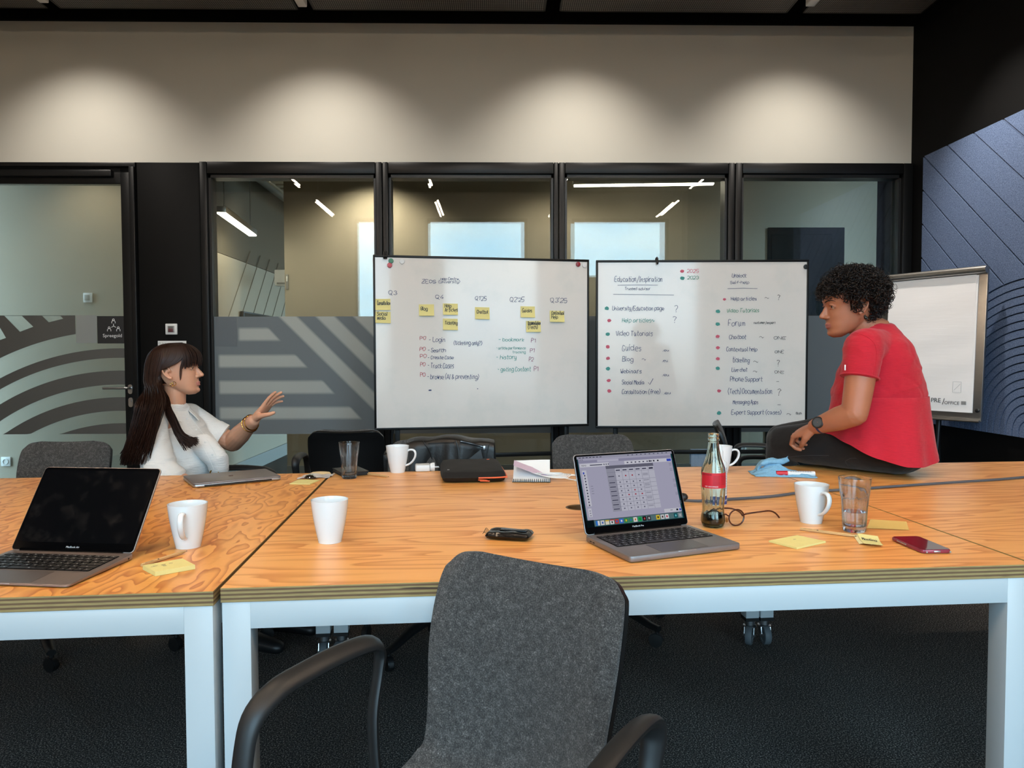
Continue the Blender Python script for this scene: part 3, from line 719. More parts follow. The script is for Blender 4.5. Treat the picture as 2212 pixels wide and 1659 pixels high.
def sheet(mb, A_, B_):
    """closed skin between two equal grids"""
    n, k = len(A_), len(A_[0]); vs = [p for r in A_ for p in r]+[p for r in B_ for p in r]; o = n*k; fs = []
    for i in range(n-1):
        for j in range(k-1):
            a = i*k+j; fs.append((a, a+1, a+k+1, a+k)); fs.append((o+a, o+a+k, o+a+k+1, o+a+1))
    rim = [i for i in range(k)]+[i*k+k-1 for i in range(1, n)]+[(n-1)*k+j for j in range(k-2, -1, -1)]+[i*k for i in range(n-2, 0, -1)]
    for q in range(len(rim)):
        a, b_ = rim[q], rim[(q+1) % len(rim)]; fs.append((b_, a, o+a, o+b_))
    return mb.add(vs, fs)
def make_chair(label):
    th = thing('office_chair', label, 'chair', group='grey felt office chairs')
    f1, f0 = shell(.016, -.001, -.009), shell(.002, .001, -.001)
    sheet(MB(), f1, f0).build('felt_pad', M_felt, th, angle=60)
    s1, s0 = shell(.0015, .0015, -.002), shell(-.012, .003, .0)
    sheet(MB(), s1, s0).build('back_shell', M_shell, th, angle=60)
    for s in (-1, 1):
        p = spline([(s*.225, .13, .392), (s*.258, .125, .415), (s*.272, .13, .52), (s*.276, .15, .60), (s*.277, .155, .637), (s*.276, .13, .662), (s*.276, .05, .668), (s*.277, -.03, .664), (s*.277, -.09, .656), (s*.277, -.135, .628), (s*.275, -.155, .57), (s*.27, -.165, .48), (s*.258, -.16, .415), (s*.225, -.15, .392)], 5)
        ar = MB().tube(p, [.0092+.0018*max(0, min(1, (q.z-.6)/.05)) for q in p], 14, flat=1.95, up=V((s, 0, 0.01)))
        ar.build('armrest', M_arm, th)
    u = MB(); u.box((0, .0, .372), (.26, .30, .03), bev=.01); u.box((0, 0, .345), (.16, .2, .05), bev=.012)
    u.tube([(.08, .02, .355), (.2, .03, .352), (.245, .03, .35)], [.006, .006, .008], 8); u.build('seat_mechanism', M_blackplastic, th)
    MB().lathe([(.026, .06), (.030, .2), (.03, .25), (.020, .25), (.020, .33), (.001, .33)], 20, cap0=True).build('gas_column', M_blackplastic, th)
    for k in range(5):
        a = pi/2+2*pi*k/5; dx, dy = cos(a), sin(a)
        pts = [(dx*r, dy*r, z) for r, z in ((.02, .112), (.08, .118), (.17, .106), (.27, .082), (.315, .078))]
        leg = MB().tube(pts, [.030, .028, .024, .019, .017], 10, flat=.75).build('base_leg', M_blackplastic, th)
        caster(leg, 'caster', dx*.30, dy*.30, .029, a*2.3+k, M_blackplastic, .078, twin=True)
    return th
ch = make_chair('front grey felt chair turned towards the camera, nearest and largest of the chairs')
ch.location = (-.085, 1.10, 0); ch.rotation_euler = (0, 0, radians(-34))
def chair(x, y, rz, lab): return dup(ch, (x, y, 0), radians(rz), lab)
chair(-1.90, 3.02, 3, 'grey felt chair behind the left table, between the picture edge and the seated woman')
chair(-1.22, 3.26, 88, 'chair on which the woman in the white shirt sits')
chair(-.80, 4.02, 184, 'chair with its black plastic back shell turned to the camera, behind the tall glass')
chair(-.27, 3.02, 6, 'chair hidden under the black leather jacket')
chair(.46, 3.20, 3, 'grey felt chair whose back rises behind the open grey laptop')
chair(1.50, 4.05, 74, 'grey chair seen from its side behind the bottle and the far mug')

# ---- acoustic felt panel on the right wall
m, t, o = newmat('blue_grey_felt'); co = t.coord(); n1 = t.noise(t.mapv(co, (1, 1.4, .7)), 210, 3, .6); n2 = t.noise(co, 9, 3)
base = t.ramp(n1, [(.32, lin((64, 80, 108))), (.5, lin((94, 114, 150))), (.68, lin((124, 144, 180)))])
b = pbsdf(t, o, base, .95); t.L.new(t.bump(n1, .25, .003), b.inputs['Normal']); M_bluefelt = m
ap = thing('acoustic_panel', 'blue grey felt wall panel with diagonal planks and arched ribs on the black wall', 'wall panel', (XR-.002, 5.405, 0))
SX, PB, PT, SM = 1.14, .705, 2.668, 1.55
def pf(u, v, h): return V((-.004-h, -u*SX, v))
MB().prism([(0, PB), (SM, PB), (SM, PT), (0, PT)], 0, .004, lambda u, v, h: V((-h, -u*SX, v))).build('backing', plain('panel_groove_black', (20, 22, 28), .9), ap)
AC, AZ, AR = 1.0, .735, .925
def circ_hit(d):
    """first point of the line u+v=d (going down-right) on the outer arch"""
    # u=t, v=d-t
    b_ = -2*AC-2*(d-AZ); c_ = AC**2+(d-AZ)**2-AR**2; D_ = b_*b_-8*c_
    if D_ < 0: return None
    return (-b_-sqrt(D_))/4
g = .0085
for k in range(-6, 8):
    d0, d1 = 2.671+.249*(k-1)+g, 2.671+.249*k-g
    # sample the strip across, clip every line d=const to the panel and to the arch
    ups, dns = [], []
    for j in range(13):
        d = d0+(d1-d0)*j/12
        t0 = max(0, d-PT); t1 = min(SM, d-PB)
        h_ = circ_hit(d)
        if h_ is not None: t1 = min(t1, h_-.004)
        if t1-t0 > .002: ups.append((t0, d-t0)); dns.append((t1, d-t1))
    if len(ups) < 2: continue
    corner = []
    if ups[0][0] <= 1e-6 and ups[-1][1] >= PT-1e-6 and d0 < PT < d1: pass
    MB().prism(ups+dns[::-1], 0, .016, pf).build('felt_plank', M_bluefelt, ap, smooth=False)
for i in range(18):
    r1 = AR-.0045-.05*i; r0 = r1-.0415
    if r0 < .02: break
    th_ = [pi*k/40 for k in range(41)]
    out = [(AC-r1*cos(a), AZ+r1*sin(a)) for a in th_]; inn = [(AC-r0*cos(a), AZ+r0*sin(a)) for a in th_]
    out = [(min(p[0], SM), p[1]) for p in out]; inn = [(min(p[0], SM), p[1]) for p in inn]
    n_ = max(j for j, p in enumerate(out) if p[0] < SM-1e-6)+2
    m_ = max(j for j, p in enumerate(inn) if p[0] < SM-1e-6)+2
    pl = [(out[0][0], PB)]+out[:n_]+([] if n_ > 40 else [])+inn[:m_][::-1]+[(inn[0][0], PB)]
    if n_ > 40: pl = [(out[0][0], PB)]+out+[(out[-1][0], PB), (inn[-1][0], PB)]+inn[::-1]+[(inn[0][0], PB)]
    MB().prism(pl, 0, .016, pf).build('felt_arch', M_bluefelt, ap, smooth=False)

# ---- handwriting: a single-stroke alphabet (x, y pairs; a = -2, b = -1)
GL = dict(l.split('=', 1) for l in '''A=00 26 40|12 32
B=00 06|06 36 45 33 03|33 42 41 30 00
C=45 36 16 04 02 10 30 41
D=00 06|06 26 44 42 20 00
E=46 06 00 40|03 33
F=00 06 46|03 33
G=45 36 16 04 02 10 30 42 22
H=00 06|40 46|03 43
I=16 10|06 26|00 20
L=06 00 40
M=00 06 23 46 40
N=00 06 40 46
O=26 05 02 20 42 45 26
P=00 06 36 45 44 33 03
Q=26 05 02 20 42 45 26|22 5b
S=45 36 16 05 13 33 42 30 10 01
T=06 56|26 20
U=06 01 10 30 41 46
V=06 20 46
W=06 10 23 30 46
Z=06 46 00 40|13 33
a=43 24 03 01 20 31 43|43 41 50
b=06 00|03 24 43 41 20 01
c=43 34 14 02 11 20 40
d=43 24 03 01 20 41|46 41 50
e=02 42 43 24 03 01 20 40
f=45 36 25 20|03 43
g=43 24 03 01 20 41|44 4b 3a 1a 0b
h=06 00|03 24 43 40
i=04 01 10|05 06
k=06 00|34 02 30
l=06 01 10
m=04 00|03 14 23 20|23 34 43 40
n=04 00|03 24 33 31 40
o=24 03 01 20 41 43 24
p=04 0a|03 24 43 41 20 01
r=04 00|02 14 34
s=33 24 03 22 31 20 00
t=16 11 20 30|04 34
u=04 01 10 20 33|34 31 40
v=04 20 44
w=04 10 23 30 44
x=04 40|00 44
y=04 01 20 33|34 3b 2a 0a
z=04 44 00 40
0=26 05 01 20 41 45 26
1=05 26 20
2=05 26 45 43 00 40
3=05 26 45 33 23|33 42 41 20 01
4=36 02 42|34 30
5=46 06 03 33 42 30 00
8=23 05 26 45 23 01 20 41 23
(=27 04 02 2b
)=07 24 22 0b
/=0a 47
?=05 16 36 45 34 22 21|20 2b
.=00 10
-=03 33
~=02 14 33 41 53
'=07 05
&=40 05 16 25 01 10 20 42'''.split('\n'))
YV = {'a': -2, 'b': -1}
def strokes(ch):
    out = []
    for s in GL[ch].split('|'):
        out.append([(int(q[0]), YV[q[1]] if q[1] in YV else int(q[1])) for q in s.split()])
    return out
def handwrite(mb, s, x0, x1, yb, cap, place, w=.0042, lift=.0008, slant=.12, jit=.36, rng=random):
    """write a line between x0 and x1 on baseline yb (photo units); place(x, y) -> (point, normal)"""
    adv = []; x = 0
    for c in s:
        if c == ' ': adv.append(None); x += 2.6; continue
        st = strokes(c); mw = max(p[0] for q in st for p in q); adv.append((x, st)); x += mw+1.25
    tot = max(x-1.25, 1); k = (x1-x0)/tot; ky = cap/6.0
    for a in adv:
        if not a: continue
        ox, st = a; dy = rng.uniform(-.25, .25); sc = rng.uniform(.9, 1.1)
        for q in st:
            if len(q) == 1: q = q+[(q[0][0]+.2, q[0][1])]
            pts = [V(((ox+px_+rng.uniform(-jit, jit))+slant*py_*ky/k*.6, py_*sc+dy+rng.uniform(-jit, jit), 0)) for px_, py_ in q]
            pts = spline(pts, 4) if len(pts) > 2 else pts
            P3 = [place(x0+p.x*k, yb-p.y*ky) for p in pts]; nn = P3[0][1]; P = [p[0]+p[1]*lift for p in P3]
            L_, R_ = [], []
            for i, p in enumerate(P):
                tg = P[min(i+1, len(P)-1)]-P[max(i-1, 0)]
                if tg.length < 1e-7: tg = V((1, 0, 0))
                sd = tg.normalized().cross(nn).normalized()*(w/2); L_.append(p+sd); R_.append(p-sd)
            n = len(P); mb.add(L_+R_, [(i, i+1, n+i+1, n+i) for i in range(n-1)])
def inkline(mb, pts, place, w=.0042, lift=.0008):
    P3 = [place(*p) for p in pts]; nn = P3[0][1]; P = [p[0]+p[1]*lift for p in P3]; L_, R_ = [], []
    for i, p in enumerate(P):
        tg = P[min(i+1, len(P)-1)]-P[max(i-1, 0)]; sd = tg.normalized().cross(nn).normalized()*(w/2); L_.append(p+sd); R_.append(p-sd)
    n = len(P); mb.add(L_+R_, [(i, i+1, n+i+1, n+i) for i in range(n-1)])
def blob(mb, x, y, r, place, rng=random):
    """filled marker dot, a little uneven"""
    pts = []
    for k in range(18):
        a = 2*pi*k/18; rr = r*rng.uniform(.85, 1.1); p, n = place(x+rr*1.1*cos(a), y+rr*.9*sin(a)); pts.append(p+n*.0007)
    p, n = place(x, y); mb.add([p+n*.0007]+pts, [(0, k+1, (k+1) % 18+1) for k in range(18)])
INK = {k: plain('marker_'+k, c, .5) for k, c in dict(blue=(58, 70, 112), red=(176, 62, 78), teal=(62, 150, 142), green=(58, 140, 110), pink=(206, 88, 112), violet=(142, 74, 108), black=(40, 42, 48)).items()}
# whiteboards
m, t, o = newmat('whiteboard_enamel'); co = t.coord(); gh = t.noise(t.mapv(co, (1, 1, 1)), 3.2, 5, .6)
base = t.mix(t.ramp(gh, [(.52, (0, 0, 0)), (.7, (.5, .5, .5))]), lin((232, 230, 227)), lin((214, 219, 217)))
b = pbsdf(t, o, base, t.m('MULTIPLY_ADD', gh, .04, .05)); b.inputs['Specular IOR Level'].default_value = .42; M_board = m
def whiteboard(tl, tr, bl, br, yl, yr, legs, label):
    TL, BL = ony(*tl, yl), ony(*bl, yl); BRt = ony(*br, yr)
    u = (BRt-BL); u.z = 0; w = u.length; u.normalize(); h = TL.z-BL.z; z0 = BL.z; nrm = V((u.y, -u.x, 0)); 
    th = thing('whiteboard', label, 'whiteboard', (BL.x, BL.y, 0), atan2(u.y, u.x), 'mobile whiteboards')
    # local axes: x along the board, y away from the camera, z up
    MB().box((w/2, .008, z0+h/2), (w-.02, .014, h-.02)).build('board_panel', M_board, th)
    for (c, s) in (((w/2, .008, z0+.008), (w, .024, .016)), ((w/2, .008, z0+h-.008), (w, .024, .016))): MB().box(c, s, bev=.003).build('frame_rail', M_frame, th)
    for x in (.007, w-.007): MB().box((x, .008, z0+h/2), (.014, .024, h-.032), bev=.003).build('frame_rail', M_frame, th)
    for lx in legs:
        p = onplane(lx, 935, BL, nrm); x = (p-BL).dot(u)
        MB().box((x, .035, (z0+.35+.07)/2+.02), (.032, .024, z0+.35-.07), bev=.003).build('post', M_frame, th)
        MB().box((x, .03, .078), (.04, .56, .03), bev=.005).build('foot', M_frame, th)
        for yy in (-.23, .29): caster(th, 'caster', x, yy, .028, random.uniform(0, 6), M_frame, .064, twin=True)
    xs = [(onplane(lx, 935, BL, nrm)-BL).dot(u) for lx in legs]
    MB().box(((xs[0]+xs[1])/2, .035, .52), (abs(xs[1]-xs[0]), .022, .028), bev=.003).build('crossbar', M_frame, th)
    def place(px_, py_): return onplane(px_, py_, BL, nrm), nrm
    Mi = (Matrix.Translation((BL.x, BL.y, 0)) @ Matrix.Rotation(atan2(u.y, u.x), 4, 'Z')).inverted()
    return th, place, Mi, nrm, u
wb1, pl1, Mi1, n1_, u1_ = whiteboard((806, 550), (1272, 565), (809, 930), (1272, 926), 4.87, 5.12, (859, 1226), 'left mobile whiteboard with rows of yellow sticky notes and PO list')
wb2, pl2, Mi2, n2_, u2_ = whiteboard((1287, 562), (1745, 562), (1287, 925), (1743, 924), 5.13, 5.10, (1331, 1694), 'right mobile whiteboard with red and teal dotted lists headed Education and Unblock')
def c5(f): return lambda x, y: f(800+x/4.147, 540+y/4.147)
def c6(f): return lambda x, y: f(1280+x/4.254, 550+y/4.254)
rg = random.Random(5)
q1 = c5(pl1); q2 = c6(pl2)
BT = {'blue': [('ZEOS', 462, 585, 297, 30), ('Help Centre', 630, 790, 270, 22), ('(University)', 610, 800, 297, 25), ('Q3', 165, 235, 400, 34), ('Q4', 582, 655, 438, 36), ("Q1'25", 940, 1040, 452, 38), ("Q2'25", 1252, 1378, 463, 38), ("Q3'25", 1612, 1760, 470, 40),
 ('- Login', 525, 670, 822, 40), ('(ticketing only?)', 748, 998, 850, 36), ('- Search', 515, 672, 914, 36), ('- Create Case', 515, 743, 977, 30), ('- Track Cases', 512, 745, 1058, 44), ('- browse (AI & preventing)', 510, 970, 1155, 42)],
 'red': [('PO', 443, 495, 806, 32), ('PO', 443, 492, 903, 32), ('PO', 445, 500, 968, 34), ('PO', 447, 490, 1040, 32), ('PO', 445, 490, 1135, 34)],
 'teal': [('- bookmark', 1150, 1375, 817, 30), ('- article performance', 1128, 1390, 890, 24), ('tracking', 1275, 1390, 925, 22), ('- history', 1128, 1305, 978, 38), ('- gating Content', 1140, 1437, 1086, 38)],
 'violet': [('P1', 1440, 1478, 826, 34), ('P1', 1430, 1468, 918, 36), ('P2', 1422, 1457, 998, 36), ('P1', 1465, 1500, 1086, 38)]}
for col, rows in BT.items():
    mb = MB()
    for (s, x0, x1, yb_, cap) in rows: handwrite(mb, s, x0, x1, yb_, cap, q1, .0031 if cap > 26 else .0025, rng=rg)
    if col == 'blue': inkline(mb, [(522, 1258), (535, 1256), (547, 1257)], q1, .009); inkline(mb, [(957, 1243), (965, 1243)], q1, .006)
    mb.xf(Mi1); stuff(mb.build('handwriting', INK[col], wb1, smooth=False))
BT2 = {'blue': [('Education/Inspiration', 203, 640, 248, 44), ('Trusted advisor', 295, 530, 325, 24), ('University/Education page', 183, 655, 512, 38), ('?', 750, 782, 522, 50), ('?', 738, 768, 618, 46), ('Video Tutorials', 215, 548, 745, 42), ('Guides', 270, 443, 882, 52), ('.eu', 645, 703, 888, 22), ('Blog', 272, 372, 980, 42), ('~', 452, 490, 975, 26), ('.eu', 640, 693, 985, 22), ('Webinars', 257, 447, 1090, 40), ('.eu', 640, 703, 1115, 24), ('Social Media', 270, 475, 1192, 38), ('Consultation (free)', 270, 620, 1278, 38), ('.eu', 650, 720, 1283, 26),
 ('Unblock', 1282, 1412, 208, 32), ('Self-help', 1265, 1437, 268, 26), ('Help articles', 1272, 1505, 420, 32), ('Forum', 1245, 1398, 655, 50), ('Chatbot', 1255, 1410, 775, 40), ('Contextual help', 1230, 1510, 888, 38), ('ticketing', 1287, 1440, 990, 46), ('Live chat', 1280, 1420, 1075, 34), ('Phone Support', 1265, 1560, 1165, 44), ('(Tech) Documentation', 1243, 1650, 1278, 46), ('Messaging Apps', 1290, 1520, 1372, 36), ('Expert Support (cases)', 1275, 1730, 1468, 38)],
 'black': [('~', 1580, 1620, 410, 26), ('?', 1698, 1722, 410, 42), ('customer/expert', 1480, 1680, 635, 20), ('~', 1530, 1572, 770, 26), ('ONE', 1665, 1775, 780, 26), ('ONE', 1675, 1758, 905, 24), ('~', 1480, 1520, 996, 26), ('?', 1690, 1718, 1020, 42), ('~', 1472, 1510, 1085, 26), ('ONE', 1673, 1757, 1092, 24), ('-', 1690, 1712, 1180, 24), ('?', 1697, 1727, 1288, 50), ('-', 1695, 1730, 1388, 20), ('~', 1783, 1825, 1478, 26), ('Both', 1870, 1920, 1468, 20)],
 'teal': [('Help articles~', 270, 567, 622, 36)], 'green': [('Video Tutorials', 1235, 1527, 530, 34), ('2023', 870, 973, 225, 28)], 'pink': [('2025', 868, 975, 165, 30)]}
for col, rows in BT2.items():
    mb = MB()
    for (s, x0, x1, yb_, cap) in rows: handwrite(mb, s, x0, x1, yb_, cap, q2, .0031 if cap > 26 else .0025, rng=rg)
    if col == 'blue':
        for ln in ([(230, 281), (400, 278), (600, 280)], [(190, 365), (450, 367), (748, 372)], [(1240, 313), (1380, 308), (1515, 312)]): inkline(mb, ln, q2, .0028)
        inkline(mb, [(512, 1175), (525, 1195), (557, 1138)], q2, .004)
    if col == 'pink':
        for (x, y) in ((823, 153), (154, 606), (140, 847), (141, 953), (149, 1157), (154, 1253), (1212, 411), (1150, 752), (1151, 856), (1152, 957), (1163, 1253)): blob(mb, x, y, 17 if x != 1212 else 13, q2, rg)
    if col == 'teal':
        for (x, y) in ((826, 217), (131, 494), (139, 731), (142, 1048), (1152, 522), (1150, 638), (1151, 1045), (1161, 1456)): blob(mb, x, y, 19, q2, rg)
    mb.xf(Mi2); stuff(mb.build('handwriting', INK[col], wb2, smooth=False))
# sticky notes on the left board
M_note = plain('yellow_note', (232, 222, 150), .8, 0, 25, .04)
NOTES = [(45, 438, 180, 540, ['Consultation'], 'leftmost upper yellow sticky note reading Consultation'), (45, 552, 182, 655, ['Social', 'media'], 'yellow sticky note reading Social media, at the left board edge'), (435, 487, 570, 590, ['Blog'], 'yellow sticky note reading Blog'), (650, 480, 783, 582, ['Help', 'Articles'], 'yellow sticky note reading Help Articles'), (650, 615, 782, 717, ['Ticketing'], 'yellow sticky note reading Ticketing'), (937, 513, 1067, 620, ['Chatbot'], 'yellow sticky note reading Chatbot'), (1345, 505, 1473, 605, ['Guides'], 'yellow sticky note reading Guides'), (1395, 635, 1525, 735, ['Documentation', '(Tech)'], 'yellow sticky note reading Documentation (Tech)'), (1606, 545, 1736, 645, ['Contextual', 'Help'], 'yellow sticky note reading Contextual Help')]
for (x0, y0, x1, y1, txt, lab) in NOTES:
    c, n = q1((x0+x1)/2, (y0+y1)/2); a, _ = q1(x0, (y0+y1)/2); b_, _ = q1(x1, (y0+y1)/2); tp, _ = q1((x0+x1)/2, y0); bt, _ = q1((x0+x1)/2, y1)
    w, h = (b_-a).length, (tp-bt).length
    th = thing('sticky_note', lab, 'sticky note', c+n*.001, atan2(u1_.y, u1_.x)+radians(0), 'yellow sticky notes on the left whiteboard')
    rot = random.uniform(-.02, .02); rows = []
    for i in range(7):
        z = h/2-h*i/6; k = (i/6)**2*.012+.0006
        rows.append([V((x, -k, z+x*rot)) for x in (-w/2, 0, w/2)])
    back = [[p+V((0, .0005, 0)) for p in r] for r in rows]
    sheet(MB(), rows, back).build('paper', M_note, th, angle=60)
    tm = MB(); n_ = len(txt)
    for i, s in enumerate(txt):
        ww = min(w*.86, .011*len(s)); zb = .004+.0*h-(i-(n_-1)/2)*h*.36-.006
        handwrite(tm, s, -w*.38, -w*.38+ww, -zb, .024, lambda x, y: (V((x, -.0014-((h/2+y)/h)**2*.012, -y)), V((0, -1, 0))), .0034, rng=rg)
    stuff(tm.build('handwriting', INK['black'], th, smooth=False))
# magnets and clips
for (x, y, c, lab, qq, uu) in ((185, 98, (46, 120, 82), 'green round magnet on the left board corner', q1, u1_), (173, 137, (190, 54, 62), 'red magnet just under the green magnet', q1, u1_), (283, 104, (224, 226, 226), 'white magnet beside the green magnet', q1, u1_), (1860, 128, (146, 36, 46), 'dark red magnet at the upper right corner of the left board', q1, u1_), (1917, 138, (226, 226, 228), 'white magnet at the upper right corner of the left board', q1, u1_), (1958, 112, (34, 36, 38), 'black magnet at the corner of the right whiteboard', q2, u2_)):
    p, n = qq(x, y); th = thing('magnet', lab, 'magnet', p, atan2(uu.y, uu.x), 'round magnets on the whiteboards')
    M_ = basisM((0, -.0005, 0), (1, 0, 0), (0, 0, 1))
    MB().lathe([(.0155, 0), (.0165, .002), (.0165, .006), (.0145, .0085), (.001, .0095)], 24, M=M_, cap0=True).build('cap', plain('magnet_%s' % lab.split()[0] + str(x), c, .3), th)
for (x, y, qq, uu, lab) in ((124, 55, q1, u1_, 'left black hook clipped over the top of the left whiteboard'), (142, 55, q1, u1_, 'second black hook on the top of the left whiteboard'), (592, 66, q2, u2_, 'black clip on the top edge of the right whiteboard')):
    p, n = qq(x, y); th = thing('hook', lab, 'hook', p, atan2(uu.y, uu.x), 'black hooks on the whiteboards')
    MB().tube(spline([(0, .03, .005), (0, .026, .022), (0, .005, .028), (0, -.0095, .02), (0, -.012, -.004), (0, -.018, -.014), (0, -.024, -.006)], 4), .0075, 8).build('hook_body', M_blackplastic, th)

# ---- flip chart
TRc = ony(2135, 577, 4.5); dW = V((-.335, .575, 0)).normalized(); nF = V((-dW.y, dW.x, 0)); nF = nF if nF.y < 0 else -nF
fc = thing('flip_chart', 'silver flip chart with a blank white paper pad behind the woman in red', 'flip chart', (TRc.x, TRc.y, 0), atan2(-dW.y, -dW.x))
# local: x from left (-w) to right (0), y = away from the viewer, z up
FWd, FT, FB = .68, TRc.z, .785
ln = .05/(FT-FB)
def fpt(x, z, off=0): return V((x, -(FT-z)*ln-off, z))
def fbox(x0, x1, z0, z1, y0, y1, bev=0):
    mb = MB(); mb.box(((x0+x1)/2, 0, (z0+z1)/2), (x1-x0, y1-y0, z1-z0), bev=bev); mb.v = [V((p.x, p.y-(FT-p.z)*ln-(y0+y1)/2, p.z)) for p in mb.v]; return mb
fbox(-FWd, 0, FB, FT, -.02, 0, .004).build('board', M_alu, fc)
MB().tube([fpt(-FWd-.005, FT-.012, .012), fpt(0.0, FT-.012, .012)], .024, 18).build('clamp_bar', M_alu, fc)
m, t, o = newmat('flip_paper'); co = t.coord(); wv = t.noise(t.mapv(co, (2, 2, 22)), 1.0, 3, .6)
b = pbsdf(t, o, lin((246, 244, 244)), .85); t.L.new(t.bump(wv, .22, .008), b.inputs['Normal']); M_flippaper = m
pz0, pz1, px0, px1 = FB+.058, FT-.04, -FWd+.05, -.062
fbox(px0, px1+.012, pz0-.004, pz1-.004, .002, .007).build('paper_pad', M_flippaper, fc)
rows = []
for i in range(25):
    z = pz1-(pz1-pz0)*i/24; rows.append([fpt(px0+(px1-px0)*j/12, z, .0085+.0022*sin(i*1.1+j*.35)*(.3+i/30)) for j in range(13)])
sheet(MB(), rows, [[p+V((0, .001, 0)) for p in r] for r in rows]).build('top_sheet', M_flippaper, fc)
tm = MB(); lx = px1-.245
Mf = lambda x, z: basisM(fpt(x, z, .0135), (1, 0, 0), (0, ln, 1))
text_mb(tm, 'PRE', Mf(lx, pz0+.052), .040); text_mb(tm, '/', Mf(lx+.073, pz0+.040), .058); text_mb(tm, 'OFFICE', Mf(lx+.087, pz0+.043), .029)
tm.build('lettering', M_ink, fc, smooth=False)
tm = MB()
for k in range(14): tm.box(fpt(lx+.192-.0+.0022*k, pz0+.056, .0135), (.0008+.0006*(k % 3), .0004, .022))
tm.box(fpt(lx-.034, pz0+.056, .0135), (.032, .0003, .042)); tm.build('print_marks', plain('print_grey', (120, 122, 124), .8), fc)
sq = MB(); cxq, czq, hq_ = px1-.085, pz0+.155, .034
for a, b_ in (((-1, -1), (1, -1)), ((1, -1), (1, 1)), ((1, 1), (-1, 1)), ((-1, 1), (-1, -1)), ((-.7, -.6), (.8, .6))): sq.tube([fpt(cxq+hq_*a[0]*.75, czq+hq_*a[1], .0125), fpt(cxq+hq_*b_[0]*.75, czq+hq_*b_[1], .0125)], .0009, 4)
sq.build('tear_mark', plain('print_pale', (182, 182, 184), .8), fc)
MB().lathe([(.012, 0), (.012, .008), (.009, .01), (.001, .01)], 16, M=basisM(fpt(-.022, FB+.07, .001), (1, 0, 0), (0, 0, 1)), cap0=True).build('button', M_blackplastic, fc)
MB().tube([fpt(-FWd, FB+.004, .02), fpt(0, FB+.004, .02)], .008, 8).build('pen_tray', M_alu, fc)
for (x, y, z1) in ((-FWd/2-.2, -.06, FB+.12), (-FWd/2+.05, -.06, FB+.12), (-FWd/2, .16, FT-.25)):
    MB().tube([(x, .03 if y < 0 else .035, z1), (x, y, .012)], .014, 10).build('leg', M_frame, fc); MB().ball((x, y, .014), .016, 12, sc=(1, 1, .85)).build('rubber_foot', M_blackplastic, fc)
# ================================================================ things on the tables
def ont(x, y, dz=0): return onz(x, y, TZ+dz)
E0 = .0006
m, t, o = newmat('clear_glass'); g = t.n('ShaderNodeBsdfGlass'); g.inputs['Roughness'].default_value = 0; g.inputs['IOR'].default_value = 1.47; t.put(g.inputs[0], (1, 1, 1)); tr_ = t.n('ShaderNodeBsdfTransparent'); mx_ = t.n('ShaderNodeMixShader'); mx_.inputs[0].default_value = .10; t.L.new(g.outputs[0], mx_.inputs[1]); t.L.new(tr_.outputs[0], mx_.inputs[2]); t.L.new(mx_.outputs[0], o.inputs[0]); M_glass = m
m, t, o = newmat('water'); g = t.n('ShaderNodeBsdfGlass'); g.inputs['Roughness'].default_value = 0; g.inputs['IOR'].default_value = 1.33; t.put(g.inputs[0], (.98, .99, 1)); t.L.new(g.outputs[0], o.inputs[0]); M_water = m
M_cola = plain('cola', (30, 12, 8), .05); M_porc = plain('white_porcelain', (240, 241, 241), .12, 0, 10, .01)
M_porc.node_tree.nodes['Principled BSDF'].inputs['Coat Weight'].default_value = .4

def make_mug(lab):
    th = thing('mug', lab, 'mug', group='white porcelain mugs')
    pr = [(.001, .001), (.026, 0), (.0285, .002), (.0325, .02), (.0385, .05), (.0430, .08), (.0455, .1035), (.0452, .1055), (.0438, .1055), (.0425, .1035), (.0398, .08), (.0352, .05), (.0292, .022), (.022, .012), (.001, .010)]
    P = [(q.x, q.y) for q in spline([(a, b_, 0) for a, b_ in pr], 3)]
    MB().lathe(P, 40).build('cup_body', M_porc, th, angle=50)
    hp = spline([(.040, 0, .0845), (.051, 0, .0900), (.066, 0, .0885), (.0735, 0, .077), (.071, 0, .060), (.061, 0, .044), (.048, 0, .033), (.034, 0, .0275)], 5)
    MB().tube(hp, [.0072-.0012*abs(i/len(hp)-.5) for i in range(len(hp))], 10, flat=.62, up=V((1, 0, .3))).build('handle', M_porc, th, angle=60)
    return th
mg = make_mug('white mug beside the black screen laptop, handle turned to the camera')
p = ont(407, 1181); mg.location = p+V((0, 0, E0)); mg.rotation_euler = (0, 0, radians(-80))
for (x, y, a, lab) in ((713, 1170, 132, 'white mug standing alone near the table seam, handle hidden at its left'), (859, 1020, -8, 'white mug between the tall empty glass and the white charger'), (1752, 1128, -76, 'white mug between the eyeglasses and the glass of water'), (1556, 1021, 2, 'white mug half hidden behind the cola bottle')):
    dup(mg, ont(x, y)+V((0, 0, E0)), radians(a), lab)

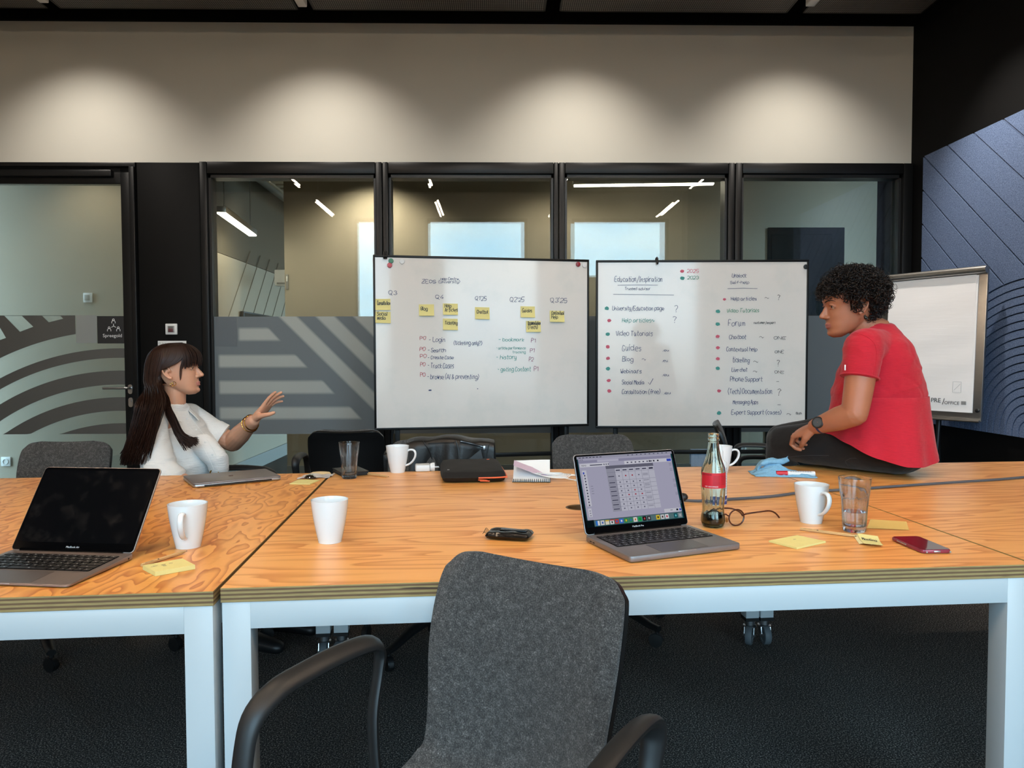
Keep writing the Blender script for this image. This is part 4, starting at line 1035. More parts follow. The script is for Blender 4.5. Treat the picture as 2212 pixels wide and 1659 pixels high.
def make_tumbler(lab, water=False, k=1.0):
    th = thing('tumbler', lab, 'glass', group='fluted drinking glasses'); n = 60
    ho = [(.0, .0265), (.003, .0285), (.008, .029), (.03, .0305), (.06, .0325), (.085, .0345), (.093, .0352), (.100, .0365), (.12, .0385), (.1395, .0402)]
    rings = []
    for (z, r) in ho:
        fl = .0016*max(0, min(1, (.096-z)/.012))*max(0, min(1, z/.006)); rings.append([V(((r-fl*abs(cos(5*2*pi*j/n))**.6)*cos(2*pi*j/n)*k, (r-fl*abs(cos(5*2*pi*j/n))**.6)*sin(2*pi*j/n)*k, z*k)) for j in range(n)])
    inn = [(.1415, .0396), (.1405, .0383), (.12, .0366), (.096, .0332), (.06, .0300), (.03, .0278), (.018, .0268), (.0145, .024), (.0135, .001)]
    for (z, r) in inn: rings.append([V((r*cos(2*pi*j/n)*k, r*sin(2*pi*j/n)*k, z*k)) for j in range(n)])
    MB().loft(rings, True, True).build('glass_body', M_glass, th, angle=40)
    if water:
        w = [(.0142, .001), (.0150, .0240), (.0185, .02665), (.03, .0277), (.052, .02935), (.0524, .001)]
        MB().loft([[V((r*.997*cos(2*pi*j/40)*k, r*.997*sin(2*pi*j/40)*k, z*k)) for j in range(40)] for z, r in w], True, True).build('water', M_water, th, angle=40)
    return th
tg = make_tumbler('tall empty fluted glass near the far end of the table seam', k=.97); tg.location = ont(755, 1033)+V((0, 0, E0))
tg = make_tumbler('fluted glass with a little water beside the right white mug', True, 1.0); tg.location = ont(1845, 1147)+V((0, 0, E0)); tg.rotation_euler = (0, 0, .3)

# ---- cola bottle
bt = thing('cola_bottle', 'open glass cola bottle with red label and a little cola, beside the open laptop', 'bottle', ont(1540, 1137)+V((0, 0, E0)), radians(-8))
KB = 1.21e-3; n = 60
ho = [(0, .0245), (2, .0275), (6, .0295), (13, .0322), (20, .0322), (26, .0312), (34, .0292), (44, .0288), (56, .0298), (70, .0312), (85, .0318), (88, .0322), (105, .0322), (123, .0316), (132, .0302), (142, .0262), (152, .0218), (163, .0182), (176, .0155), (187, .0138), (191, .0136), (192.5, .0152), (196, .0156), (198, .0138), (201, .0138), (203, .0148), (206, .0148), (208, .0130)]
inn = [(207.5, .0102), (200, .0100), (187, .0110), (176, .0130), (163, .0159), (152, .0197), (142, .0241), (132, .0282), (123, .0296), (105, .0302), (88, .0302), (70, .0290), (56, .0276), (44, .0267), (34, .0272), (26, .0293), (20, .0304), (13, .0304), (6, .0272), (3.4, .022), (2.8, .001)]
rings = []
for (z, r) in ho:
    fl = 0
    if 14 < z < 86: fl = .0011*min(1, (z-14)/8)*min(1, (86-z)/6)
    if 134 < z < 178: fl = .0007*min(1, (z-134)/8)*min(1, (178-z)/10)
    rings.append([V(((r-fl*abs(cos(5*2*pi*j/n)))*cos(2*pi*j/n), (r-fl*abs(cos(5*2*pi*j/n)))*sin(2*pi*j/n), z*KB)) for j in range(n)])
for (z, r) in inn: rings.append([V((r*cos(2*pi*j/n), r*sin(2*pi*j/n), z*KB)) for j in range(n)])
m, t, o = newmat('bottle_glass'); g = t.n('ShaderNodeBsdfGlass'); g.inputs['Roughness'].default_value = 0; g.inputs['IOR'].default_value = 1.5; t.put(g.inputs[0], (.95, .985, .95)); t.L.new(g.outputs[0], o.inputs[0])
MB().loft(rings, True, True).build('glass_body', m, bt, angle=50)
w = [(2.9, .001), (3.6, .0218), (6.1, .0270), (13, .0302), (20, .0302), (26, .0291), (30, .0281), (30.3, .001)]
MB().loft([[V((r*.995*cos(2*pi*j/40), r*.995*sin(2*pi*j/40), z*KB)) for j in range(40)] for z, r in w], True, True).build('cola', M_cola, bt, angle=40)
M_red = plain('red_label', (206, 28, 44), .45, 0, 30, .04)
lab = MB(); a0, a1 = radians(-165), radians(5); N_ = 24
rows = [[V(((rr)*cos(a0+(a1-a0)*j/N_), (rr)*sin(a0+(a1-a0)*j/N_), z*KB)) for j in range(N_+1)] for z, rr in ((89, .03255), (97, .03255), (105, .0326), (114, .0324), (122.5, .0321))]
sheet(lab, rows, [[V((p.x*.996, p.y*.996, p.z)) for p in r] for r in rows]).build('label', M_red, bt)
def wrap_text(mb, s, ang0, zc, size, R_):
    tmp = MB(); text_mb(tmp, s, Matrix.Identity(4), size)
    mb.add([V((R_*cos(ang0+p.x/R_), R_*sin(ang0+p.x/R_), zc+p.y)) for p in tmp.v], tmp.f)
tx = MB(); wrap_text(tx, 'MIT GESCHMACK', radians(-138), 91.5*KB, .0046, .0328); stuff(tx.build('lettering', M_whiteplastic, bt, smooth=False))
tx = MB(); wrap_text(tx, 'ZERO SUGAR', radians(-160), 117.5*KB, .0052, .0326); stuff(tx.build('lettering', M_ink, bt, smooth=False))
tx = MB()
for k in range(7):
    for a_, b_ in ((-100, -66), (-60, -20)): 
        z = (115-3.0*k)*KB; aa = [radians(a_+(b_-a_)*j/6) for j in range(7)]
        tx.add([V((.03275*cos(q), .03275*sin(q), z)) for q in aa]+[V((.03275*cos(q), .03275*sin(q), z+.0009)) for q in aa], [(j, j+1, j+8, j+7) for j in range(6)])
stuff(tx.build('small_print', plain('dark_red_print', (140, 18, 30), .5), bt, smooth=False))

# ---- board cleaner behind the bottle
sp_ = thing('board_cleaner', 'white board cleaner bottle with nozzle standing behind the cola bottle', 'bottle', ont(1553, 1090)+V((0, 0, E0)), radians(20))
MB().lathe([(.001, .0), (.021, 0), (.0235, .003), (.0235, .125), (.021, .133), (.011, .142), (.0105, .146), (.001, .146)], 32, cap0=True).build('bottle_body', M_whiteplastic, sp_)
MB().lathe([(.0115, .143), (.012, .165), (.0085, .170), (.0075, .186), (.001, .187)], 20, cap0=True).build('nozzle', M_whiteplastic, sp_)
lb = MB(); lb.lathe([(.02375, .004), (.0238, .006), (.0238, .028), (.02375, .03)], 32); lb.build('label', plain('blue_label', (40, 60, 128), .5), sp_)
tx = MB(); wrap_text(tx, 'BOARD', radians(-110), .013, .010, .0241); stuff(tx.build('lettering', M_whiteplastic, sp_, smooth=False))
lb = MB()
for k in range(16):
    for a_ in (-120, -75, -30, 10): lb.add([V((.02385*cos(radians(a_+q*8)), .02385*sin(radians(a_+q*8)), .036+.0052*k+h_)) for h_ in (0, .0016) for q in range(5)], [(j, j+1, j+6, j+5) for j in range(4)])
stuff(lb.build('small_print', plain('print_blue_grey', (132, 150, 172), .6), sp_, smooth=False))

# ---- laptops
M_space = plain('space_grey_aluminium', (146, 142, 142), .42, .65, 200, .05)
M_gold = plain('bronze_grey_aluminium', (152, 138, 132), .42, .7, 200, .05)
M_silver = plain('silver_aluminium', (200, 202, 206), .35, .9, 200, .04)
M_key = plain('black_key', (16, 15, 17), .42); M_bezel = plain('black_bezel_glass', (6, 6, 7), .08); M_keymark = plain('key_legend', (215, 215, 218), .5)
def rrect(w, h, r, n=5):
    pts = []
    for cx_, cy_, a0_ in ((w/2-r, h/2-r, 0), (-w/2+r, h/2-r, pi/2), (-w/2+r, -h/2+r, pi), (w/2-r, -h/2+r, 1.5*pi)):
        for k in range(n+1): pts.append((cx_+r*cos(a0_+pi/2*k/n), cy_+r*sin(a0_+pi/2*k/n)))
    return pts
def slab(mb, w, h, t_, r, e, fn=None):
    """flat rounded slab with softened edges, z from 0 to t_"""
    fn = fn or (lambda p: p); rings = []
    for ins, z in ((e, 0), (e*.3, e*.3), (0, e), (0, t_-e), (e*.3, t_-e*.3), (e, t_)):
        rings.append([fn(V((x, y, z))) for x, y in rrect(w-2*ins, h-2*ins, max(r-ins, .001))])
    return mb.loft(rings)
def make_laptop(lab, name, w, d, tb, mat, H, e, lid_px, L, wedge=0.0, brand='', screen=None, group=None):
    """H = hinge middle on the table, e = unit vector to the laptop's right; local x right, y towards the screen"""
    fwd = V((-e.y, e.x, 0)); org = H-fwd*(d/2)
    th = thing(name, lab, 'laptop', (org.x, org.y, TZ+E0), atan2(e.y, e.x))
    base = MB()
    def wd(p): k = (p.y+d/2)/d; return V((p.x, p.y, .0015+p.z*(1-wedge*(1-k))))
    slab(base, w, d, tb, .010, .0022, wd); 
    for x in (-w*.4, w*.4):
        for y in (-d*.4, d*.4): base.lathe([(.006, 0), (.006, .002)], 12, M=Matrix.Translation((x, y, 0)), cap0=True)
    base.build('base', mat, th)
    ztop = lambda y: .0015+tb*(1-wedge*(1-(y+d/2)/d))+.0002
    kb = MB(); kw, kh = .272, .104; ky = d*.5-.026-kh/2
    kb.prism(rrect(kw, kh, .003), 0, .0004, lambda u, v, h: V((u, ky+v, ztop(ky+v)+h))); kbo = kb.build('keyboard', M_bezel, th)
    kmesh = {}; mk = MB()
    rows = [[1.5]+[1]*12+[1.0], [1]*13+[1.5], [1.5]+[1]*12+[1.0], [1.75]+[1]*11+[1.75], [1.25]+[1]*11+[2.25], [1, 1, 1, 1.25, 5.0, 1.25, 1, 1, 1, 1]]
    for ri, row in enumerate(rows):
        tot = sum(row); pitch = kw/tot; x = -kw/2; hh = kh/6*(.86 if ri else .80); yy = ky+kh/2-kh/6*(ri+.5)
        for kx in row:
            ww = round(kx*pitch-.0028, 5); key = (ww, hh)
            if key not in kmesh: kmesh[key] = MB().box((0, 0, .0006), (ww, hh, .0012), bev=.0004, seg=1).mesh('key', M_key)
            o_ = link('key', kmesh[key], kbo); o_.location = (x+kx*pitch/2, yy, ztop(yy)+.0004)
            mk.box((x+kx*pitch/2+random.uniform(-.002, .002), yy+random.uniform(-.001, .001), ztop(yy)+.00165), (.0026 if kx < 2 else .0036, .0020, .0001))
            x += kx*pitch
    stuff(mk.build('key_legends', M_keymark, kbo, smooth=False)); 
    MB().prism(rrect(.130, d*.33, .004), 0, .0003, lambda u, v, h: V((u, -d/2+.006+d*.165+v, ztop(-d/2+d*.17+v)+h))).build('trackpad', plain(name+'_trackpad_'+brand[-3:], tuple(int(c*.93) for c in ((118, 116, 118) if mat == M_space else (140, 126, 120))), .35, .7), th)
    nt_ = MB(); nt_.box((0, -d/2+.002, ztop(-d/2)-.0016), (.05, .0048, .002), bev=.0008); nt_.build('finger_notch', M_silver, th)
    pt = MB()
    for q in (.03, .045): pt.box((-w/2, d/2-q, tb*.5), (.0012, .009, .003), bev=.0005)
    pt.box((w/2, d/2-.02, tb*.5), (.0012, .005, .004), bev=.0005); stuff(pt.build('ports', M_blackplastic, th))
    # lid angle so that its top edge meets the photograph
    best = None; hz = TZ+E0+.0015+tb; hp = V((H.x, H.y, hz))-fwd*.004
    for k in range(900):
        a = radians(60+k*.1); dv = fwd*(-cos(a))+V((0, 0, sin(a))); tpt = hp+dv*L   # a = opening angle from the keyboard
        q = tpt-CAM; py_ = CY-F_PX*q.dot(CU)/q.dot(_f)
        if best is None or abs(py_-lid_px) < best[0]: best = (abs(py_-lid_px), a)
    a = best[1]
    lz = V((0, -cos(a), sin(a))); ly = V((0, sin(a), cos(a)))           # up the lid, out of its back
    # lid-local: u right, v up the lid, h out of the screen (towards the user)
    def lp(u, v, h=0): return V((u, d/2-.004, .0015+tb))+lz*v-ly*h
    lid = MB(); slab(lid, w, L, .0042, .010, .0012, lambda p: lp(p.x, p.y+L/2, -p.z)); lid = lid.build('lid', mat, th)
    MB().prism(rrect(w-.004, L-.004, .008), 0, .0006, lambda u, v, h: lp(u, v+L/2, h)).build('bezel', M_bezel, lid)
    MB().tube([lp(-w*.42, .002, -.002), lp(w*.42, .002, -.002)], .005, 10).build('hinge', M_bezel, lid)
    tx = MB(); tmp = MB(); text_mb(tmp, brand, Matrix.Identity(4), .0062, align='CENTER'); tx.add([lp(p.x, .0085+p.y, .0008) for p in tmp.v], tmp.f); stuff(tx.build('lettering', M_keymark, lid, smooth=False))
    return th, lid, lp
# open grey laptop
e = V((cos(.369), sin(.369), 0)); D_ = .2125; Hm = V((.5010, 1.9093, TZ))-e*.154
lt1, lid1, lp1 = make_laptop('open grey laptop showing a table on its lit screen, in front of the cola bottle', 'laptop', .306, D_, .0135, M_space, Hm, e, 976, .205, brand='MacBook Pro')
# open laptop with black screen
e2 = V((cos(-.130), sin(-.130), 0)); Hm2 = V((-.8303, 1.6687, TZ))-e2*.1525
lt2, lid2, lp2 = make_laptop('open bronze grey laptop with a smudged black screen at the picture edge', 'laptop', .304, .212, .0125, M_gold, Hm2, e2, 1010, .212, wedge=.62, brand='MacBook Air')
m, t, o = newmat('smudged_black_glass'); co = t.coord(); sm = t.noise(co, 22, 4, .6); sm2 = t.noise(co, 130, 1)
k = t.ramp(sm, [(.52, (0, 0, 0)), (.72, (1, 1, 1))]); dots = t.ramp(sm2, [(.80, (0, 0, 0)), (.83, (1, 1, 1))])
b = pbsdf(t, o, t.mix(t.m('MULTIPLY', k, .35), (.003, .003, .0035), (.016, .014, .0135)), t.m('MULTIPLY_ADD', k, .12, .08)); b.inputs['Specular IOR Level'].default_value = .35
MB().prism(rrect(.290, .182, .006), 0, .0002, lambda u, v, h: lp2(u, v+.112, h+.0008)).build('display', m, lid2)
# lit screen of the open grey laptop: flat picture built from coloured patches
SW, SH, S0 = .288, .180, .0185
def scr(mb, u0, v0, u1, v1, h): mb.quad(lp1((u0-.5)*SW, S0+v0*SH, h), lp1((u1-.5)*SW, S0+v0*SH, h), lp1((u1-.5)*SW, S0+v1*SH, h), lp1((u0-.5)*SW, S0+v1*SH, h))
ES = {}
def es(c, s=.62):
    if (c, s) not in ES: ES[(c, s)] = emit('screen_%d_%d_%d' % c, c, s)
    return ES[(c, s)]
PATCH = {}
def patch(c, u0, v0, u1, v1, lvl): PATCH.setdefault(c, []).append((u0, v0, u1, v1, .0008+.00012*lvl))
patch((20, 66, 74), 0, 0, 1, 1, 0); patch((10, 24, 28), .0, 0, .07, .10, 1)
patch((186, 184, 208), .01, .095, .985, .965, 1); patch((172, 172, 192), 0, .965, 1, 1, 1)
patch((158, 156, 184), .01, .905, .985, .942, 2); patch((200, 198, 220), .20, .908, .42, .94, 3)
patch((226, 226, 238), .02, .845, .315, .895, 2); patch((226, 226, 238), .475, .85, .985, .90, 2); patch((62, 84, 206), .93, .855, .978, .893, 3)
patch((216, 216, 230), .03, .29, .075, .80, 2); patch((216, 216, 230), .03, .14, .065, .26, 2); patch((220, 220, 232), .80, .105, .985, .155, 2)
patch((58, 80, 200), .038, .745, .052, .775, 3)
for k in range(11): patch((70, 70, 92), .046, .715-.042*k, .058, .735-.042*k, 3)
for k in range(3): patch((120, 120, 140), .042, .155+.033*k, .055, .165+.033*k, 3)
for k in range(7): patch((80, 80, 104), .50+.042*k, .866, .517+.042*k, .882, 3)
for k in range(3): patch((50, 50, 66), .735+.045*k, .864, .752+.045*k, .886, 3)
patch((90, 90, 112), .12, .862, .245, .876, 3)
for k in range(3): patch((110, 110, 130), .258+.022*k, .86, .27+.022*k, .88, 3)
for k in range(10): patch((92, 92, 116), .52+.046*k, .977, .535+.046*k, .99, 2)
for k in range(7): patch((70, 70, 92), .02+.035*k, .977, .042+.035*k, .988, 2)
for k in range(3): patch((96, 96, 120), .016+.016*k, .948, .026+.016*k, .958, 2)
# table on the screen
c0, c1_, r0_, r1_ = .275, .775, .185, .80
patch((112, 112, 130), c0, .80, c1_, .845, 2); patch((206, 206, 222), c0, r0_, c1_, r1_, 2); patch((166, 166, 184), c0, r0_, .362, r1_, 3)
cols = [.362, .431, .50, .569, .638, .71]; rws = [.745, .625, .565, .50, .44, .375, .31, .25]
for x in cols: patch((136, 136, 156), x-.0012, r0_, x+.0012, r1_, 4)
for y in rws: patch((136, 136, 156), c0, y-.0018, c1_, y+.0018, 4)
ymid = [.685, .595, .533, .47, .408, .343, .28, .218]
RED = {(0, 1), (0, 2), (3, 2), (4, 1), (4, 2), (4, 3)}
for i, y in enumerate(ymid):
    patch((76, 76, 98), .285, y-.006, .345, y+.006, 5)
    for j in range(4):
        x = .396+.069*j; c_ = (178, 40, 60) if (i, j) in RED else (112, 112, 132); patch(c_, x-.007, y-.009, x+.007, y+.009, 5)
    for q in range(1+(i % 3)+(2 if i == 0 else 0)): patch((128, 128, 148), .645, y+.012-.013*q, .70, y+.017-.013*q, 5)
for j in range(5): patch((66, 66, 90), .372+.069*j, .762, .416+.069*j, .778, 5)
patch((60, 60, 84), .72, .758, .765, .782, 5)
for (u_, v_) in ((.945, .82), (.945, .74), (.955, .58), (.955, .5), (.955, .38), (.97, .25)): 
    for q in range(3): patch((140, 140, 160), u_, v_-.016*q, u_+.03, v_+.005-.016*q, 2)
for q in range(4): patch((140, 140, 160), .095, .565-.035*q, .118, .572-.035*q, 2)
patch((22, 26, 40), .93, .118, .95, .145, 3); patch((70, 92, 210), .962, .115, .982, .145, 3); patch((110, 110, 130), .865, .127, .89, .135, 3)
# dock
patch((96, 128, 132), .07, .008, .985, .088, 1)
ICON = [((52, 130, 226), (240, 240, 244)), ((228, 228, 228), (60, 110, 200)), ((240, 236, 214), (226, 196, 80)), ((242, 242, 244), (206, 60, 60)), ((206, 70, 60), (60, 110, 210)), ((60, 120, 220), (242, 242, 244)), ((50, 150, 90), (236, 190, 60)), ((58, 150, 96), (70, 110, 200)), ((242, 240, 236), (224, 140, 60)), ((40, 178, 96), (14, 40, 26)), ((24, 24, 28), (200, 80, 90)), ((60, 60, 66), (200, 200, 206)), None, ((240, 206, 60), (50, 40, 26)), ((226, 226, 228), (70, 50, 50)), ((240, 238, 240), (200, 60, 80)), None, ((20, 90, 100), (120, 214, 220)), ((150, 160, 166), (196, 204, 208))]
for k, ic_ in enumerate(ICON):
    if not ic_: continue
    u_ = .085+.0475*k; patch(ic_[0], u_, .016, u_+.038, .08, 2)
    if k == 3: patch((206, 60, 60), u_, .066, u_+.038, .08, 3); patch((70, 70, 74), u_+.012, .028, u_+.026, .058, 3)
    elif k == 9:
        for q in range(3): patch(ic_[1], u_+.009, .034+.012*q, u_+.03, .039+.012*q, 3)
    elif k == 2: patch(ic_[1], u_, .062, u_+.038, .08, 3)
    elif k == 0: patch(ic_[1], u_+.019, .016, u_+.038, .08, 3)
    else: patch(ic_[1], u_+.012, .034, u_+.027, .062, 3)
dsp = MB(); mats_ = []
for i, (c_, rr) in enumerate(PATCH.items()):
    mats_.append(es(c_)); dsp.mat(i)
    for q in rr: scr(dsp, *q)
dpo = dsp.build('display', mats_, lid1, smooth=False)
tx = MB(); tmp = MB(); text_mb(tmp, 'miro', Matrix.Identity(4), .0075); tx.add([lp1((.032-.5)*SW+p.x, S0+.858*SH+p.y, .0014) for p in tmp.v], tmp.f); stuff(tx.build('lettering', es((40, 40, 56)), lid1, smooth=False))

# closed silver laptop
a, b_ = ont(413, 1056, .0), ont(613, 1037, .0); e = b_-a; e.z = 0; wcl = .305; e.normalize(); f_ = V((-e.y, e.x, 0)); cl = (a+b_)/2+f_*.108
lt3 = thing('closed_laptop', 'closed grey laptop lying in front of the woman in the white shirt', 'laptop', (cl.x, cl.y, TZ+E0), atan2(e.y, e.x))
mb = MB(); slab(mb, wcl, .215, .0098, .011, .003, lambda p: V((p.x, p.y, p.z+.0015)))
for x in (-.12, .12):
    for y in (-.085, .085): mb.lathe([(.006, 0), (.006, .003)], 12, M=Matrix.Translation((x, y, 0)), cap0=True)
mb.build('base', M_silver, lt3)
mb = MB(); slab(mb, wcl, .215, .0048, .011, .0018, lambda p: V((p.x, p.y, p.z+.0116))); mb.build('lid', M_space, lt3)
MB().box((0, -.1070, .0060), (.235, .003, .006), bev=.001).build('hinge', M_blackplastic, lt3)
mb = MB(); mb.prism([(.009*cos(2*pi*k/18)*(1 if k % 18 else .9)-.004, .010*sin(2*pi*k/18)) for k in range(18)], 0, .0002, lambda u, v, h: V((u, v, .0165+h))); mb.prism([(.002, .0115), (.006, .015), (.005, .0175), (.001, .0135)], 0, .0002, lambda u, v, h: V((u, v, .0165+h))); mb.build('emblem', plain('emblem_bronze', (134, 112, 106), .2, .9), lt3)

# ---- pens, pads and papers
M_pencil = plain('raw_wood_pencil', (206, 166, 112), .6, 0, 50, .08); M_lead = plain('graphite', (50, 48, 48), .5)
def pencil(p0, p1, lab, text=True):
    a, b_ = ont(*p0), ont(*p1); d = b_-a; L = d.length; c = (a+b_)/2
    th = thing('pencil', lab, 'pencil', (c.x, c.y, TZ+E0+.0037), atan2(d.y, d.x), 'raw wooden pencils')
    r = .0039; hx = [[V((x, r*cos(pi/3*k+pi/6), r*sin(pi/3*k+pi/6))) for k in range(6)] for x in (-L/2, L/2-.016)]
    MB().loft(hx).build('shaft', M_pencil, th, smooth=False)
    MB().lathe([(.0036, 0), (.0012, .013)], 12, M=basisM((L/2-.016, 0, 0), (0, 1, 0), (0, 0, 1), (1, 0, 0)), cap0=True).build('sharpened_end', M_pencil, th); MB().lathe([(.0012, 0), (.0003, .004)], 8, M=basisM((L/2-.003, 0, 0), (0, 1, 0), (0, 0, 1), (1, 0, 0)), cap0=True, cap1=True).build('lead', M_lead, th)
    if text:
        tx = MB(); n_ = V((0, -sin(pi/6), cos(pi/6))); up = V((0, cos(pi/6), sin(pi/6)))
        text_mb(tx, 'zeos.eu/start', basisM(V((-L/2+.008, 0, 0))+n_*r*.88*1.0+up*(-.0012), (1, 0, 0), up), .0042)
        q = V((-L/2+.040, 0, 0))+n_*r*.89; tx.quad(q+up*-.0016, q+V((.006, 0, 0))+up*-.0016, q+V((.0035, 0, 0))+up*.0016); stuff(tx.build('lettering', M_ink, th, smooth=False))
    return th
pencil((306, 1225), (404, 1194), 'wooden pencil leaning past the yellow pad beside the left mug')
pencil((1729, 1146), (1850, 1162), 'wooden pencil lying in front of the glass of water')
pencil((786, 1025), (840, 1032), 'wooden pencil between the tall empty glass and the far mug', False)
def pad(c4, hgt, lab, txt=None, rot=0):
    P = [ont(x, y) for x, y in c4]; c = sum(P, V())/4; th = thing('sticky_note_pad', lab, 'note pad', (c.x, c.y, TZ+E0))
    loc_ = [(p.x-c.x, p.y-c.y) for p in P]; ns = max(2, int(hgt/.004)); mb = MB()
    for k in range(ns):
        s_ = 1+random.uniform(-.006, .006); mb.prism([(x*s_, y*s_) for x, y in loc_], hgt*k/ns, hgt*(k+1)/ns)
    mb.build('note_block', M_note if hgt < .004 else plain('yellow_pad_%d' % len(MATS), (236, 222, 146), .8, 0, 40, .04), th, smooth=False)
    if txt:
        a, b_, d_ = V((*loc_[0], 0)), V((*loc_[1], 0)), V((*loc_[3], 0)); tm = MB()
        for i, s in enumerate(txt): handwrite(tm, s, .3, .3+.045*len(s), .45+.2*i, .12, lambda x, y: (a+(b_-a)*x+(d_-a)*(1-y)+V((0, 0, hgt)), V((0, 0, 1))), .0009, lift=.0004, jit=.15)
        stuff(tm.build('handwriting', plain('pale_ink_%d' % len(MATS), (150, 142, 120), .8), th, smooth=False))
    return th
pad([(308.5, 1231), (335.7, 1245.5), (421.5, 1230), (394, 1216)], .0095, 'thick yellow note pad next to the pencil and the left mug', ['lo', 'for us', 'ly'])
pad([(1661, 1171.5), (1721, 1187), (1783.5, 1173), (1722, 1160)], .0042, 'yellow note pad with a small scribble in front of the right mug', ['a'])
pad([(625.5, 1046.5), (670, 1047), (690, 1038.5), (646, 1037.5)], .003, 'yellow note pad beside the closed laptop, under the silver knob')
def leafpaper(name, lab, cat, pts, mat, hfun, txt=None, n=10, group=None):
    """thin curled sheet over four table points; hfun(u, v) = height"""
    P = [ont(*q) for q in pts]; c = sum(P, V())/4; th = thing(name, lab, cat, (c.x, c.y, TZ+E0), 0, group)
    g = lambda u, v: (P[0]*(1-u)*(1-v)+P[1]*u*(1-v)+P[2]*u*v+P[3]*(1-u)*v)-V((c.x, c.y, TZ))
    rows = [[g(j/n, i/n)+V((0, 0, hfun(j/n, i/n)+.0006)) for j in range(n+1)] for i in range(n+1)]
    sheet(MB(), rows, [[p-V((0, 0, .0005)) for p in r] for r in rows]).build('paper', mat, th, angle=60)
    if txt:
        tm = MB()
        for i, s in enumerate(txt): handwrite(tm, s, .12, .12+.1*len(s), .5+.25*i, .22, lambda x, y: (g(x, 1-y)+V((0, 0, hfun(x, 1-y)+.001)), V((0, 0, 1))), .0014, lift=.0003, jit=.15)
        stuff(tm.build('handwriting', INK['black'], th, smooth=False))
    return th
leafpaper('sticky_note', 'loose curled yellow sticky note with writing beside the phone', 'sticky note', [(1866, 1180), (1908, 1184), (1896, 1166), (1852, 1160)], M_note, lambda u, v: .010*(1-v)**2*.4+.016*max(0, v-.55)**1.2+.002, ['Meeting'])
leafpaper('sticky_note', 'pale curled sticky note under the written one, touching the glass of water', 'sticky note', [(1856, 1176), (1884, 1178), (1872, 1162), (1842, 1156)], plain('pale_note', (238, 230, 178), .8), lambda u, v: .003*abs(sin(3*u)))
leafpaper('sticky_note', 'yellow sticky note lying against the table seam behind the glass of water', 'sticky note', [(1872, 1142), (1964, 1146), (1958, 1133), (1880, 1128)], plain('honey_note', (226, 186, 104), .8), lambda u, v: .006*v*v+.001)
leafpaper('sticky_note', 'cream sticky note at the far table edge near the tall empty glass', 'sticky note', [(664, 1026), (716, 1026), (712, 1020), (676, 1020)], plain('cream_note', (236, 214, 168), .8), lambda u, v: .002*sin(3*u))
leafpaper('packet', 'crumpled clear plastic packet by the silver knob', 'packet', [(641, 1035.5), (712, 1033), (724, 1025), (664, 1026.5)], plain('clear_plastic', (214, 208, 206), .25, 0, 30, .1), lambda u, v: .004*abs(sin(7*u+3*v)+.6*sin(11*v)))
kn = thing('chrome_knob', 'small round chrome object beside the yellow note pad', 'knob', ont(670, 1035)+V((0, 0, E0)))
MB().lathe([(.001, .0), (.014, 0), (.0195, .004), (.020, .008), (.015, .014), (.008, .017), (.001, .018)], 28, cap0=True).build('dome', plain('chrome', (205, 205, 208), .08, 1), kn)
MB().lathe([(.0202, .004), (.0212, .006), (.0202, .008)], 28).build('rim', M_blackplastic, kn)
nb = thing('notebook', 'black notebook behind the tall empty glass', 'notebook', ont(757, 1023)+V((0, 0, E0)), radians(28))
MB().box((0, 0, .0022), (.105, .145, .003), bev=.001).build('cover', M_blackplastic, nb); MB().box((.0, 0, .0085), (.10, .140, .009), bev=.0005).build('page_block', plain('page_edge_dark', (40, 42, 44), .8), nb); MB().box((0, 0, .0145), (.105, .145, .003), bev=.001).build('cover', M_blackplastic, nb)

# ---- phone
P = [(1640+x/5.027, 1130+y/5.027) for x, y in [(1430, 147), (1775, 293), (2095, 288), (1720, 142)]]
Q = [ont(x, y, .009) for x, y in P]; c = sum(Q, V())/4; e = (Q[2]-Q[1]); e.z = 0; e.normalize()
ph = thing('phone', 'phone with dark screen in a clear red tinted case near the right table seam', 'phone', (c.x, c.y, TZ+E0), atan2(e.y, e.x))
def skew(p, k=((Q[0]-Q[1]).xy.length)/.142): return V((p.x, p.y*k, p.z))
mb = MB(); slab(mb, .072, .145, .0088, .011, .0028, skew); mb.build('case', plain('red_clear_case', (150, 62, 78), .2, .2), ph)
m, t, o = newmat('dark_red_screen'); b = pbsdf(t, o, lin((46, 8, 20)), .05)
MB().prism([(x, y*((Q[0]-Q[1]).xy.length)/.142) for x, y in rrect(.067, .140, .009)], 0, .0004, lambda u, v, h: V((u, v, .0088+h))).build('display', m, ph)
mb = MB()
for x in (-.028, .028): mb.ball((x, -.0705, .0048), .0022, 8)
mb.box((0, -.0722*((Q[0]-Q[1]).xy.length)/.142, .0045), (.016, .003, .004), bev=.001); mb.build('port', M_silver, ph)
mb = MB(); mb.box((-.036, .030, .005), (.0016, .014, .003), bev=.0006); mb.box((-.036, .010, .005), (.0016, .024, .003), bev=.0006); mb.build('side_buttons', M_silver, ph)

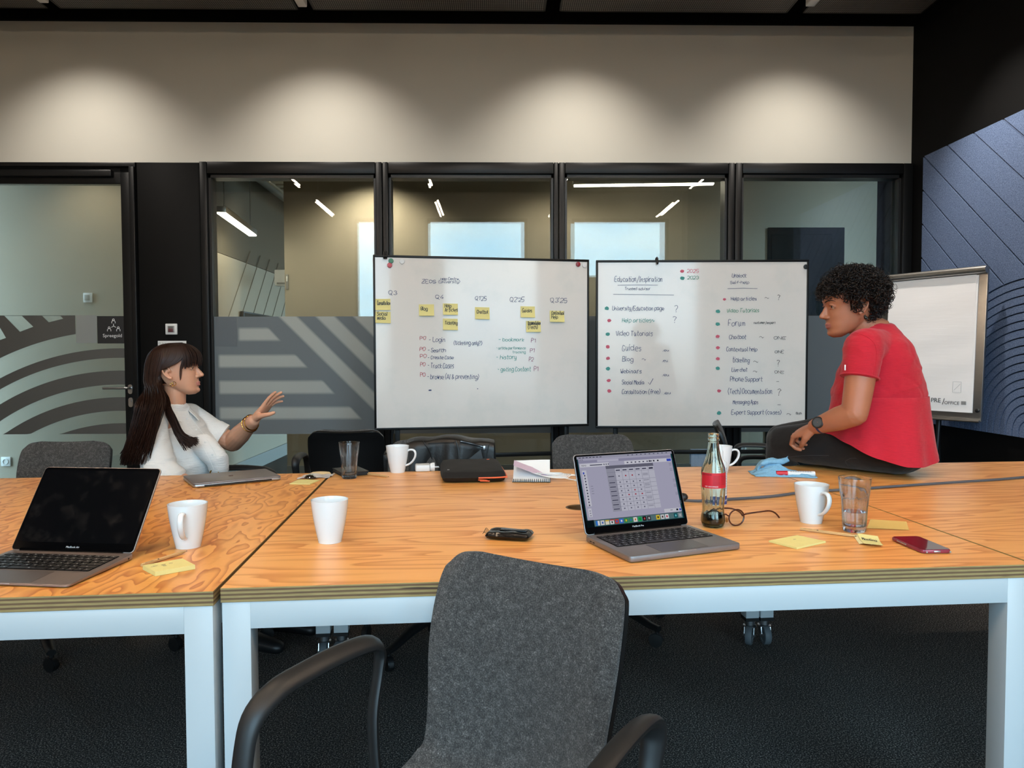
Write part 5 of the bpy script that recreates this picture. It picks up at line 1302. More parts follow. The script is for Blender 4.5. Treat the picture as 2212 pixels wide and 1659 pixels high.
# ---- black wrapped wallet
c = ont(1101, 1162); wl = thing('wallet', 'small shiny black crumpled pouch lying alone in the middle of the table', 'pouch', (c.x, c.y, TZ+E0), radians(-16))
def pillow(w, d_, h, nx, ny, crump, seed, pw=.35, flat0=.0):
    rg_ = random.Random(seed); A_, B_ = [], []
    for i in range(ny+1):
        ra, rb = [], []
        for j in range(nx+1):
            u, v = -1+2*j/nx, -1+2*i/ny
            su = math.copysign(abs(u)**.8, u); sv = math.copysign(abs(v)**.8, v)
            k = ((1-abs(u)**5)*(1-abs(v)**5)); k = max(k, 0)**pw
            nn = mnoise.noise(V((u*2.2+seed, v*2.2, seed*.7)))*crump*k
            cr = 1-.045*(abs(u)*abs(v))**3
            x, y = su*w/2*cr, sv*d_/2*cr
            ra.append(V((x, y, h*.5+h*.5*k+nn))); rb.append(V((x, y, max(.0, h*.5-h*.5*k*(1-flat0))))); 
        A_.append(ra); B_.append(rb)
    return sheet(MB(), A_, B_)
M_vinyl = plain('shiny_black_vinyl', (14, 14, 15), .22, 0, 60, .2, .35)
pillow(.115, .07, .019, 18, 12, .004, 3).build('pouch_body', M_vinyl, wl, angle=70)
mb = MB(); mb.box((.01, .004, .0195), (.07, .02, .002), bev=.0008); mb.build('flap', M_vinyl, wl)
mb = MB()
for k in range(5): mb.tube(spline([(-.055, -.01+.005*k, .008), (-.065, -.006+.004*k, .011+.002*k), (-.072, .0+.003*k, .006)], 4), .0006, 5)
stuff(mb.build('frayed_threads', M_blackplastic, wl))

# ---- zipped case
a, b_ = ont(952, 1046), ont(1097, 1043); e = (b_-a); e.z = 0; wca = e.length; e.normalize(); f_ = V((-e.y, e.x, 0)); far = ont(1020, 1009); dca = (far-(a+b_)/2).dot(f_); c = (a+b_)/2+f_*dca*.5
zc_ = thing('zip_case', 'black zipped sleeve with an orange zipper pull at the far table edge', 'case', (c.x, c.y, TZ+E0), atan2(e.y, e.x))
M_neo = plain('black_neoprene', (20, 20, 21), .75, 0, 200, .2, .2)
pillow(wca, dca, .040, 24, 16, .003, 9, .22).build('case_body', M_neo, zc_, angle=70)
M_orange = plain('orange_zip', (236, 104, 58), .5)
MB().tube(spline([(wca*.06, -dca/2+.001, .019), (wca*.3, -dca/2-.001, .0195), (wca*.455, -dca/2+.004, .0205), (wca*.49, -dca/2+.02, .021), (wca*.495, dca*.1, .021)], 5), .0028, 8).build('zipper', M_orange, zc_)
for k, (x, r_) in enumerate(((.105, .25), (.135, -.25))):
    mb = MB(); q = Matrix.Rotation(radians(-28+14*k), 3, 'Z'); mb.box((wca*(x+.02), -dca/2-.012, .013-.003*k), (.036, .010, .0035), M=q, bev=.0015); mb.build('zip_pull', M_orange, zc_)
MB().box((wca*.30, dca*.33, .0402), (.012, .004, .002), bev=.001).build('orange_tab', M_orange, zc_); MB().box((-wca*.38, -dca*.30, .0385), (.008, .006, .002)).build('brand_tab', M_whiteplastic, zc_)

# ---- charger
c = ont(913, 1017); cg = thing('charger', 'white plug charger block between the far mug and the black case', 'charger', (c.x, c.y, TZ+E0), radians(8))
mb = MB(); slab(mb, .060, .058, .0265, .008, .005); mb.build('block', M_whiteplastic, cg)
mb = MB(); mb.tube([(.030, 0, .0133), (.040, 0, .0133), (.048, 0, .0133)], [.016, .0185, .0185], 20); mb.build('plug_head', M_whiteplastic, cg)
mb = MB()
for y in (-.009, .009): mb.tube([(.048, y, .0133), (.066, y, .0133)], .0022, 8)
mb.build('plug_pin', M_steel, cg)

# ---- notebook with lilac cover and the white cable
c = ont(1148, 1040); nbk = thing('spiral_notebook', 'open spiral notebook with white pages and a raised lilac cover', 'notebook', (c.x, c.y, TZ+E0), radians(-4))
pg = MB()
for k in range(6):
    rows = []
    for i in range(9):
        v = i/8; lift = .004+.0035*k*v+(.010+.007*k)*v*v*(.35+.65*((k+1)/6)); rows.append([V((-.068+.136*j/4, -.02+.105*v, lift+.002*sin(3*j/4+k))) for j in range(5)])
    sheet(pg, rows, [[p-V((0, 0, .0012)) for p in r] for r in rows])
pg.build('pages', M_paper, nbk, angle=60)
MB().box((0, .03, .001), (.140, .108, .0018)).build('back_cover', M_blackplastic, nbk)
rows = [[V((-.066+.15*j/6, -.005+.06*i/6+.012*j/6, .060-.049*j/6+.010*i/6-.004*sin(pi*j/6))) for j in range(7)] for i in range(7)]
sheet(MB(), rows, [[p-V((0, 0, .0012)) for p in r] for r in rows]).build('lilac_cover', plain('lilac_card', (214, 190, 208), .7), nbk, angle=60)
for k in range(18):
    x = -.064+.128*k/17; MB().tube([V((x, -.021+.006*cos(a), .006+.006*sin(a))) for a in [2*pi*q/10 for q in range(10)]], .0011, 5, closed=True).build('spiral_ring', M_blackplastic, nbk)
cb = thing('charging_cable', 'coiled thin white charging cable lying over the spiral notebook', 'cable', ont(1198, 1040)+V((0, 0, E0+.002)))
pts = []
for k in range(92):
    a = 2*pi*k/17; r_ = 1+.12*sin(k*.7); pts.append(V((.062*cos(a)*r_-.0005*k+.012, .022*sin(a)*r_+.0002*k, .012+.011*abs(sin(a*.5+.4))+.0052*(k/92)+.003*cos(2*a))))
pts = [V((-.03, .05, .006)), V((-.05, .025, .016))]+pts+[V((.05, -.02, .01)), V((.075, -.014, .004))]
MB().tube(spline(pts, 3), .0016, 7).build('cable_loop', M_whiteplastic, cb)
MB().box((.083, -.0125, .0035), (.022, .009, .006), bev=.002).build('connector', M_whiteplastic, cb)
# grey cable from the connector behind the laptop
cp_ = [ont(1474, 1084), ont(1510, 1086), ont(1580, 1082), ont(1665, 1076), ont(1745, 1066), ont(1850, 1060), ont(1960, 1052), ont(2080, 1044), ont(2180, 1037), ont(2330, 1022)]
gc = thing('grey_cable', 'grey cable running across the tables from behind the open laptop', 'cable', ont(1474, 1084)+V((0, 0, E0)))
MB().tube(spline([p-gc.location+V((0, 0, .0052+E0)) for p in cp_], 5), .0045, 8).build('cord', plain('grey_cord', (84, 88, 94), .6), gc)
MB().rod([(-.03, .004, .014), (.004, .0, .014)], .0135, 16).build('coupling', M_blackplastic, gc)

# ---- eyeglasses
M_tort = plain('tortoiseshell', (72, 32, 24), .18, 0, 90, .6)
c = ont(1590, 1136); eg = thing('eyeglasses', 'round tortoiseshell eyeglasses lying on the table beside the bottle', 'glasses', (c.x, c.y, TZ+E0), radians(8))
lens_c = []
for s, x0 in ((-1, -.066), (1, 0.0)):
    pts = [V((x0+.0235*cos(a)-.0, -.002+.004*cos(a)*s, .0225+.0215*sin(a))) for a in [2*pi*k/36 for k in range(36)]]
    MB().tube(pts, .0019, 8, closed=True, flat=1.1).build('rim', M_tort, eg)
    mb = MB(); mb.add([V((x0, -.002, .0225))]+[V((p.x*1, p.y, p.z)) for p in pts], [(0, k+1, (k+1) % 36+1) for k in range(36)]); mb.build('lens', M_pane, eg)
MB().tube(spline([(-.043, -.001, .028), (-.033, -.003, .033), (-.0235, -.001, .028)], 5), .0019, 8).build('bridge', M_tort, eg)
mb = MB()
for x in (-.040, -.026): mb.rod([(x, .002, .020), (x+(.004 if x < -.03 else -.003)*-1, .008, .011)], .0032, 8)
mb.build('nose_pad', plain('amber_pad', (196, 120, 60), .2), eg)
MB().tube(spline([(.0235, -.001, .030), (.030, .002, .0305), (.040, .008, .030), (.080, .026, .029), (.120, .042, .027), (.142, .050, .018), (.156, .054, .004)], 5), .0023, 8).build('temple', M_tort, eg)
MB().tube(spline([(-.0895, -.001, .030), (-.090, .006, .031), (-.075, .03, .033), (-.030, .062, .034), (.020, .080, .030), (.052, .088, .018), (.064, .090, .005)], 5), .0023, 8).build('temple', M_tort, eg)

# ---- blue cloths and marker
M_cloth = plain('blue_microfibre', (126, 176, 206), .95, 0, 160, .18, .6)
c = ont(1690, 1026); bc = thing('cleaning_cloth', 'crumpled light blue cleaning cloth on the table in front of the seated woman in red', 'cloth', (c.x, c.y, TZ+.0012), radians(-6))
rows = []
for i in range(31):
    v = i/30; r_ = []
    for j in range(47):
        u = j/46; x = -.115+.225*u; y = -.05+.115*v-.02*u; nv = V((u*6, v*4, 1))
        rid = 1-abs(mnoise.noise(nv))*2.2; rid2 = 1-abs(mnoise.noise(V((u*13+3, v*9, 5))))*2.2
        hump = math.exp(-((u-.34)/.26)**2-((v-.55)/.34)**2); flat = .35+.65*hump
        h = .004+.020*max(0, rid)*flat+.007*max(0, rid2)*flat+.030*hump*(.8+.5*sin(11*u-5*v))
        ed = min(u, 1-u, v, 1-v); h = h*min(1, 6*ed+.25)
        r_.append(V((x+.012*mnoise.noise(V((v*4, 3, u*3))), y+.014*mnoise.noise(V((u*4, 8, v*3))), h)))
    rows.append(r_)
sheet(MB(), rows, [[V((p.x, p.y, max(0, p.z-.003))) for p in r] for r in rows]).build('cloth_sheet', M_cloth, bc, angle=80)
fold = []
fp_ = spline([(-.092, .03, .010), (-.080, .012, .040), (-.045, .002, .052), (.0, .010, .050), (.028, .03, .058)], 5)
for i, q_ in enumerate(fp_):
    w_ = .020+.004*sin(i*1.3); tw = .5+.12*i
    fold.append([q_+V((.004*sin(2*a), w_*cos(a)*cos(.3*tw)-.007*sin(a)*sin(tw), .0095*sin(a)*(1+.3*cos(3*a+i))+.006*cos(a)*sin(tw))) for a in [2*pi*k/16 for k in range(16)]])
MB().loft(fold).build('folded_edge', M_cloth, bc, angle=80)
a, b_ = ont(1676, 1025, .008), ont(1760, 1026, .008); d = b_-a
mk_ = thing('marker', 'white board marker with a red cap lying on the blue cloth', 'marker', ((a+b_)/2).xy.to_3d()+V((0, 0, TZ+.0125)), atan2(d.y, d.x)); L = d.length; X_ = lambda x: basisM((x, 0, 0), (0, 1, 0), (0, 0, 1), (1, 0, 0))
MB().lathe([(.001, 0), (.0095, .0005), (.0100, .004), (.0100, L*.70), (.0088, L*.705), (.001, L*.71)], 24, M=Matrix.Translation((0, 0, 0)) @ basisM((L/2, 0, 0), (0, 1, 0), (0, 0, 1), (-1, 0, 0))).build('barrel', M_whiteplastic, mk_)
MB().lathe([(.001, 0), (.0088, .0005), (.0096, .003), (.0104, L*.29), (.001, L*.291)], 24, M=X_(-L/2)).build('cap', plain('marker_cap_red', (206, 36, 52), .35), mk_)
tx = MB()
for k in range(3):
    for q in range(9): tx.box((-L*.12+L*.062*q, -.0089+.0016*k, .0046+.0026*k-.003*(k == 0)), (L*.05, .0004, .0009), M=Matrix.Rotation(radians(-55), 3, 'X'))
stuff(tx.build('small_print', plain('print_ink_grey', (120, 122, 130), .7), mk_, smooth=False))
p = ony(1491, 985, 5.17); q = ony(1527, 985, 5.17)
bc2 = thing('cleaning_cloth', 'blue grey cloth hanging over the crossbar under the right whiteboard', 'cloth', ((p.x+q.x)/2, 5.165, .5335))
rows = []
for i in range(15):
    v = i/14; yy, zz_ = (-.017, -.015-.10*(v-.5)*2) if v > .5 else ((.017, -.015-.09*(.5-v)*2))
    if abs(v-.5) < .12: yy = -.017*(v-.5)/.12; zz_ = .004
    rows.append([V(((q.x-p.x)*(-.5+j/8)*1.0, yy+.004*sin(j*1.7+i*.2), zz_)) for j in range(9)])
sheet(MB(), rows, [[r_-V((0, 0, .002)) for r_ in r] for r in rows]).build('cloth_sheet', plain('blue_grey_cloth', (140, 164, 188), .95, 0, 120, .12), bc2, angle=80)

# ---- black leather jacket over the hidden chair
m, t, o = newmat('black_leather'); co = t.coord(); n1 = t.noise(co, 22, 4, .6); n2 = t.noise(co, 160, 2)
b = pbsdf(t, o, lin((22, 20, 19)), t.m('MULTIPLY_ADD', n1, .2, .34)); t.L.new(t.bump(t.m('ADD', n1, t.m('MULTIPLY', n2, .2)), .16, .012), b.inputs['Normal']); M_leather = m
jc = thing('leather_jacket', 'black leather jacket with zips draped over a chair back behind the charger', 'jacket', (-.265, 3.335, 0), 0)
def jk(u, v):
    """u across -1..1, v 0 front hem .. 1 back hem, over the chair top at v = .5"""
    x = u*.245*(1+.10*abs(v-.5)); top = .838-.018*u*u-.065*max(0, -u-.35)-.03*max(0, u-.75)+.006*sin(8*u)
    s = (v-.5)*2
    if abs(s) < .22: y = .085*s/.22; z = top-.012*(s/.22)**2
    else: y = math.copysign(.085+.045*(abs(s)-.22)+.02*sin(7*u)*(abs(s)-.22), s); z = top-.012-(abs(s)-.22)*.52
    w = mnoise.noise(V((u*2.2, v*3, 2)))*.024+.018*sin(6.5*u+3*v)*min(1, abs(s)*2)+.010*max(0, sin(15*u+5*v))*min(1, abs(s)*2.5)
    return V((x+.01*mnoise.noise(V((v*5, u*2, 7))), -y*-1*-1+w*(-1 if s < 0 else 1)*.9-.0, z+abs(w)*.25))
rows = [[jk(-1+2*j/44, i/36) for j in range(45)] for i in range(37)]
inn_ = []
for i, r in enumerate(rows):
    s = (i/36-.5)*2; inn_.append([p+V((0, .012*(1 if s > 0 else -1), -.008)) for p in r])
jb_ = sheet(MB(), rows, inn_).build('jacket_body', M_leather, jc, angle=80)
from mathutils.bvhtree import BVHTree
def sticker(me, O):
    bv = BVHTree.FromPolygons([v.co for v in me.vertices], [tuple(p.vertices) for p in me.polygons])
    def hit(px_, py_, lift=.0008):
        d_ = ray(px_, py_).normalized(); q_ = bv.ray_cast(CAM-O, d_); return None if q_[0] is None else q_[0]-d_*lift
    return hit
def seam(mb, hit, pts, r=.0011, k=6, lift=.0004):
    P = [hit(a, b_, lift) for a, b_ in [(q_.x, q_.y) for q_ in spline([(a, b_, 0) for a, b_ in pts], k)]]; P = [q_ for q_ in P if q_ is not None]
    if len(P) > 2: mb.tube(P, r, 6)
hj = sticker(jb_.data, jc.location); sm_ = MB()
for ln in ([(912, 952), (926, 972), (937, 1003)], [(984, 951), (990, 970), (992, 1003)], [(1056, 960), (1052, 980), (1050, 1003)], [(925, 958), (955, 957), (982, 956)]): seam(sm_, hj, ln, .0026)
sm_.build('seam', M_leather, jc)['kind'] = 'stuff'
zz_ = MB(); seam(zz_, hj, [(994, 953), (1010, 956), (1030, 961), (1045, 965)], .0055, 6, .002); zz_.build('zipper', M_ink, jc)
zz_ = MB(); seam(zz_, hj, [(995, 953), (1010, 956), (1030, 961), (1044, 965)], .0022, 6, .008)
e_ = hj(1046, 968, .008)
if e_ is not None: zz_.box(e_, (.010, .004, .020), bev=.001)
zz_.build('zip_teeth', M_steel, jc)
lpts = [hj(*c_, .010) for c_ in ((996, 1004), (1038, 971), (1045, 999))]
if all(c_ is not None for c_ in lpts):
    ld_ = MB(); n_ = (lpts[1]-lpts[0]).cross(lpts[2]-lpts[0]).normalized()*.004
    ld_.loft([[c_+n_ for c_ in lpts], [c_-n_ for c_ in lpts]]); ld_.build('lapel', M_leather, jc)

# ================================================================ people
def union(mb, voxel, smooth=4, fac=.5, name='body'):
    """merge overlapping closed shapes into one continuous surface"""
    me = mb.mesh('tmp', [M_ink], False); o = bpy.data.objects.new('tmp', me); COL.objects.link(o)
    r = o.modifiers.new('r', 'REMESH'); r.mode = 'VOXEL'; r.voxel_size = voxel; r.use_smooth_shade = True
    if smooth: s = o.modifiers.new('s', 'SMOOTH'); s.iterations = smooth; s.factor = fac
    dg = bpy.context.evaluated_depsgraph_get(); out = bpy.data.meshes.new_from_object(o.evaluated_get(dg)); out.name = name
    bpy.data.objects.remove(o); bpy.data.meshes.remove(me); out.materials.clear()
    out.polygons.foreach_set('use_smooth', [True]*len(out.polygons)); return out
def displace(me, fn):
    me.update()
    ns = [v.normal.copy() for v in me.vertices]
    for v, n in zip(me.vertices, ns): v.co = v.co+fn(v.co, n)
    me.update()
def skin(name, c, lipc):
    m, t, o = newmat(name); co = t.coord(); nz = t.noise(co, 30, 3); fine = t.noise(co, 420, 2)
    c = lin(c); base = t.mix(nz, tuple(v*q for v, q in zip(c, (.93, .90, .88))), tuple(min(1, v*q) for v, q in zip(c, (1.05, 1.05, 1.04))))
    b = pbsdf(t, o, base, .48); b.inputs['Subsurface Weight'].default_value = .12; b.inputs['Subsurface Radius'].default_value = (.01, .004, .002); b.inputs['Subsurface Scale'].default_value = .6
    t.L.new(t.bump(fine, .06, .002), b.inputs['Normal']); return m

HF = [(-.114, .062, -.034, .014), (-.108, .073, -.020, .028), (-.098, .079, .000, .041), (-.084, .079, .026, .050), (-.068, .0825, .055, .057), (-.048, .082, .078, .063), (-.025, .081, .092, .069), (0, .0815, .099, .0725), (.02, .0865, .102, .074), (.045, .0875, .100, .0735), (.07, .080, .090, .067), (.09, .064, .072, .054), (.105, .040, .047, .034), (.1125, .014, .018, .012)]
def head_shape(mb, M, ears=(-1, 1), nose=1.0):
    n, rings = 56, []
    for i in range(47):
        z = -.114+.2265*i/46; xf, xb, w = smoothl(HF, z); xc, a = (xf-xb)/2, (xf+xb)/2; r = []
        for j in range(n):
            q = 2*pi*j/n; c, s = cos(q), sin(q)
            x = xc+a*math.copysign(abs(c)**.92, c); y = w*math.copysign(abs(s)**.92, s)
            # eye sockets, cheekbones, temples
            for sd in (-1, 1):
                d2 = ((y-sd*.030)/.015)**2+((z+.002)/.011)**2
                if c > 0: x -= .0085*math.exp(-d2)
                d2 = ((y-sd*.040)/.016)**2+((z+.034)/.016)**2
                if c > 0: x += .0035*math.exp(-d2)
            if c > 0: x += .0030*math.exp(-((z-.021)/.008)**2)*math.exp(-(y/.042)**2)
            r.append(M @ V((x, y, z)))
        rings.append(r)
    mb.loft(rings)
    k = nose
    mb.rod([M @ V((.070, 0, .008)), M @ V((.078, 0, -.014)), M @ V((.083, 0, -.031))], [.0085, .0095, .0105], 14)
    mb.rod([M @ V(p) for p in ((.077, 0, .010), (.083, 0, -.004), (.0915*1, 0, -.018), (.099+.004*(k-1), 0, -.029))], [.0065, .0068, .0078, .0088*k], 14)
    mb.ball(M @ V((.1005, 0, -.0325)), .0092*k, 14)
    for s in (-1, 1): mb.rod([M @ V((.091, s*.0070, -.0365)), M @ V((.0850, s*.0140, -.0385)), M @ V((.0780, s*.0150, -.0370))], [.0066, .0064, .0060], 12)
    # lips
    mb.rod([M @ V(p) for p in ((.0735, -.0235, -.0675), (.0818, -.012, -.0645), (.0850, -.004, -.0632), (.0846, 0, -.0638), (.0850, .004, -.0632), (.0818, .012, -.0645), (.0735, .0235, -.0675))], [.002, .0038, .0043, .0041, .0043, .0038, .002], 12)
    mb.rod([M @ V(p) for p in ((.0740, -.0215, -.0695), (.0808, -.012, -.0732), (.0838, 0, -.0745), (.0808, .012, -.0732), (.0740, .0215, -.0695))], [.002, .0042, .0049, .0042, .002], 12)
    mb.ball(M @ V((.072, 0, -.0965)), .0125, 14, sc=(1, 1.3, .95))
    # lids
    for s in (-1, 1):
        ec = V((.0665, s*.030, .0))
        for (sz, rr, dz) in ((1, .0031, .0062), (-1, .0026, -.0066)):
            mb.rod([M @ (ec+V((.0122*cos(q)*.98, s*.0148*sin(q), dz*cos(q)))) for q in [-1.25+2.5*i/8 for i in range(9)]], [rr*(.7+.3*cos(-1.25+2.5*i/8)) for i in range(9)], 10)
    for s in (-1, 1): mb.ball(M @ V((.0595, s*.0355, .0005)), .0112, 16)
    for s in ears:   # ear: rim, lobe and bowl
        E = lambda u, v, w: M @ (V((-.012, s*(.0705+w), -.010))+.88*V((-u*.96+v*-.12, s*(.010*max(0, u*40)), v)))
        rim = [(-.010, .010), (-.004, .024), (.006, .031), (.017, .028), (.0225, .014), (.020, -.004), (.012, -.018), (.003, -.028), (-.005, -.030), (-.009, -.022)]
        mb.rod([E(u, v, .012) for u, v in spline([(a, b_, 0) for a, b_ in rim], 3) for u, v in ((u, v),)] if False else [E(p.x, p.y, .011) for p in spline([(a, b_, 0) for a, b_ in rim], 3)], .0036, 10)
        mb.rod([E(-.006, .006, .004), E(.008, .012, .005), E(.013, -.002, .005), E(.004, -.016, .006)], [.006, .007, .0065, .005], 10)
        mb.ball(E(-.001, -.026, .010), .0058, 10)
def eyes(root, M, iris, brow):
    for s in (-1, 1):
        ec = V((.0640, s*.0295, .0)); e = MB().ball(M @ ec, .0112, 18).build('eye', M_eyewhite, root)
        mb = MB(); B = M @ Matrix.Translation(ec); R_ = Matrix.Rotation(radians(0), 4, 'Z')
        mb.lathe([(.001, .01165), (.0026, .0115)], 16, M=B @ basisM((0, 0, 0), (0, 1, 0), (0, 0, 1), (1, 0, 0)), cap0=True); mb.build('pupil', M_pupil, e)
        mb = MB(); mb.lathe([(.0024, .0115), (.0060, .0100)], 20, M=B @ basisM((0, 0, 0), (0, 1, 0), (0, 0, 1), (1, 0, 0))); mb.build('iris', iris, e)
        mb = MB(); mb.tube([M @ (ec+V((.0140*cos(q)*.99, s*.0155*sin(q), .0046*cos(q)))) for q in [-1.2+2.4*i/8 for i in range(9)]], [.0006+.0007*cos(-1.2+2.4*i/8) for i in range(9)], 6); mb.build('eyelashes', M_lash, e)
        mb = MB(); mb.tube([M @ V(p) for p in spline([(.0890, s*.012, .0180), (.0865, s*.024, .0222), (.0785, s*.038, .0232), (.0660, s*.0495, .0180)], 5)], [.0017, .0024, .0027, .0028, .0029, .0029, .0028, .0027, .0026, .0025, .0023, .0020, .0018, .0015, .0012, .0008], 8, flat=.7); mb.build('eyebrow', brow, root)
M_eyewhite = plain('eye_white', (196, 182, 172), .2); M_pupil = plain('pupil_black', (8, 7, 7), .1); M_lash = plain('lash_black', (18, 14, 13), .6)
M_iris = plain('brown_iris', (70, 42, 26), .2)

def hand(mb, M, sg, curl, spread, thumb, k=1.0):
    """M: wrist frame, x to the fingers, palm faces -z; sg = +1 puts the thumb on +y"""
    base = [(.027, .086, (.039, .024, .019), .0082), (.009, .090, (.043, .027, .020), .0084), (-.009, .086, (.040, .025, .019), .0080), (-.025, .078, (.031, .019, .017), .0070)]
    S = lambda x, y, z: M @ (V((x, y*sg, z))*k)
    rows = []
    for (x, y0, y1, h) in ((-.012, -.022, .022, .0165), (.010, -.026, .028, .0165), (.035, -.034, .034, .0155), (.060, -.037, .036, .0135), (.082, -.035, .036, .0105), (.092, -.031, .034, .0085)):
        rows.append([S(x, (y0+y1)/2+(y1-y0)/2*math.copysign(abs(cos(q))**.7, cos(q)), h*math.copysign(abs(sin(q))**.8, sin(q))-.001) for q in [2*pi*j/20 for j in range(20)]])
    mb.loft(rows)
    for f, (y, x, seg, r) in enumerate(base):
        p = V((x-.012, y, 0)); a = 0.; pts = [p.copy(), V((x, y, .001))]; p = V((x, y, .001)); sp = spread[f]
        for i in range(3):
            a += curl[f][i]; L = seg[i]; d = V((cos(a)*cos(sp), cos(a)*sin(sp), -sin(a))); p = p+d*L*.5; pts.append(p.copy()); p = p+d*L*.5; pts.append(p.copy())
        rr = [r*1.1, r*1.15, r*1.0, r*1.0, r*.92, r*.92, r*.84, r*.74]
        mb.rod([S(*q) for q in pts], [q*k for q in rr], 12)
    mb.rod([S(*q) for q in thumb], [.0165*k, .0135*k, .0108*k, .0098*k, .0078*k], 12)

def cloth_mat(name, c, rough=.9, weave=(160, 160, 160), fold=18, bump=.35, var=.10, sss=0):
    m, t, o = newmat(name); co = t.coord(); a = t.noise(t.mapv(co, weave), 1.0, 3, .65); b2 = t.noise(co if not isinstance(fold, tuple) else t.mapv(co, fold), 1.0 if isinstance(fold, tuple) else fold, 3, .55)
    c = lin(c); base = t.mix(a, tuple(v*(1-var) for v in c), tuple(min(1, v*(1+var)) for v in c))
    b = pbsdf(t, o, base, rough); h = t.m('ADD', t.m('MULTIPLY', a, .22), b2); t.L.new(t.bump(h, bump, .012), b.inputs['Normal']); b.inputs['Sheen Weight'].default_value = .15; return m
M_linen = cloth_mat('white_crinkle_linen', (234, 233, 230), .9, (240, 240, 700), (26, 26, 150), .42, .05)
M_redjersey = cloth_mat('red_slub_jersey', (192, 24, 46), .92, (40, 40, 320), 20, .30, .22)
M_jeans = cloth_mat('black_denim', (13, 12, 13), .85, (300, 300, 300), 24, .25, .15)
M_goldmetal = plain('gold', (226, 178, 92), .18, 1)

# ---------------------------------------------------------------- woman in the white shirt
SK1 = skin('light_skin', (214, 160, 130), None); SK2 = skin('tan_skin', (178, 116, 86), None)
LIP1 = plain('rose_lips', (204, 132, 118), .45); LIP2 = plain('mauve_lips', (164, 98, 88), .4)
w1 = thing('person', 'seated woman with long dark hair and white shirt raising her open hand', 'person', (-1.38, 3.25, 0)); O1 = w1.location.copy()
P1 = lambda x, y, d: ony(x, y, d)-O1
BY = 3.25
hc = P1(383, 799, BY)
M1 = Matrix.Translation(hc) @ Rz(radians(6)) @ Matrix.Rotation(radians(-6), 4, 'Y') @ Matrix.Scale(1.0, 4)
ty = radians(-25); fx = V((cos(ty), sin(ty), 0)); fyv = V((-sin(ty), cos(ty), 0))   # torso forward and leftward
mb = MB(); head_shape(mb, M1, ears=(-1, 1), nose=.96)
nb_ = P1(371, 893, BY)
mb.rod([M1 @ V((-.022, 0, -.045)), M1 @ V((-.020, 0, -.085)), nb_+V((.012, 0, .02)), nb_+V((0, 0, -.04))], [.046, .045, .047, .052], 24)
shR, shL = P1(322, 908, 3.075), P1(404, 903, 3.40)
mb.rod([shR+V((.035, .05, -.012)), nb_+V((0, 0, -.04)), shL+V((-.03, 0, -.005))], [.036, .046, .040], 18)
elL, wrL = P1(503, 955, 3.43), P1(547, 909, 3.25)
mb.rod([shL, shL*.5+elL*.5+V((0, 0, -.01)), elL], [.052, .050, .044], 18); mb.rod([elL, elL*.6+wrL*.4, elL*.25+wrL*.75, wrL], [.045, .044, .035, .0285], 18)
elR, wrR = P1(350, 1025, 3.03), P1(440, 1062, 3.00)
shRb = shR+V((.012, .012, -.02)); mb.rod([shRb, (shRb+elR)/2, elR], [.040, .042, .040], 18); mb.rod([elR, elR*.6+wrR*.4, wrR], [.043, .041, .028], 18)
# torso under the shirt
tz = [(885, 371, .05, .05), (915, 372, .13, .075), (965, 384, .14, .095), (1040, 392, .13, .09), (1090, 396, .15, .11)]
mb.loft([[P1(x, py, BY)+fx*(dd*cos(q))+fyv*(ww*sin(q)) for q in [2*pi*j/28 for j in range(28)]] for py, x, ww, dd in tz])
# raised left hand
hx_ = (P1(612, 838, 3.235)-wrL).normalized(); palm = (V((.72, -.28, -.66))); palm = (palm-hx_*palm.dot(hx_)).normalized(); hz_ = -palm; hy_ = hz_.cross(hx_)
MH = basisM(wrL+hx_*.012, hx_, hy_, hz_)
sgn = 1 if hy_.y < 0 else -1
hand(mb, MH, sgn, [(-.06, .16, .10), (.02, .22, .12), (.10, .28, .15), (.18, .3, .2)], (.10, .02, -.05, -.16), [(.012, .014, -.008), (.035, .030, -.022), (.060, .034, -.040), (.080, .034, -.055), (.098, .033, -.064)], .97)
hxr = V((.9, -.1, -.1)).normalized(); MHr = basisM(wrR, hxr, V((0, 0, 1)).cross(hxr), V((0, 0, 1)))
hand(mb, MHr, 1, [(.4, .5, .3)]*4, (.05, .02, -.02, -.06), [(.012, .016, -.006), (.035, .034, -.014), (.058, .044, -.022), (.076, .048, -.028), (.092, .05, -.034)], .95)
me = union(mb, .0027, 3, .5); me.materials.append(SK1); me.materials.append(LIP1)
Mi = M1.inverted()
def lips(me, Mi, k=1):
    for p in me.polygons:
        q = Mi @ p.center
        if .070 < q.x < .10 and abs(q.y) < .0225:
            w = sqrt(max(0, 1-(q.y/.0235)**2)); u, l = -.0665+.0075*w-.001*math.exp(-(q.y/.002)**2), -.0685-.0105*w
            if l < q.z < u and q.x > .0765-.1*abs(q.y)*.12: p.material_index = 1
lips(me, Mi); link('body', me, w1)
HB1 = plain('dark_brown_brow', (52, 34, 26), .7); eyes(w1, M1, M_iris, HB1)

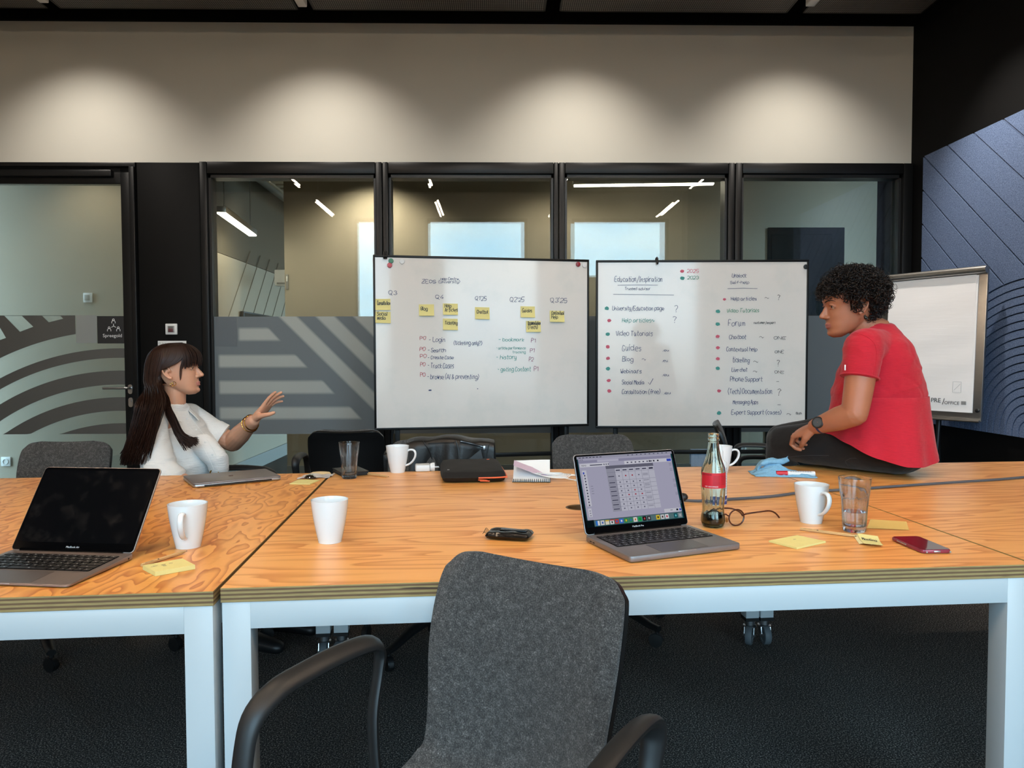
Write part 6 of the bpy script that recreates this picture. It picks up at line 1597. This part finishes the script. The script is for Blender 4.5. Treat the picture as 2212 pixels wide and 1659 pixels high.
# shirt
mb = MB()
tz = [(872, 371, .058, .058), (886, 368, .085, .066), (899, 366, .130, .082), (914, 367, .160, .098), (935, 372, .172, .116), (965, 386, .178, .146), (1000, 394, .172, .148), (1040, 393, .172, .138), (1085, 396, .185, .145)]
mb.loft([[P1(x, py, BY)+fx*(dd*math.copysign(abs(cos(q))**.9, cos(q)))+fyv*(ww*math.copysign(abs(sin(q))**.9, sin(q))) for q in [2*pi*j/32 for j in range(32)]] for py, x, ww, dd in tz])
mb.rod([nb_+V((-.01, -.03, -.025)), shR+V((.008, .01, -.016)), shR*.55+elR*.45+V((-.006, -.002, 0)), elR+V((-.004, -.006, .02)), elR*.8+wrR*.2+V((0, -.004, 0))], [.050, .058, .066, .068, .066], 20)
cf = shL*.30+elL*.70
mb.rod([nb_+V((.01, .04, -.02)), shL, shL*.6+elL*.4+V((0, 0, -.006)), ], [.055, .072, .068], 20)
dcf = (elL-shL).normalized(); mb.tube([shL*.6+elL*.4+V((0, 0, -.006)), shL*.4+elL*.6+V((0, 0, -.008)), cf+V((0, 0, -.010)), cf+dcf*.012+V((0, 0, -.010))], [.068, .066, .068, .066], 20)
mb.rod([P1(440, 960, 3.16), P1(470, 992, 3.16), P1(474, 1010, 3.17)], [.046, .046, .042], 16); mb.rod([P1(440, 960, 3.30), P1(468, 985, 3.30), P1(474, 1010, 3.27)], [.046, .046, .042], 16)
me = union(mb, .0055, 5, .55, 'shirt')
def crease(p, n):
    a = mnoise.noise(V((p.x*7, p.y*7, p.z*4+3)))*.005
    f = abs(mnoise.noise(V((p.x*7-p.z*9, p.y*4, p.z*3+9)))); g = abs(mnoise.noise(V((p.x*5+p.z*14, p.y*5, p.x*9+2))))
    return n*(a+.013*max(0, .22-f)*1.4-.010*max(0, .16-g)*1.6)
displace(me, crease); me.materials.append(M_linen); sh1 = link('shirt', me, w1)
# rolled cuff, collar, placket and buttons
fr_, br_ = frame_from(dcf)
cu_ = MB()
rows = [[cf+dcf*s+V((0, 0, -.010))+(fr_*cos(q)+br_*sin(q))*(.0715+.0025*sin(3*q)) for q in [2*pi*j/32 for j in range(33)]] for s in (-.028, -.01, .014)]
sheet(cu_, rows, [[p+(p-(cf+V((0, 0, -.010)))).normalized()*-.004 for p in r] for r in rows]).build('cuff', M_linen, sh1, angle=70)
co_ = MB(); rows = []
for i, (hh, rr) in enumerate(((.0, .070), (.024, .0655), (.026, .0675), (-.004, .0865), (-.018, .098))):
    rows.append([nb_+V((.006, 0, .012+hh*1.0))+fx*(rr*cos(q)*(1.0+(.22 if i > 2 else 0)*max(0, cos(q))))+fyv*(rr*sin(q))+V((0, 0, -.030*max(0, cos(q))**2)) for q in [radians(28+304*j/36) for j in range(37)]])
sheet(co_, rows, [[p+V((0, 0, -.002))-(p-nb_).normalized()*.002 for p in r] for r in rows]).build('collar', M_linen, sh1, angle=70)
from mathutils.bvhtree import BVHTree
def sticker(me, O):
    bv = BVHTree.FromPolygons([v.co for v in me.vertices], [tuple(p.vertices) for p in me.polygons])
    def hit(px_, py_, lift=.0008):
        d_ = ray(px_, py_).normalized(); q = bv.ray_cast(CAM-O, d_); return None if q[0] is None else q[0]-d_*lift
    return hit
def seam(mb, hit, pts, r=.0011, k=6, lift=.0004):
    P = [hit(a, b_, lift) for a, b_ in [(q.x, q.y) for q in spline([(a, b_, 0) for a, b_ in pts], k)]]; P = [q for q in P if q is not None]
    if len(P) > 2: mb.tube(P, r, 6)
h1 = sticker(me, O1); bt_ = MB()
for (px_, py_) in ((404, 905), (424, 928), (443, 955), (459, 982)):
    q = h1(px_, py_, .001)
    if q is not None: bt_.ball(q, .0046, 10, sc=(1, .6, 1))
bt_.build('button', M_whiteplastic, sh1)['kind'] = 'stuff'
se = MB()
for ln in ([(392, 900), (416, 930), (436, 962), (452, 992), (462, 1015)], [(412, 902), (434, 930), (453, 958), (468, 985)], [(330, 902), (318, 925), (322, 960), (332, 990)]): seam(se, h1, ln)
se.build('seam', M_linen, sh1)['kind'] = 'stuff'
# trousers, belt
mb = MB(); hipc = P1(398, 1088, BY)
for s in (-1, 1):
    h0 = hipc+fyv*(s*.085)+V((0, 0, -.005)); kn_ = h0+fx*.40+fyv*(s*.02)+V((0, 0, .0)); an = kn_+V((.03, 0, -.41)); mb.rod([h0, (h0+kn_)/2, kn_], [.098, .085, .065], 20); mb.rod([kn_, kn_*.5+an*.5, an], [.064, .056, .043], 20)
mb.rod([hipc-fyv*.07, hipc+fyv*.07], [.115, .115], 20); mb.rod([hipc, P1(396, 1045, BY)], [.13, .125], 20)
me = union(mb, .009, 4, .5, 'trousers'); me.materials.append(M_jeans); tr1 = link('trousers', me, w1)
MB().tube([P1(463+9*cos(q), 1021+6.5*sin(q), 3.135) for q in [2*pi*k/20 for k in range(20)]], .0028, 8, closed=True).build('belt_buckle', M_goldmetal, tr1)
bl = MB(); rows = [[P1(396, 1040, BY)+V((0, 0, dz_))+fx*(.150*cos(q))+fyv*(.180*sin(q)) for q in [radians(-80+160*j/24) for j in range(25)]] for dz_ in (-.02, .018)]
sheet(bl, rows, [[p*1.0+V((0, 0, 0))-(p-P1(396, 1040, BY)).normalized()*.006 for p in r] for r in rows]).build('belt', M_leather, tr1)
for s in (-1, 1):
    h0 = hipc+fyv*(s*.085); an = h0+fx*.40+fyv*(s*.02)+V((.03, 0, -.41)); MB().rod([V((an.x-.03, an.y, .045-O1.z)), V((an.x+.05, an.y-.02, .042)), V((an.x+.15, an.y-.06, .032))], [.045, .043, .032], 16, flat=.85).build('shoe', M_blackplastic, w1)
# gold hoops, bracelets
for (px_, py_, r_) in ((376, 829, .0085), (371, 831, .0065)):
    p = P1(px_, py_, 3.158); MB().tube([p+V((r_*cos(q)*.8, r_*.45*cos(q), r_*sin(q))) for q in [2*pi*k/20 for k in range(20)]], .0013, 7, closed=True).build('earring', M_goldmetal, w1)
adir = (wrL-elL).normalized(); n1b, n2b = frame_from(adir)
for off, tilt, rr in ((.020, .25, .034), (.040, .05, .0365)):
    c_ = wrL-adir*off; MB().tube([c_+n1b*(rr*cos(q))+n2b*(rr*sin(q))+adir*(tilt*rr*sin(q+1)) for q in [2*pi*k/30 for k in range(30)]], .0024, 8, closed=True).build('bracelet', M_goldmetal, w1)

# long straight hair: many fine locks laid over the skull
m, t, o = newmat('dark_brown_hair'); co = t.coord(); n1 = t.noise(t.mapv(co, (300, 300, 12)), 1.0, 3, .6)
b = pbsdf(t, o, t.mix(n1, lin((20, 12, 9)), lin((56, 33, 24))), .46); b.inputs['Specular IOR Level'].default_value = .3; b.inputs['Anisotropic'].default_value = .6; M_hair1 = m
rh = random.Random(11)
def skull(th_, z, off):
    xf, xb, w = smoothl(HF, max(-.11, min(.112, z))); xc, a = (xf-xb)/2, (xf+xb)/2; return V((xc+(a+off)*cos(th_), (w+off)*sin(th_), z+.35*off*max(0, min(1, (z-.045)/.06))))
hair = MB()
def lock(pts, r0, r1, n=5, flat=.55, k=4):
    P = spline(pts, k); m_ = len(P); hair.tube(P, [r0+(r1-r0)*(i/(m_-1))**2 for i in range(m_)], n, caps=True, flat=flat)
def jit(s): return V((rh.gauss(0, s), rh.gauss(0, s), rh.gauss(0, s)))
TOP = lambda f: V((.035-.085*f, rh.uniform(-.006, .006), .1165-.006*abs(f-.45)+.002*rh.random()))
nA = 860
for i in range(nA):
    u = rh.random(); th_ = radians(-97-166*u)          # near side, round the back, to the far side
    near = max(0, 1-abs(math.degrees(th_)+97)/70); far = max(0, 1-abs(math.degrees(th_)+263)/70)
    off = .010+.012*rh.random()
    st = M1 @ TOP(rh.random()*.9)
    a_, b_ = th_, th_-radians(10)*near
    pts = [st, M1 @ skull(th_*.8-radians(18), .108, off*.9), M1 @ skull(th_, .085, off), M1 @ skull(th_, .05, off+.002), M1 @ skull(th_-radians(8)*near, .005, off+.006+.006*(1-near)), M1 @ skull(th_-radians(16)*near, -.045, off+.024+.014*(1-near))]
    q = pts[-1]
    w_ = min(1, u/.55); sp_x = rh.uniform(-7, 7)
    yd = 2.962+.03*rh.random()+.10*max(0, u-.15)+.16*max(0, u-.5)
    L_ = 1004-rh.random()**2*26
    m0 = P1(352-44*w_+sp_x, 862, yd+.055); m1_ = P1(342-46*w_+sp_x, 905, yd+.015); m2_ = P1(328-45*w_+sp_x*1.3, 955, yd); e0 = P1(316-44*w_+sp_x*1.6, L_, yd)
    for p in (m0, m1_, m2_, e0): p += jit(.003)
    lock(pts+[m0, m1_, m2_, e0], .0036, .0011)
for i in range(230):                                      # lock in front of the near shoulder
    u = rh.random(); th_ = radians(-86-26*u); off = .010+.010*rh.random()
    st = M1 @ TOP(.15+.6*rh.random())
    pts = [st, M1 @ skull(radians(-92-10*u), .100, off*.9), M1 @ skull(radians(-93-12*u), .075, off), M1 @ skull(radians(-98-14*u), .035, off+.003), M1 @ skull(radians(-112-10*u), .000, off+.006), M1 @ skull(radians(-118-14*u), -.045, off+.008)]
    v = rh.random(); e_ = P1(398+32*v, 975-16*v-14*rh.random(), 3.062-.02*v)
    mm = [P1(352+10*u, 862, 3.13)+jit(.004), P1(362+12*v, 898, 3.09)+jit(.004), P1(380+18*v, 938, 3.062)+jit(.003)]
    lock(pts+mm+[e_+jit(.003)], .0034, .0009)
for i in range(210):                                      # fringe
    v = rh.uniform(-1, 1); th_ = radians(58*v); off = .009+.008*rh.random(); st = M1 @ (V((.028-.03*rh.random(), .02*v, .1150)))
    zb = .020-.012*abs(v)**2-.012*rh.random()
    pts = [st, M1 @ skull(th_*.9, .100, off*.9), M1 @ skull(th_, .072, off+.002), M1 @ skull(th_, .045, off+.004), M1 @ skull(th_*1.02, zb, off+.002)]
    lock(pts, .0030, .0008)
for i in range(330):                                      # temples sweeping back over the ears
    s = -1 if i % 3 else 1
    v = rh.random(); off = .008+.010*rh.random()
    pts = [M1 @ V((.030-.05*v, s*.004, .1155)), M1 @ skull(s*radians(50+40*v), .100, off*.9), M1 @ skull(s*radians(53+42*v), .076, off), M1 @ skull(s*radians(58+44*v), .050, off+.001), M1 @ skull(s*radians(70+38*v), .030+.006*v, off+.002), M1 @ skull(s*radians(90+22*v), .014+.008*v, off+.004), M1 @ skull(s*radians(112+10*v), -.004, off+.007), M1 @ skull(s*radians(123+8*v), -.04, off+.008)]
    lock(pts, .0034, .0016)
for i in range(9):                                        # thin strands by the cheek
    v = rh.random(); pts = [M1 @ skull(radians(-50-6*v), .085, .012), M1 @ skull(radians(-52-7*v), .045, .013), M1 @ skull(radians(-58-6*v), .01, .012), M1 @ skull(radians(-62-6*v), -.02, .010), M1 @ skull(radians(-68-6*v), -.04-.01*v, .010)]
    lock(pts, .0014, .0005)
cap = MB(); rows = []
for i in range(15):
    z = .1150-.17*i/14; rows.append([M1 @ skull(radians(118+124*j/30) if z < .01 else (radians(98+164*j/30) if z < .055 else (radians(75+210*j/30) if z < .085 else radians(50+260*j/30))), min(z, .111), .0075) for j in range(31)])
sheet(cap, rows, [[M1 @ (V(((Mi @ p).x*.97, (Mi @ p).y*.97, (Mi @ p).z))) for p in r] for r in rows]); hair.add(cap.v, cap.f)
hair.build('hair', M_hair1, w1, angle=80)

# ---------------------------------------------------------------- woman in the red shirt
w2 = thing('person', 'woman with short curly black hair and red T-shirt sitting on the right table', 'person', (1.42, 2.87, 0)); O2 = w2.location.copy()
P2 = lambda x, y, d: ony(x, y, d)-O2
DY = 2.87
hc2 = P2(1832, 660, DY)
M2 = Matrix.Translation(hc2) @ Rz(radians(180-2)) @ Matrix.Rotation(radians(5), 4, 'Y') @ Matrix.Scale(1.06, 4)
yaw2 = radians(166); f2 = V((cos(yaw2), sin(yaw2), 0)); l2 = V((-sin(yaw2), cos(yaw2), 0))
mb = MB(); head_shape(mb, M2, ears=(-1, 1), nose=1.02)
nb2 = P2(1896, 722, DY)
mb.rod([M2 @ V((-.028, 0, -.04)), M2 @ V((-.040, 0, -.075)), nb2+V((-.012, 0, .015)), nb2+V((.01, 0, -.05))], [.053, .055, .060, .07], 24)
s2L, s2R = P2(1866, 752, 2.70), P2(1872, 748, 3.06)
mb.rod([s2L+V((0, .03, 0)), nb2+V((0, 0, -.045)), s2R+V((0, -.03, 0))], [.05, .06, .05], 18)
e2L, w2L = P2(1846, 893, 2.665), P2(1762, 921, 2.80)
P_ = spline([s2L, s2L*.5+e2L*.5+V((.0, -.004, 0)), e2L], 6); mb.rod(P_, [.056-.010*(i/12)**1.6 for i in range(13)], 48); P_ = spline([e2L, e2L*.62+w2L*.38, e2L*.25+w2L*.75, w2L], 6); mb.rod(P_, [lerpl([(0, .0465), (6, .0455), (12, .0365), (18, .030)], i)[0] for i in range(19)], 48)
e2R, w2R = P2(1838, 885, 3.10), P2(1765, 925, 3.02)
mb.rod([s2R, (s2R+e2R)/2, e2R], [.056, .052, .045], 18); mb.rod([e2R, e2R*.5+w2R*.5, w2R], [.045, .042, .029], 18)
tz2 = [(735, 1893, .10, .07), (790, 1898, .15, .11), (850, 1898, .15, .13), (910, 1905, .145, .12), (960, 1912, .12, .09)]
mb.loft([[P2(x, py, DY)+f2*(dd*cos(q))+l2*(ww*sin(q)) for q in [2*pi*j/28 for j in range(28)]] for py, x, ww, dd in tz2])
hd_ = P2(1716, 938, 2.885); hx_ = (hd_-w2L).normalized(); up_ = V((.05, -.62, .78)); up_ = (up_-hx_*up_.dot(hx_)).normalized(); MH2 = basisM(w2L+hx_*.010, hx_, up_.cross(hx_), up_)
sg2 = 1 if (up_.cross(hx_)).z < 0 else -1
hand(mb, MH2, sg2, [(.75, 1.15, .55), (.8, 1.2, .6), (.85, 1.2, .6), (.9, 1.2, .6)], (.03, .01, -.02, -.05), [(.012, .016, -.008), (.036, .032, -.020), (.058, .034, -.034), (.074, .028, -.044), (.088, .020, -.050)], 1.0)
hx_ = (P2(1722, 944, 2.98)-w2R).normalized(); up_ = V((0, .3, .95)); up_ = (up_-hx_*up_.dot(hx_)).normalized(); MH3 = basisM(w2R+hx_*.010, hx_, up_.cross(hx_), up_)
hand(mb, MH3, -sg2, [(.6, .9, .5)]*4, (.03, .01, -.02, -.05), [(.012, .016, -.008), (.036, .032, -.018), (.060, .036, -.028), (.078, .034, -.036), (.092, .03, -.04)], .98)
me = union(mb, .0027, 3, .5); me.materials.append(SK2); me.materials.append(LIP2); Mi2h = M2.inverted(); lips(me, Mi2h); link('body', me, w2)
HB2 = plain('black_brow', (34, 24, 20), .7); eyes(w2, M2, M_iris, HB2)
# T-shirt: torso, shoulders, sleeves, flared hem
mb = MB()
tz2 = [(700, 1893, .062, .062), (712, 1895, .090, .072), (726, 1898, .125, .085), (745, 1899, .165, .105), (775, 1900, .182, .128), (810, 1898, .180, .152), (850, 1896, .176, .170), (880, 1899, .172, .168), (905, 1905, .172, .163), (932, 1908, .176, .162)]
mb.loft([[P2(x, py, DY)+f2*(dd*math.copysign(abs(cos(q))**.9, cos(q)))+l2*(ww*math.copysign(abs(sin(q))**.9, sin(q))) for q in [2*pi*j/36 for j in range(36)]] for py, x, ww, dd in tz2])
sd = (e2L-s2L); mb.rod([nb2+V((0, -.05, -.035)), s2L+V((.0, .004, .004)), ], [.055, .070], 20); mb.tube([s2L+V((0, .002, .004)), s2L+sd*.2, s2L+sd*.38, s2L+sd*.46], [.070, .069, .0655, .0645], 22)
sdr = (e2R-s2R); mb.rod([nb2+V((0, .05, -.035)), s2R], [.055, .068], 18); mb.tube([s2R, s2R+sdr*.2, s2R+sdr*.42], [.068, .066, .064], 18)
me = union(mb, .0055, 5, .55, 'shirt')
def crease2(p, n):
    a = mnoise.noise(V((p.x*8, p.y*8, p.z*7+3)))*.005+mnoise.noise(V((p.x*20+4, p.y*20, p.z*20)))*.002
    f = abs(mnoise.noise(V((p.x*8-p.z*6, p.y*6, p.z*10+1)))); g = abs(mnoise.noise(V((p.x*5+p.z*12, p.y*5, p.x*7+5)))); a += .014*max(0, .20-f)-.011*max(0, .18-g)
    lowz = max(0, min(1, (.98-p.z)/.12)); ang = atan2(p.y, p.x-.05)
    return n*(a+lowz*.008*sin(9*ang+4*p.z*6)*.7+lowz*abs(mnoise.noise(V((p.x*9+p.z*9, p.y*6, 4))))*-.010)
displace(me, crease2); me.materials.append(M_redjersey); ts = link('t_shirt', me, w2)
h2 = sticker(me, O2); se = MB()
for ln in ([(1846, 718), (1872, 727), (1890, 745), (1893, 775), (1886, 812)], [(1862, 706), (1880, 703), (1904, 702)]): seam(se, h2, ln, .0014)
se.build('seam', M_redjersey, ts)['kind'] = 'stuff'
# flared hem skirt: an open sheet from the waist down over hips and thigh
rows = []
zc_top = P2(1908, 928, DY)
nq = 96
hem_tab = [(0, 940, 1.10), (20, 944, 1.08), (45, 960, 1.04), (70, 984, 1.0), (100, 1000, 1.0), (130, 1002, 1.0), (160, 990, 1.0), (180, 980, 1.02)]   # angle from the front (near side) -> hem height
for i in range(13):
    v = i/12; r_ = []
    for j in range(nq):
        q = 2*pi*j/nq; a = math.degrees(math.acos(max(-1, min(1, cos(q)))))
        hy, hk = lerpl(hem_tab, a); hy = min(hy, 948) if sin(q) < 0 else hy
        py_ = 858+(hy-858)*v; zz_ = P2(1908, py_, 2.72 if sin(q) > 0 else 3.0).z if False else P2(1908, py_, 2.75).z
        v2 = v**1.5; dd, ww = .174+(.198*hk-.174)*v2, .184+(.236-.184)*v
        wv = (1+.032*v*sin(7*q+1.2)+.018*v*sin(13*q)+.02*v*mnoise.noise(V((3*cos(q), 3*sin(q), v*2))))
        ctr = P2(1898+3*v, 915, DY); r_.append(V((ctr.x, ctr.y, 0))+f2*(dd*cos(q)*wv)+l2*(ww*sin(q)*wv)+V((0, 0, max(zz_, .752))))
    r_.append(r_[0].copy()); rows.append(r_)
hs = MB(); sheet(hs, rows, [[p-(p-V((rows[0][0].x*0+zc_top.x, zc_top.y, p.z))).normalized()*.003 for p in r] for r in rows]); hem = hs.build('shirt_hem', M_redjersey, ts, angle=80)
tg_ = MB(); p = P2(1822, 794, 2.62); tg_.box(p+V((0, -.012, 0)), (.005, .003, .020), bev=.001); tg_.build('sleeve_tag', M_whiteplastic, ts)
# hem bands of the sleeve
sdn = sd.normalized(); a1, a2 = frame_from(sdn); c_ = s2L+sd*.445
sb_ = MB(); sb_.tube([c_+(a1*cos(q)+a2*sin(q))*.0655 for q in [2*pi*k/40 for k in range(40)]], .0035, 8, closed=True); sb_.build('sleeve_hem', M_redjersey, ts)
# jeans
mb = MB(); zt_ = .74-O2.z
hip = P2(1918, 985, 2.87); hip.z = zt_+.118
for s, kpx, ky_, in ((-1, 1693, 3.055), (1, 1690, 3.24)):
    h0 = hip+V((0, s*.085, 0))+V((-.01, 0, -.012)); kn_ = P2(kpx, 968, ky_); kn_.z = zt_+.095 if s < 0 else zt_+.085; an = kn_+V((.01, .10, -.36))
    md = (h0+kn_)/2; md.z = zt_+.098
    mb.rod([h0, h0*.7+kn_*.3+V((0, 0, .006)), md+V((0, 0, .008)), h0*.2+kn_*.8, kn_], [.106, .104, .098, .084, .072], 24); mb.rod([kn_, kn_*.5+an*.5, an], [.070, .060, .046], 22)
mb.rod([hip+V((.005, -.075, -.008)), hip+V((.005, .075, -.008))], [.112, .112], 24); mb.rod([hip, P2(1908, 925, DY)], [.13, .130], 22)
me = union(mb, .007, 4, .5, 'jeans')
for v in me.vertices:
    if v.co.z < zt_+.001 and v.co.y < 2.99-O2.y: v.co.z = zt_+.001
displace(me, lambda p, n: n*(mnoise.noise(V((p.x*14, p.y*14, p.z*14)))*.003)); 
for v in me.vertices:
    if v.co.z < zt_+.001 and v.co.y < 2.99-O2.y: v.co.z = zt_+.001
me.materials.append(M_jeans); je = link('jeans', me, w2)
M_stitch = plain('grey_stitch', (66, 66, 70), .8); h3 = sticker(me, O2); se = MB()
for ln in ([(1826, 996), (1832, 1008), (1842, 1022)], [(1826, 996), (1838, 990), (1850, 990)], [(1700, 988), (1740, 984), (1790, 984)], [(1950, 1018), (1962, 1008), (1972, 1000)]): seam(se, h3, ln, .0008)
if se.v: se.build('stitching', M_stitch, je)['kind'] = 'stuff'
def onto(px_, py_): return P2(px_, py_, 2.695)
for s, kx in ((-1, 3.055), (1, 3.24)):
    kn_ = P2(1692, 968, kx); b0 = V((kn_.x+.01, kn_.y+.11, .40-O2.z)); MB().rod([b0, b0+V((-.05, .03, -.015)), b0+V((-.14, .06, -.05))], [.044, .042, .03], 16).build('shoe', M_blackplastic, w2)
# watch, earring
wd_ = (w2L-e2L).normalized(); c_ = w2L-wd_*.028; a1, a2 = frame_from(wd_); M_navy = plain('navy_strap', (38, 52, 92), .5)
wt_ = MB(); wt_.tube([c_+(a1*cos(q)+a2*sin(q))*.0335 for q in [2*pi*k/36 for k in range(36)]], .0105, 10, closed=True, flat=1); 
rows = [[c_+wd_*s+(a1*cos(q)+a2*sin(q))*(.0345 if abs(s) < .010 else .0335) for q in [2*pi*j/40 for j in range(41)]] for s in (-.011, -.009, .009, .011)]
wt2 = MB(); sheet(wt2, rows, [[p-(p-c_).normalized()*.003 for p in r] for r in rows]); wo_ = wt2.build('watch_strap', M_navy, w2)
fn = (V((-.42, -.80, .30))); fn = (fn-wd_*fn.dot(wd_)*.55).normalized(); fa, fb = frame_from(fn); fc_ = c_+fn*.0385
wt3 = MB(); wt3.lathe([(.001, -.004), (.0205, -.004), (.0225, .001), (.0225, .006), (.0195, .0085), (.0165, .0085)], 32, M=basisM(fc_, fa, fb, fn), cap0=True); wt3.build('watch_case', M_blackplastic, wo_)
wt3 = MB(); wt3.lathe([(.001, .0078), (.0166, .0078)], 28, M=basisM(fc_, fa, fb, fn)); wt3.build('watch_face', plain('watch_glass', (74, 78, 80), .15), wo_)
p = M2 @ V((-.020, .089, -.052)); mb = MB(); mb.ball(p, .0068, 12); mb.ball(p+V((-.004, -.002, .005)), .0048, 10); mb.ball(p+V((.005, -.002, -.004)), .0045, 10); mb.tube([p+V((0, 0, .006)), p+V((0, .002, .014))], .001, 6); mb.build('earring', plain('dark_green_bead', (30, 34, 30), .25), w2)

# short curls: a dense core of coils with loose ones outside
m, t, o = newmat('black_curls'); co = t.coord(); n1 = t.noise(co, 160, 2); b = pbsdf(t, o, t.mix(n1, lin((10, 8, 8)), lin((34, 25, 22))), .38); b.inputs['Specular IOR Level'].default_value = .35; M_hair2 = m
rc = random.Random(23); curls = MB()
HC = V((-.014, 0, .040))                                   # centre of the hair mass, head space
def hair_env(d):
    """outer radius of the hair in direction d (head space)"""
    a = V((.120 if d.x > 0 else .146, .122, .112 if d.z > 0 else .128)); k = 1/sqrt((d.x/a.x)**2+(d.y/a.y)**2+(d.z/a.z)**2); return k
def keep(p):
    """no hair over the face, the near ear or under the nape"""
    if p.x > .045 and p.z < .034: return False
    if p.x > .02 and p.z < .010-.6*(.05-p.x)*0: return False
    if p.z < -.080: return False
    if p.x > -.028 and p.z < -.024: return False
    if p.z < -.03 and p.x > -.045: return False
    if abs(p.y) > .060 and (-.043 < p.x < -.008) and p.z < .010: return False
    return True
core = MB(); rr_ = []
for i in range(25):
    el = -pi/2+pi*i/24; r_ = []
    for j in range(40):
        q = 2*pi*j/40; d = V((cos(el)*cos(q), cos(el)*sin(q), sin(el))); k = hair_env(d)*.80
        p = HC+d*k
        if p.x > .03 and p.z < .042: k2 = max(.05, k*(.55 if p.z < .03 else .8)); p = HC+d*k2
        if p.z < -.04 and p.x > -.04: p = HC+d*k*.55
        if abs(p.y) > .055 and -.05 < p.x < .02 and p.z < .015: p = HC+d*k*.7
        p += d*.006*mnoise.noise(d*7); r_.append(M2 @ p)
    rr_.append(r_)
core.loft(rr_); curls.add(core.v, core.f)
cnt = 0
while cnt < 2100:
    z_ = rc.uniform(-1, 1); q = rc.uniform(0, 2*pi); s_ = sqrt(1-z_*z_); d = V((s_*cos(q), s_*sin(q), z_)); k = hair_env(d); loose = rc.random() < .10
    p = HC+d*k*(rc.uniform(.76, .97) if not loose else rc.uniform(.95, 1.03))
    if not keep(p): continue
    cnt += 1
    R_ = rc.uniform(.0045, .0095)*(1.25 if loose else 1); turns = rc.uniform(1.0, 2.2); L_ = rc.uniform(.016, .034)
    tang = V((rc.gauss(0, 1), rc.gauss(0, 1), rc.gauss(0, 1)-.5)); tang = (tang-d*tang.dot(d)); tang = (tang.normalized()+d*rc.uniform(-.05, .35 if not loose else .8)).normalized()
    a1, a2 = frame_from(tang); pts = []
    nn = int(9*turns)+4; ph_ = rc.uniform(0, 6.28)
    for i in range(nn):
        u = i/(nn-1); an = ph_+2*pi*turns*u; r2 = R_*(.6+.5*sin(pi*u)); pts.append(M2 @ (p+tang*(L_*(u-.5))+a1*(r2*cos(an))+a2*(r2*sin(an))))
    th0 = rc.uniform(.0013, .0023) if not loose else rc.uniform(.0006, .001); curls.tube(pts, [th0*(1-.5*i/nn) for i in range(nn)], 5)
curls.build('hair', M_hair2, w2, angle=80)
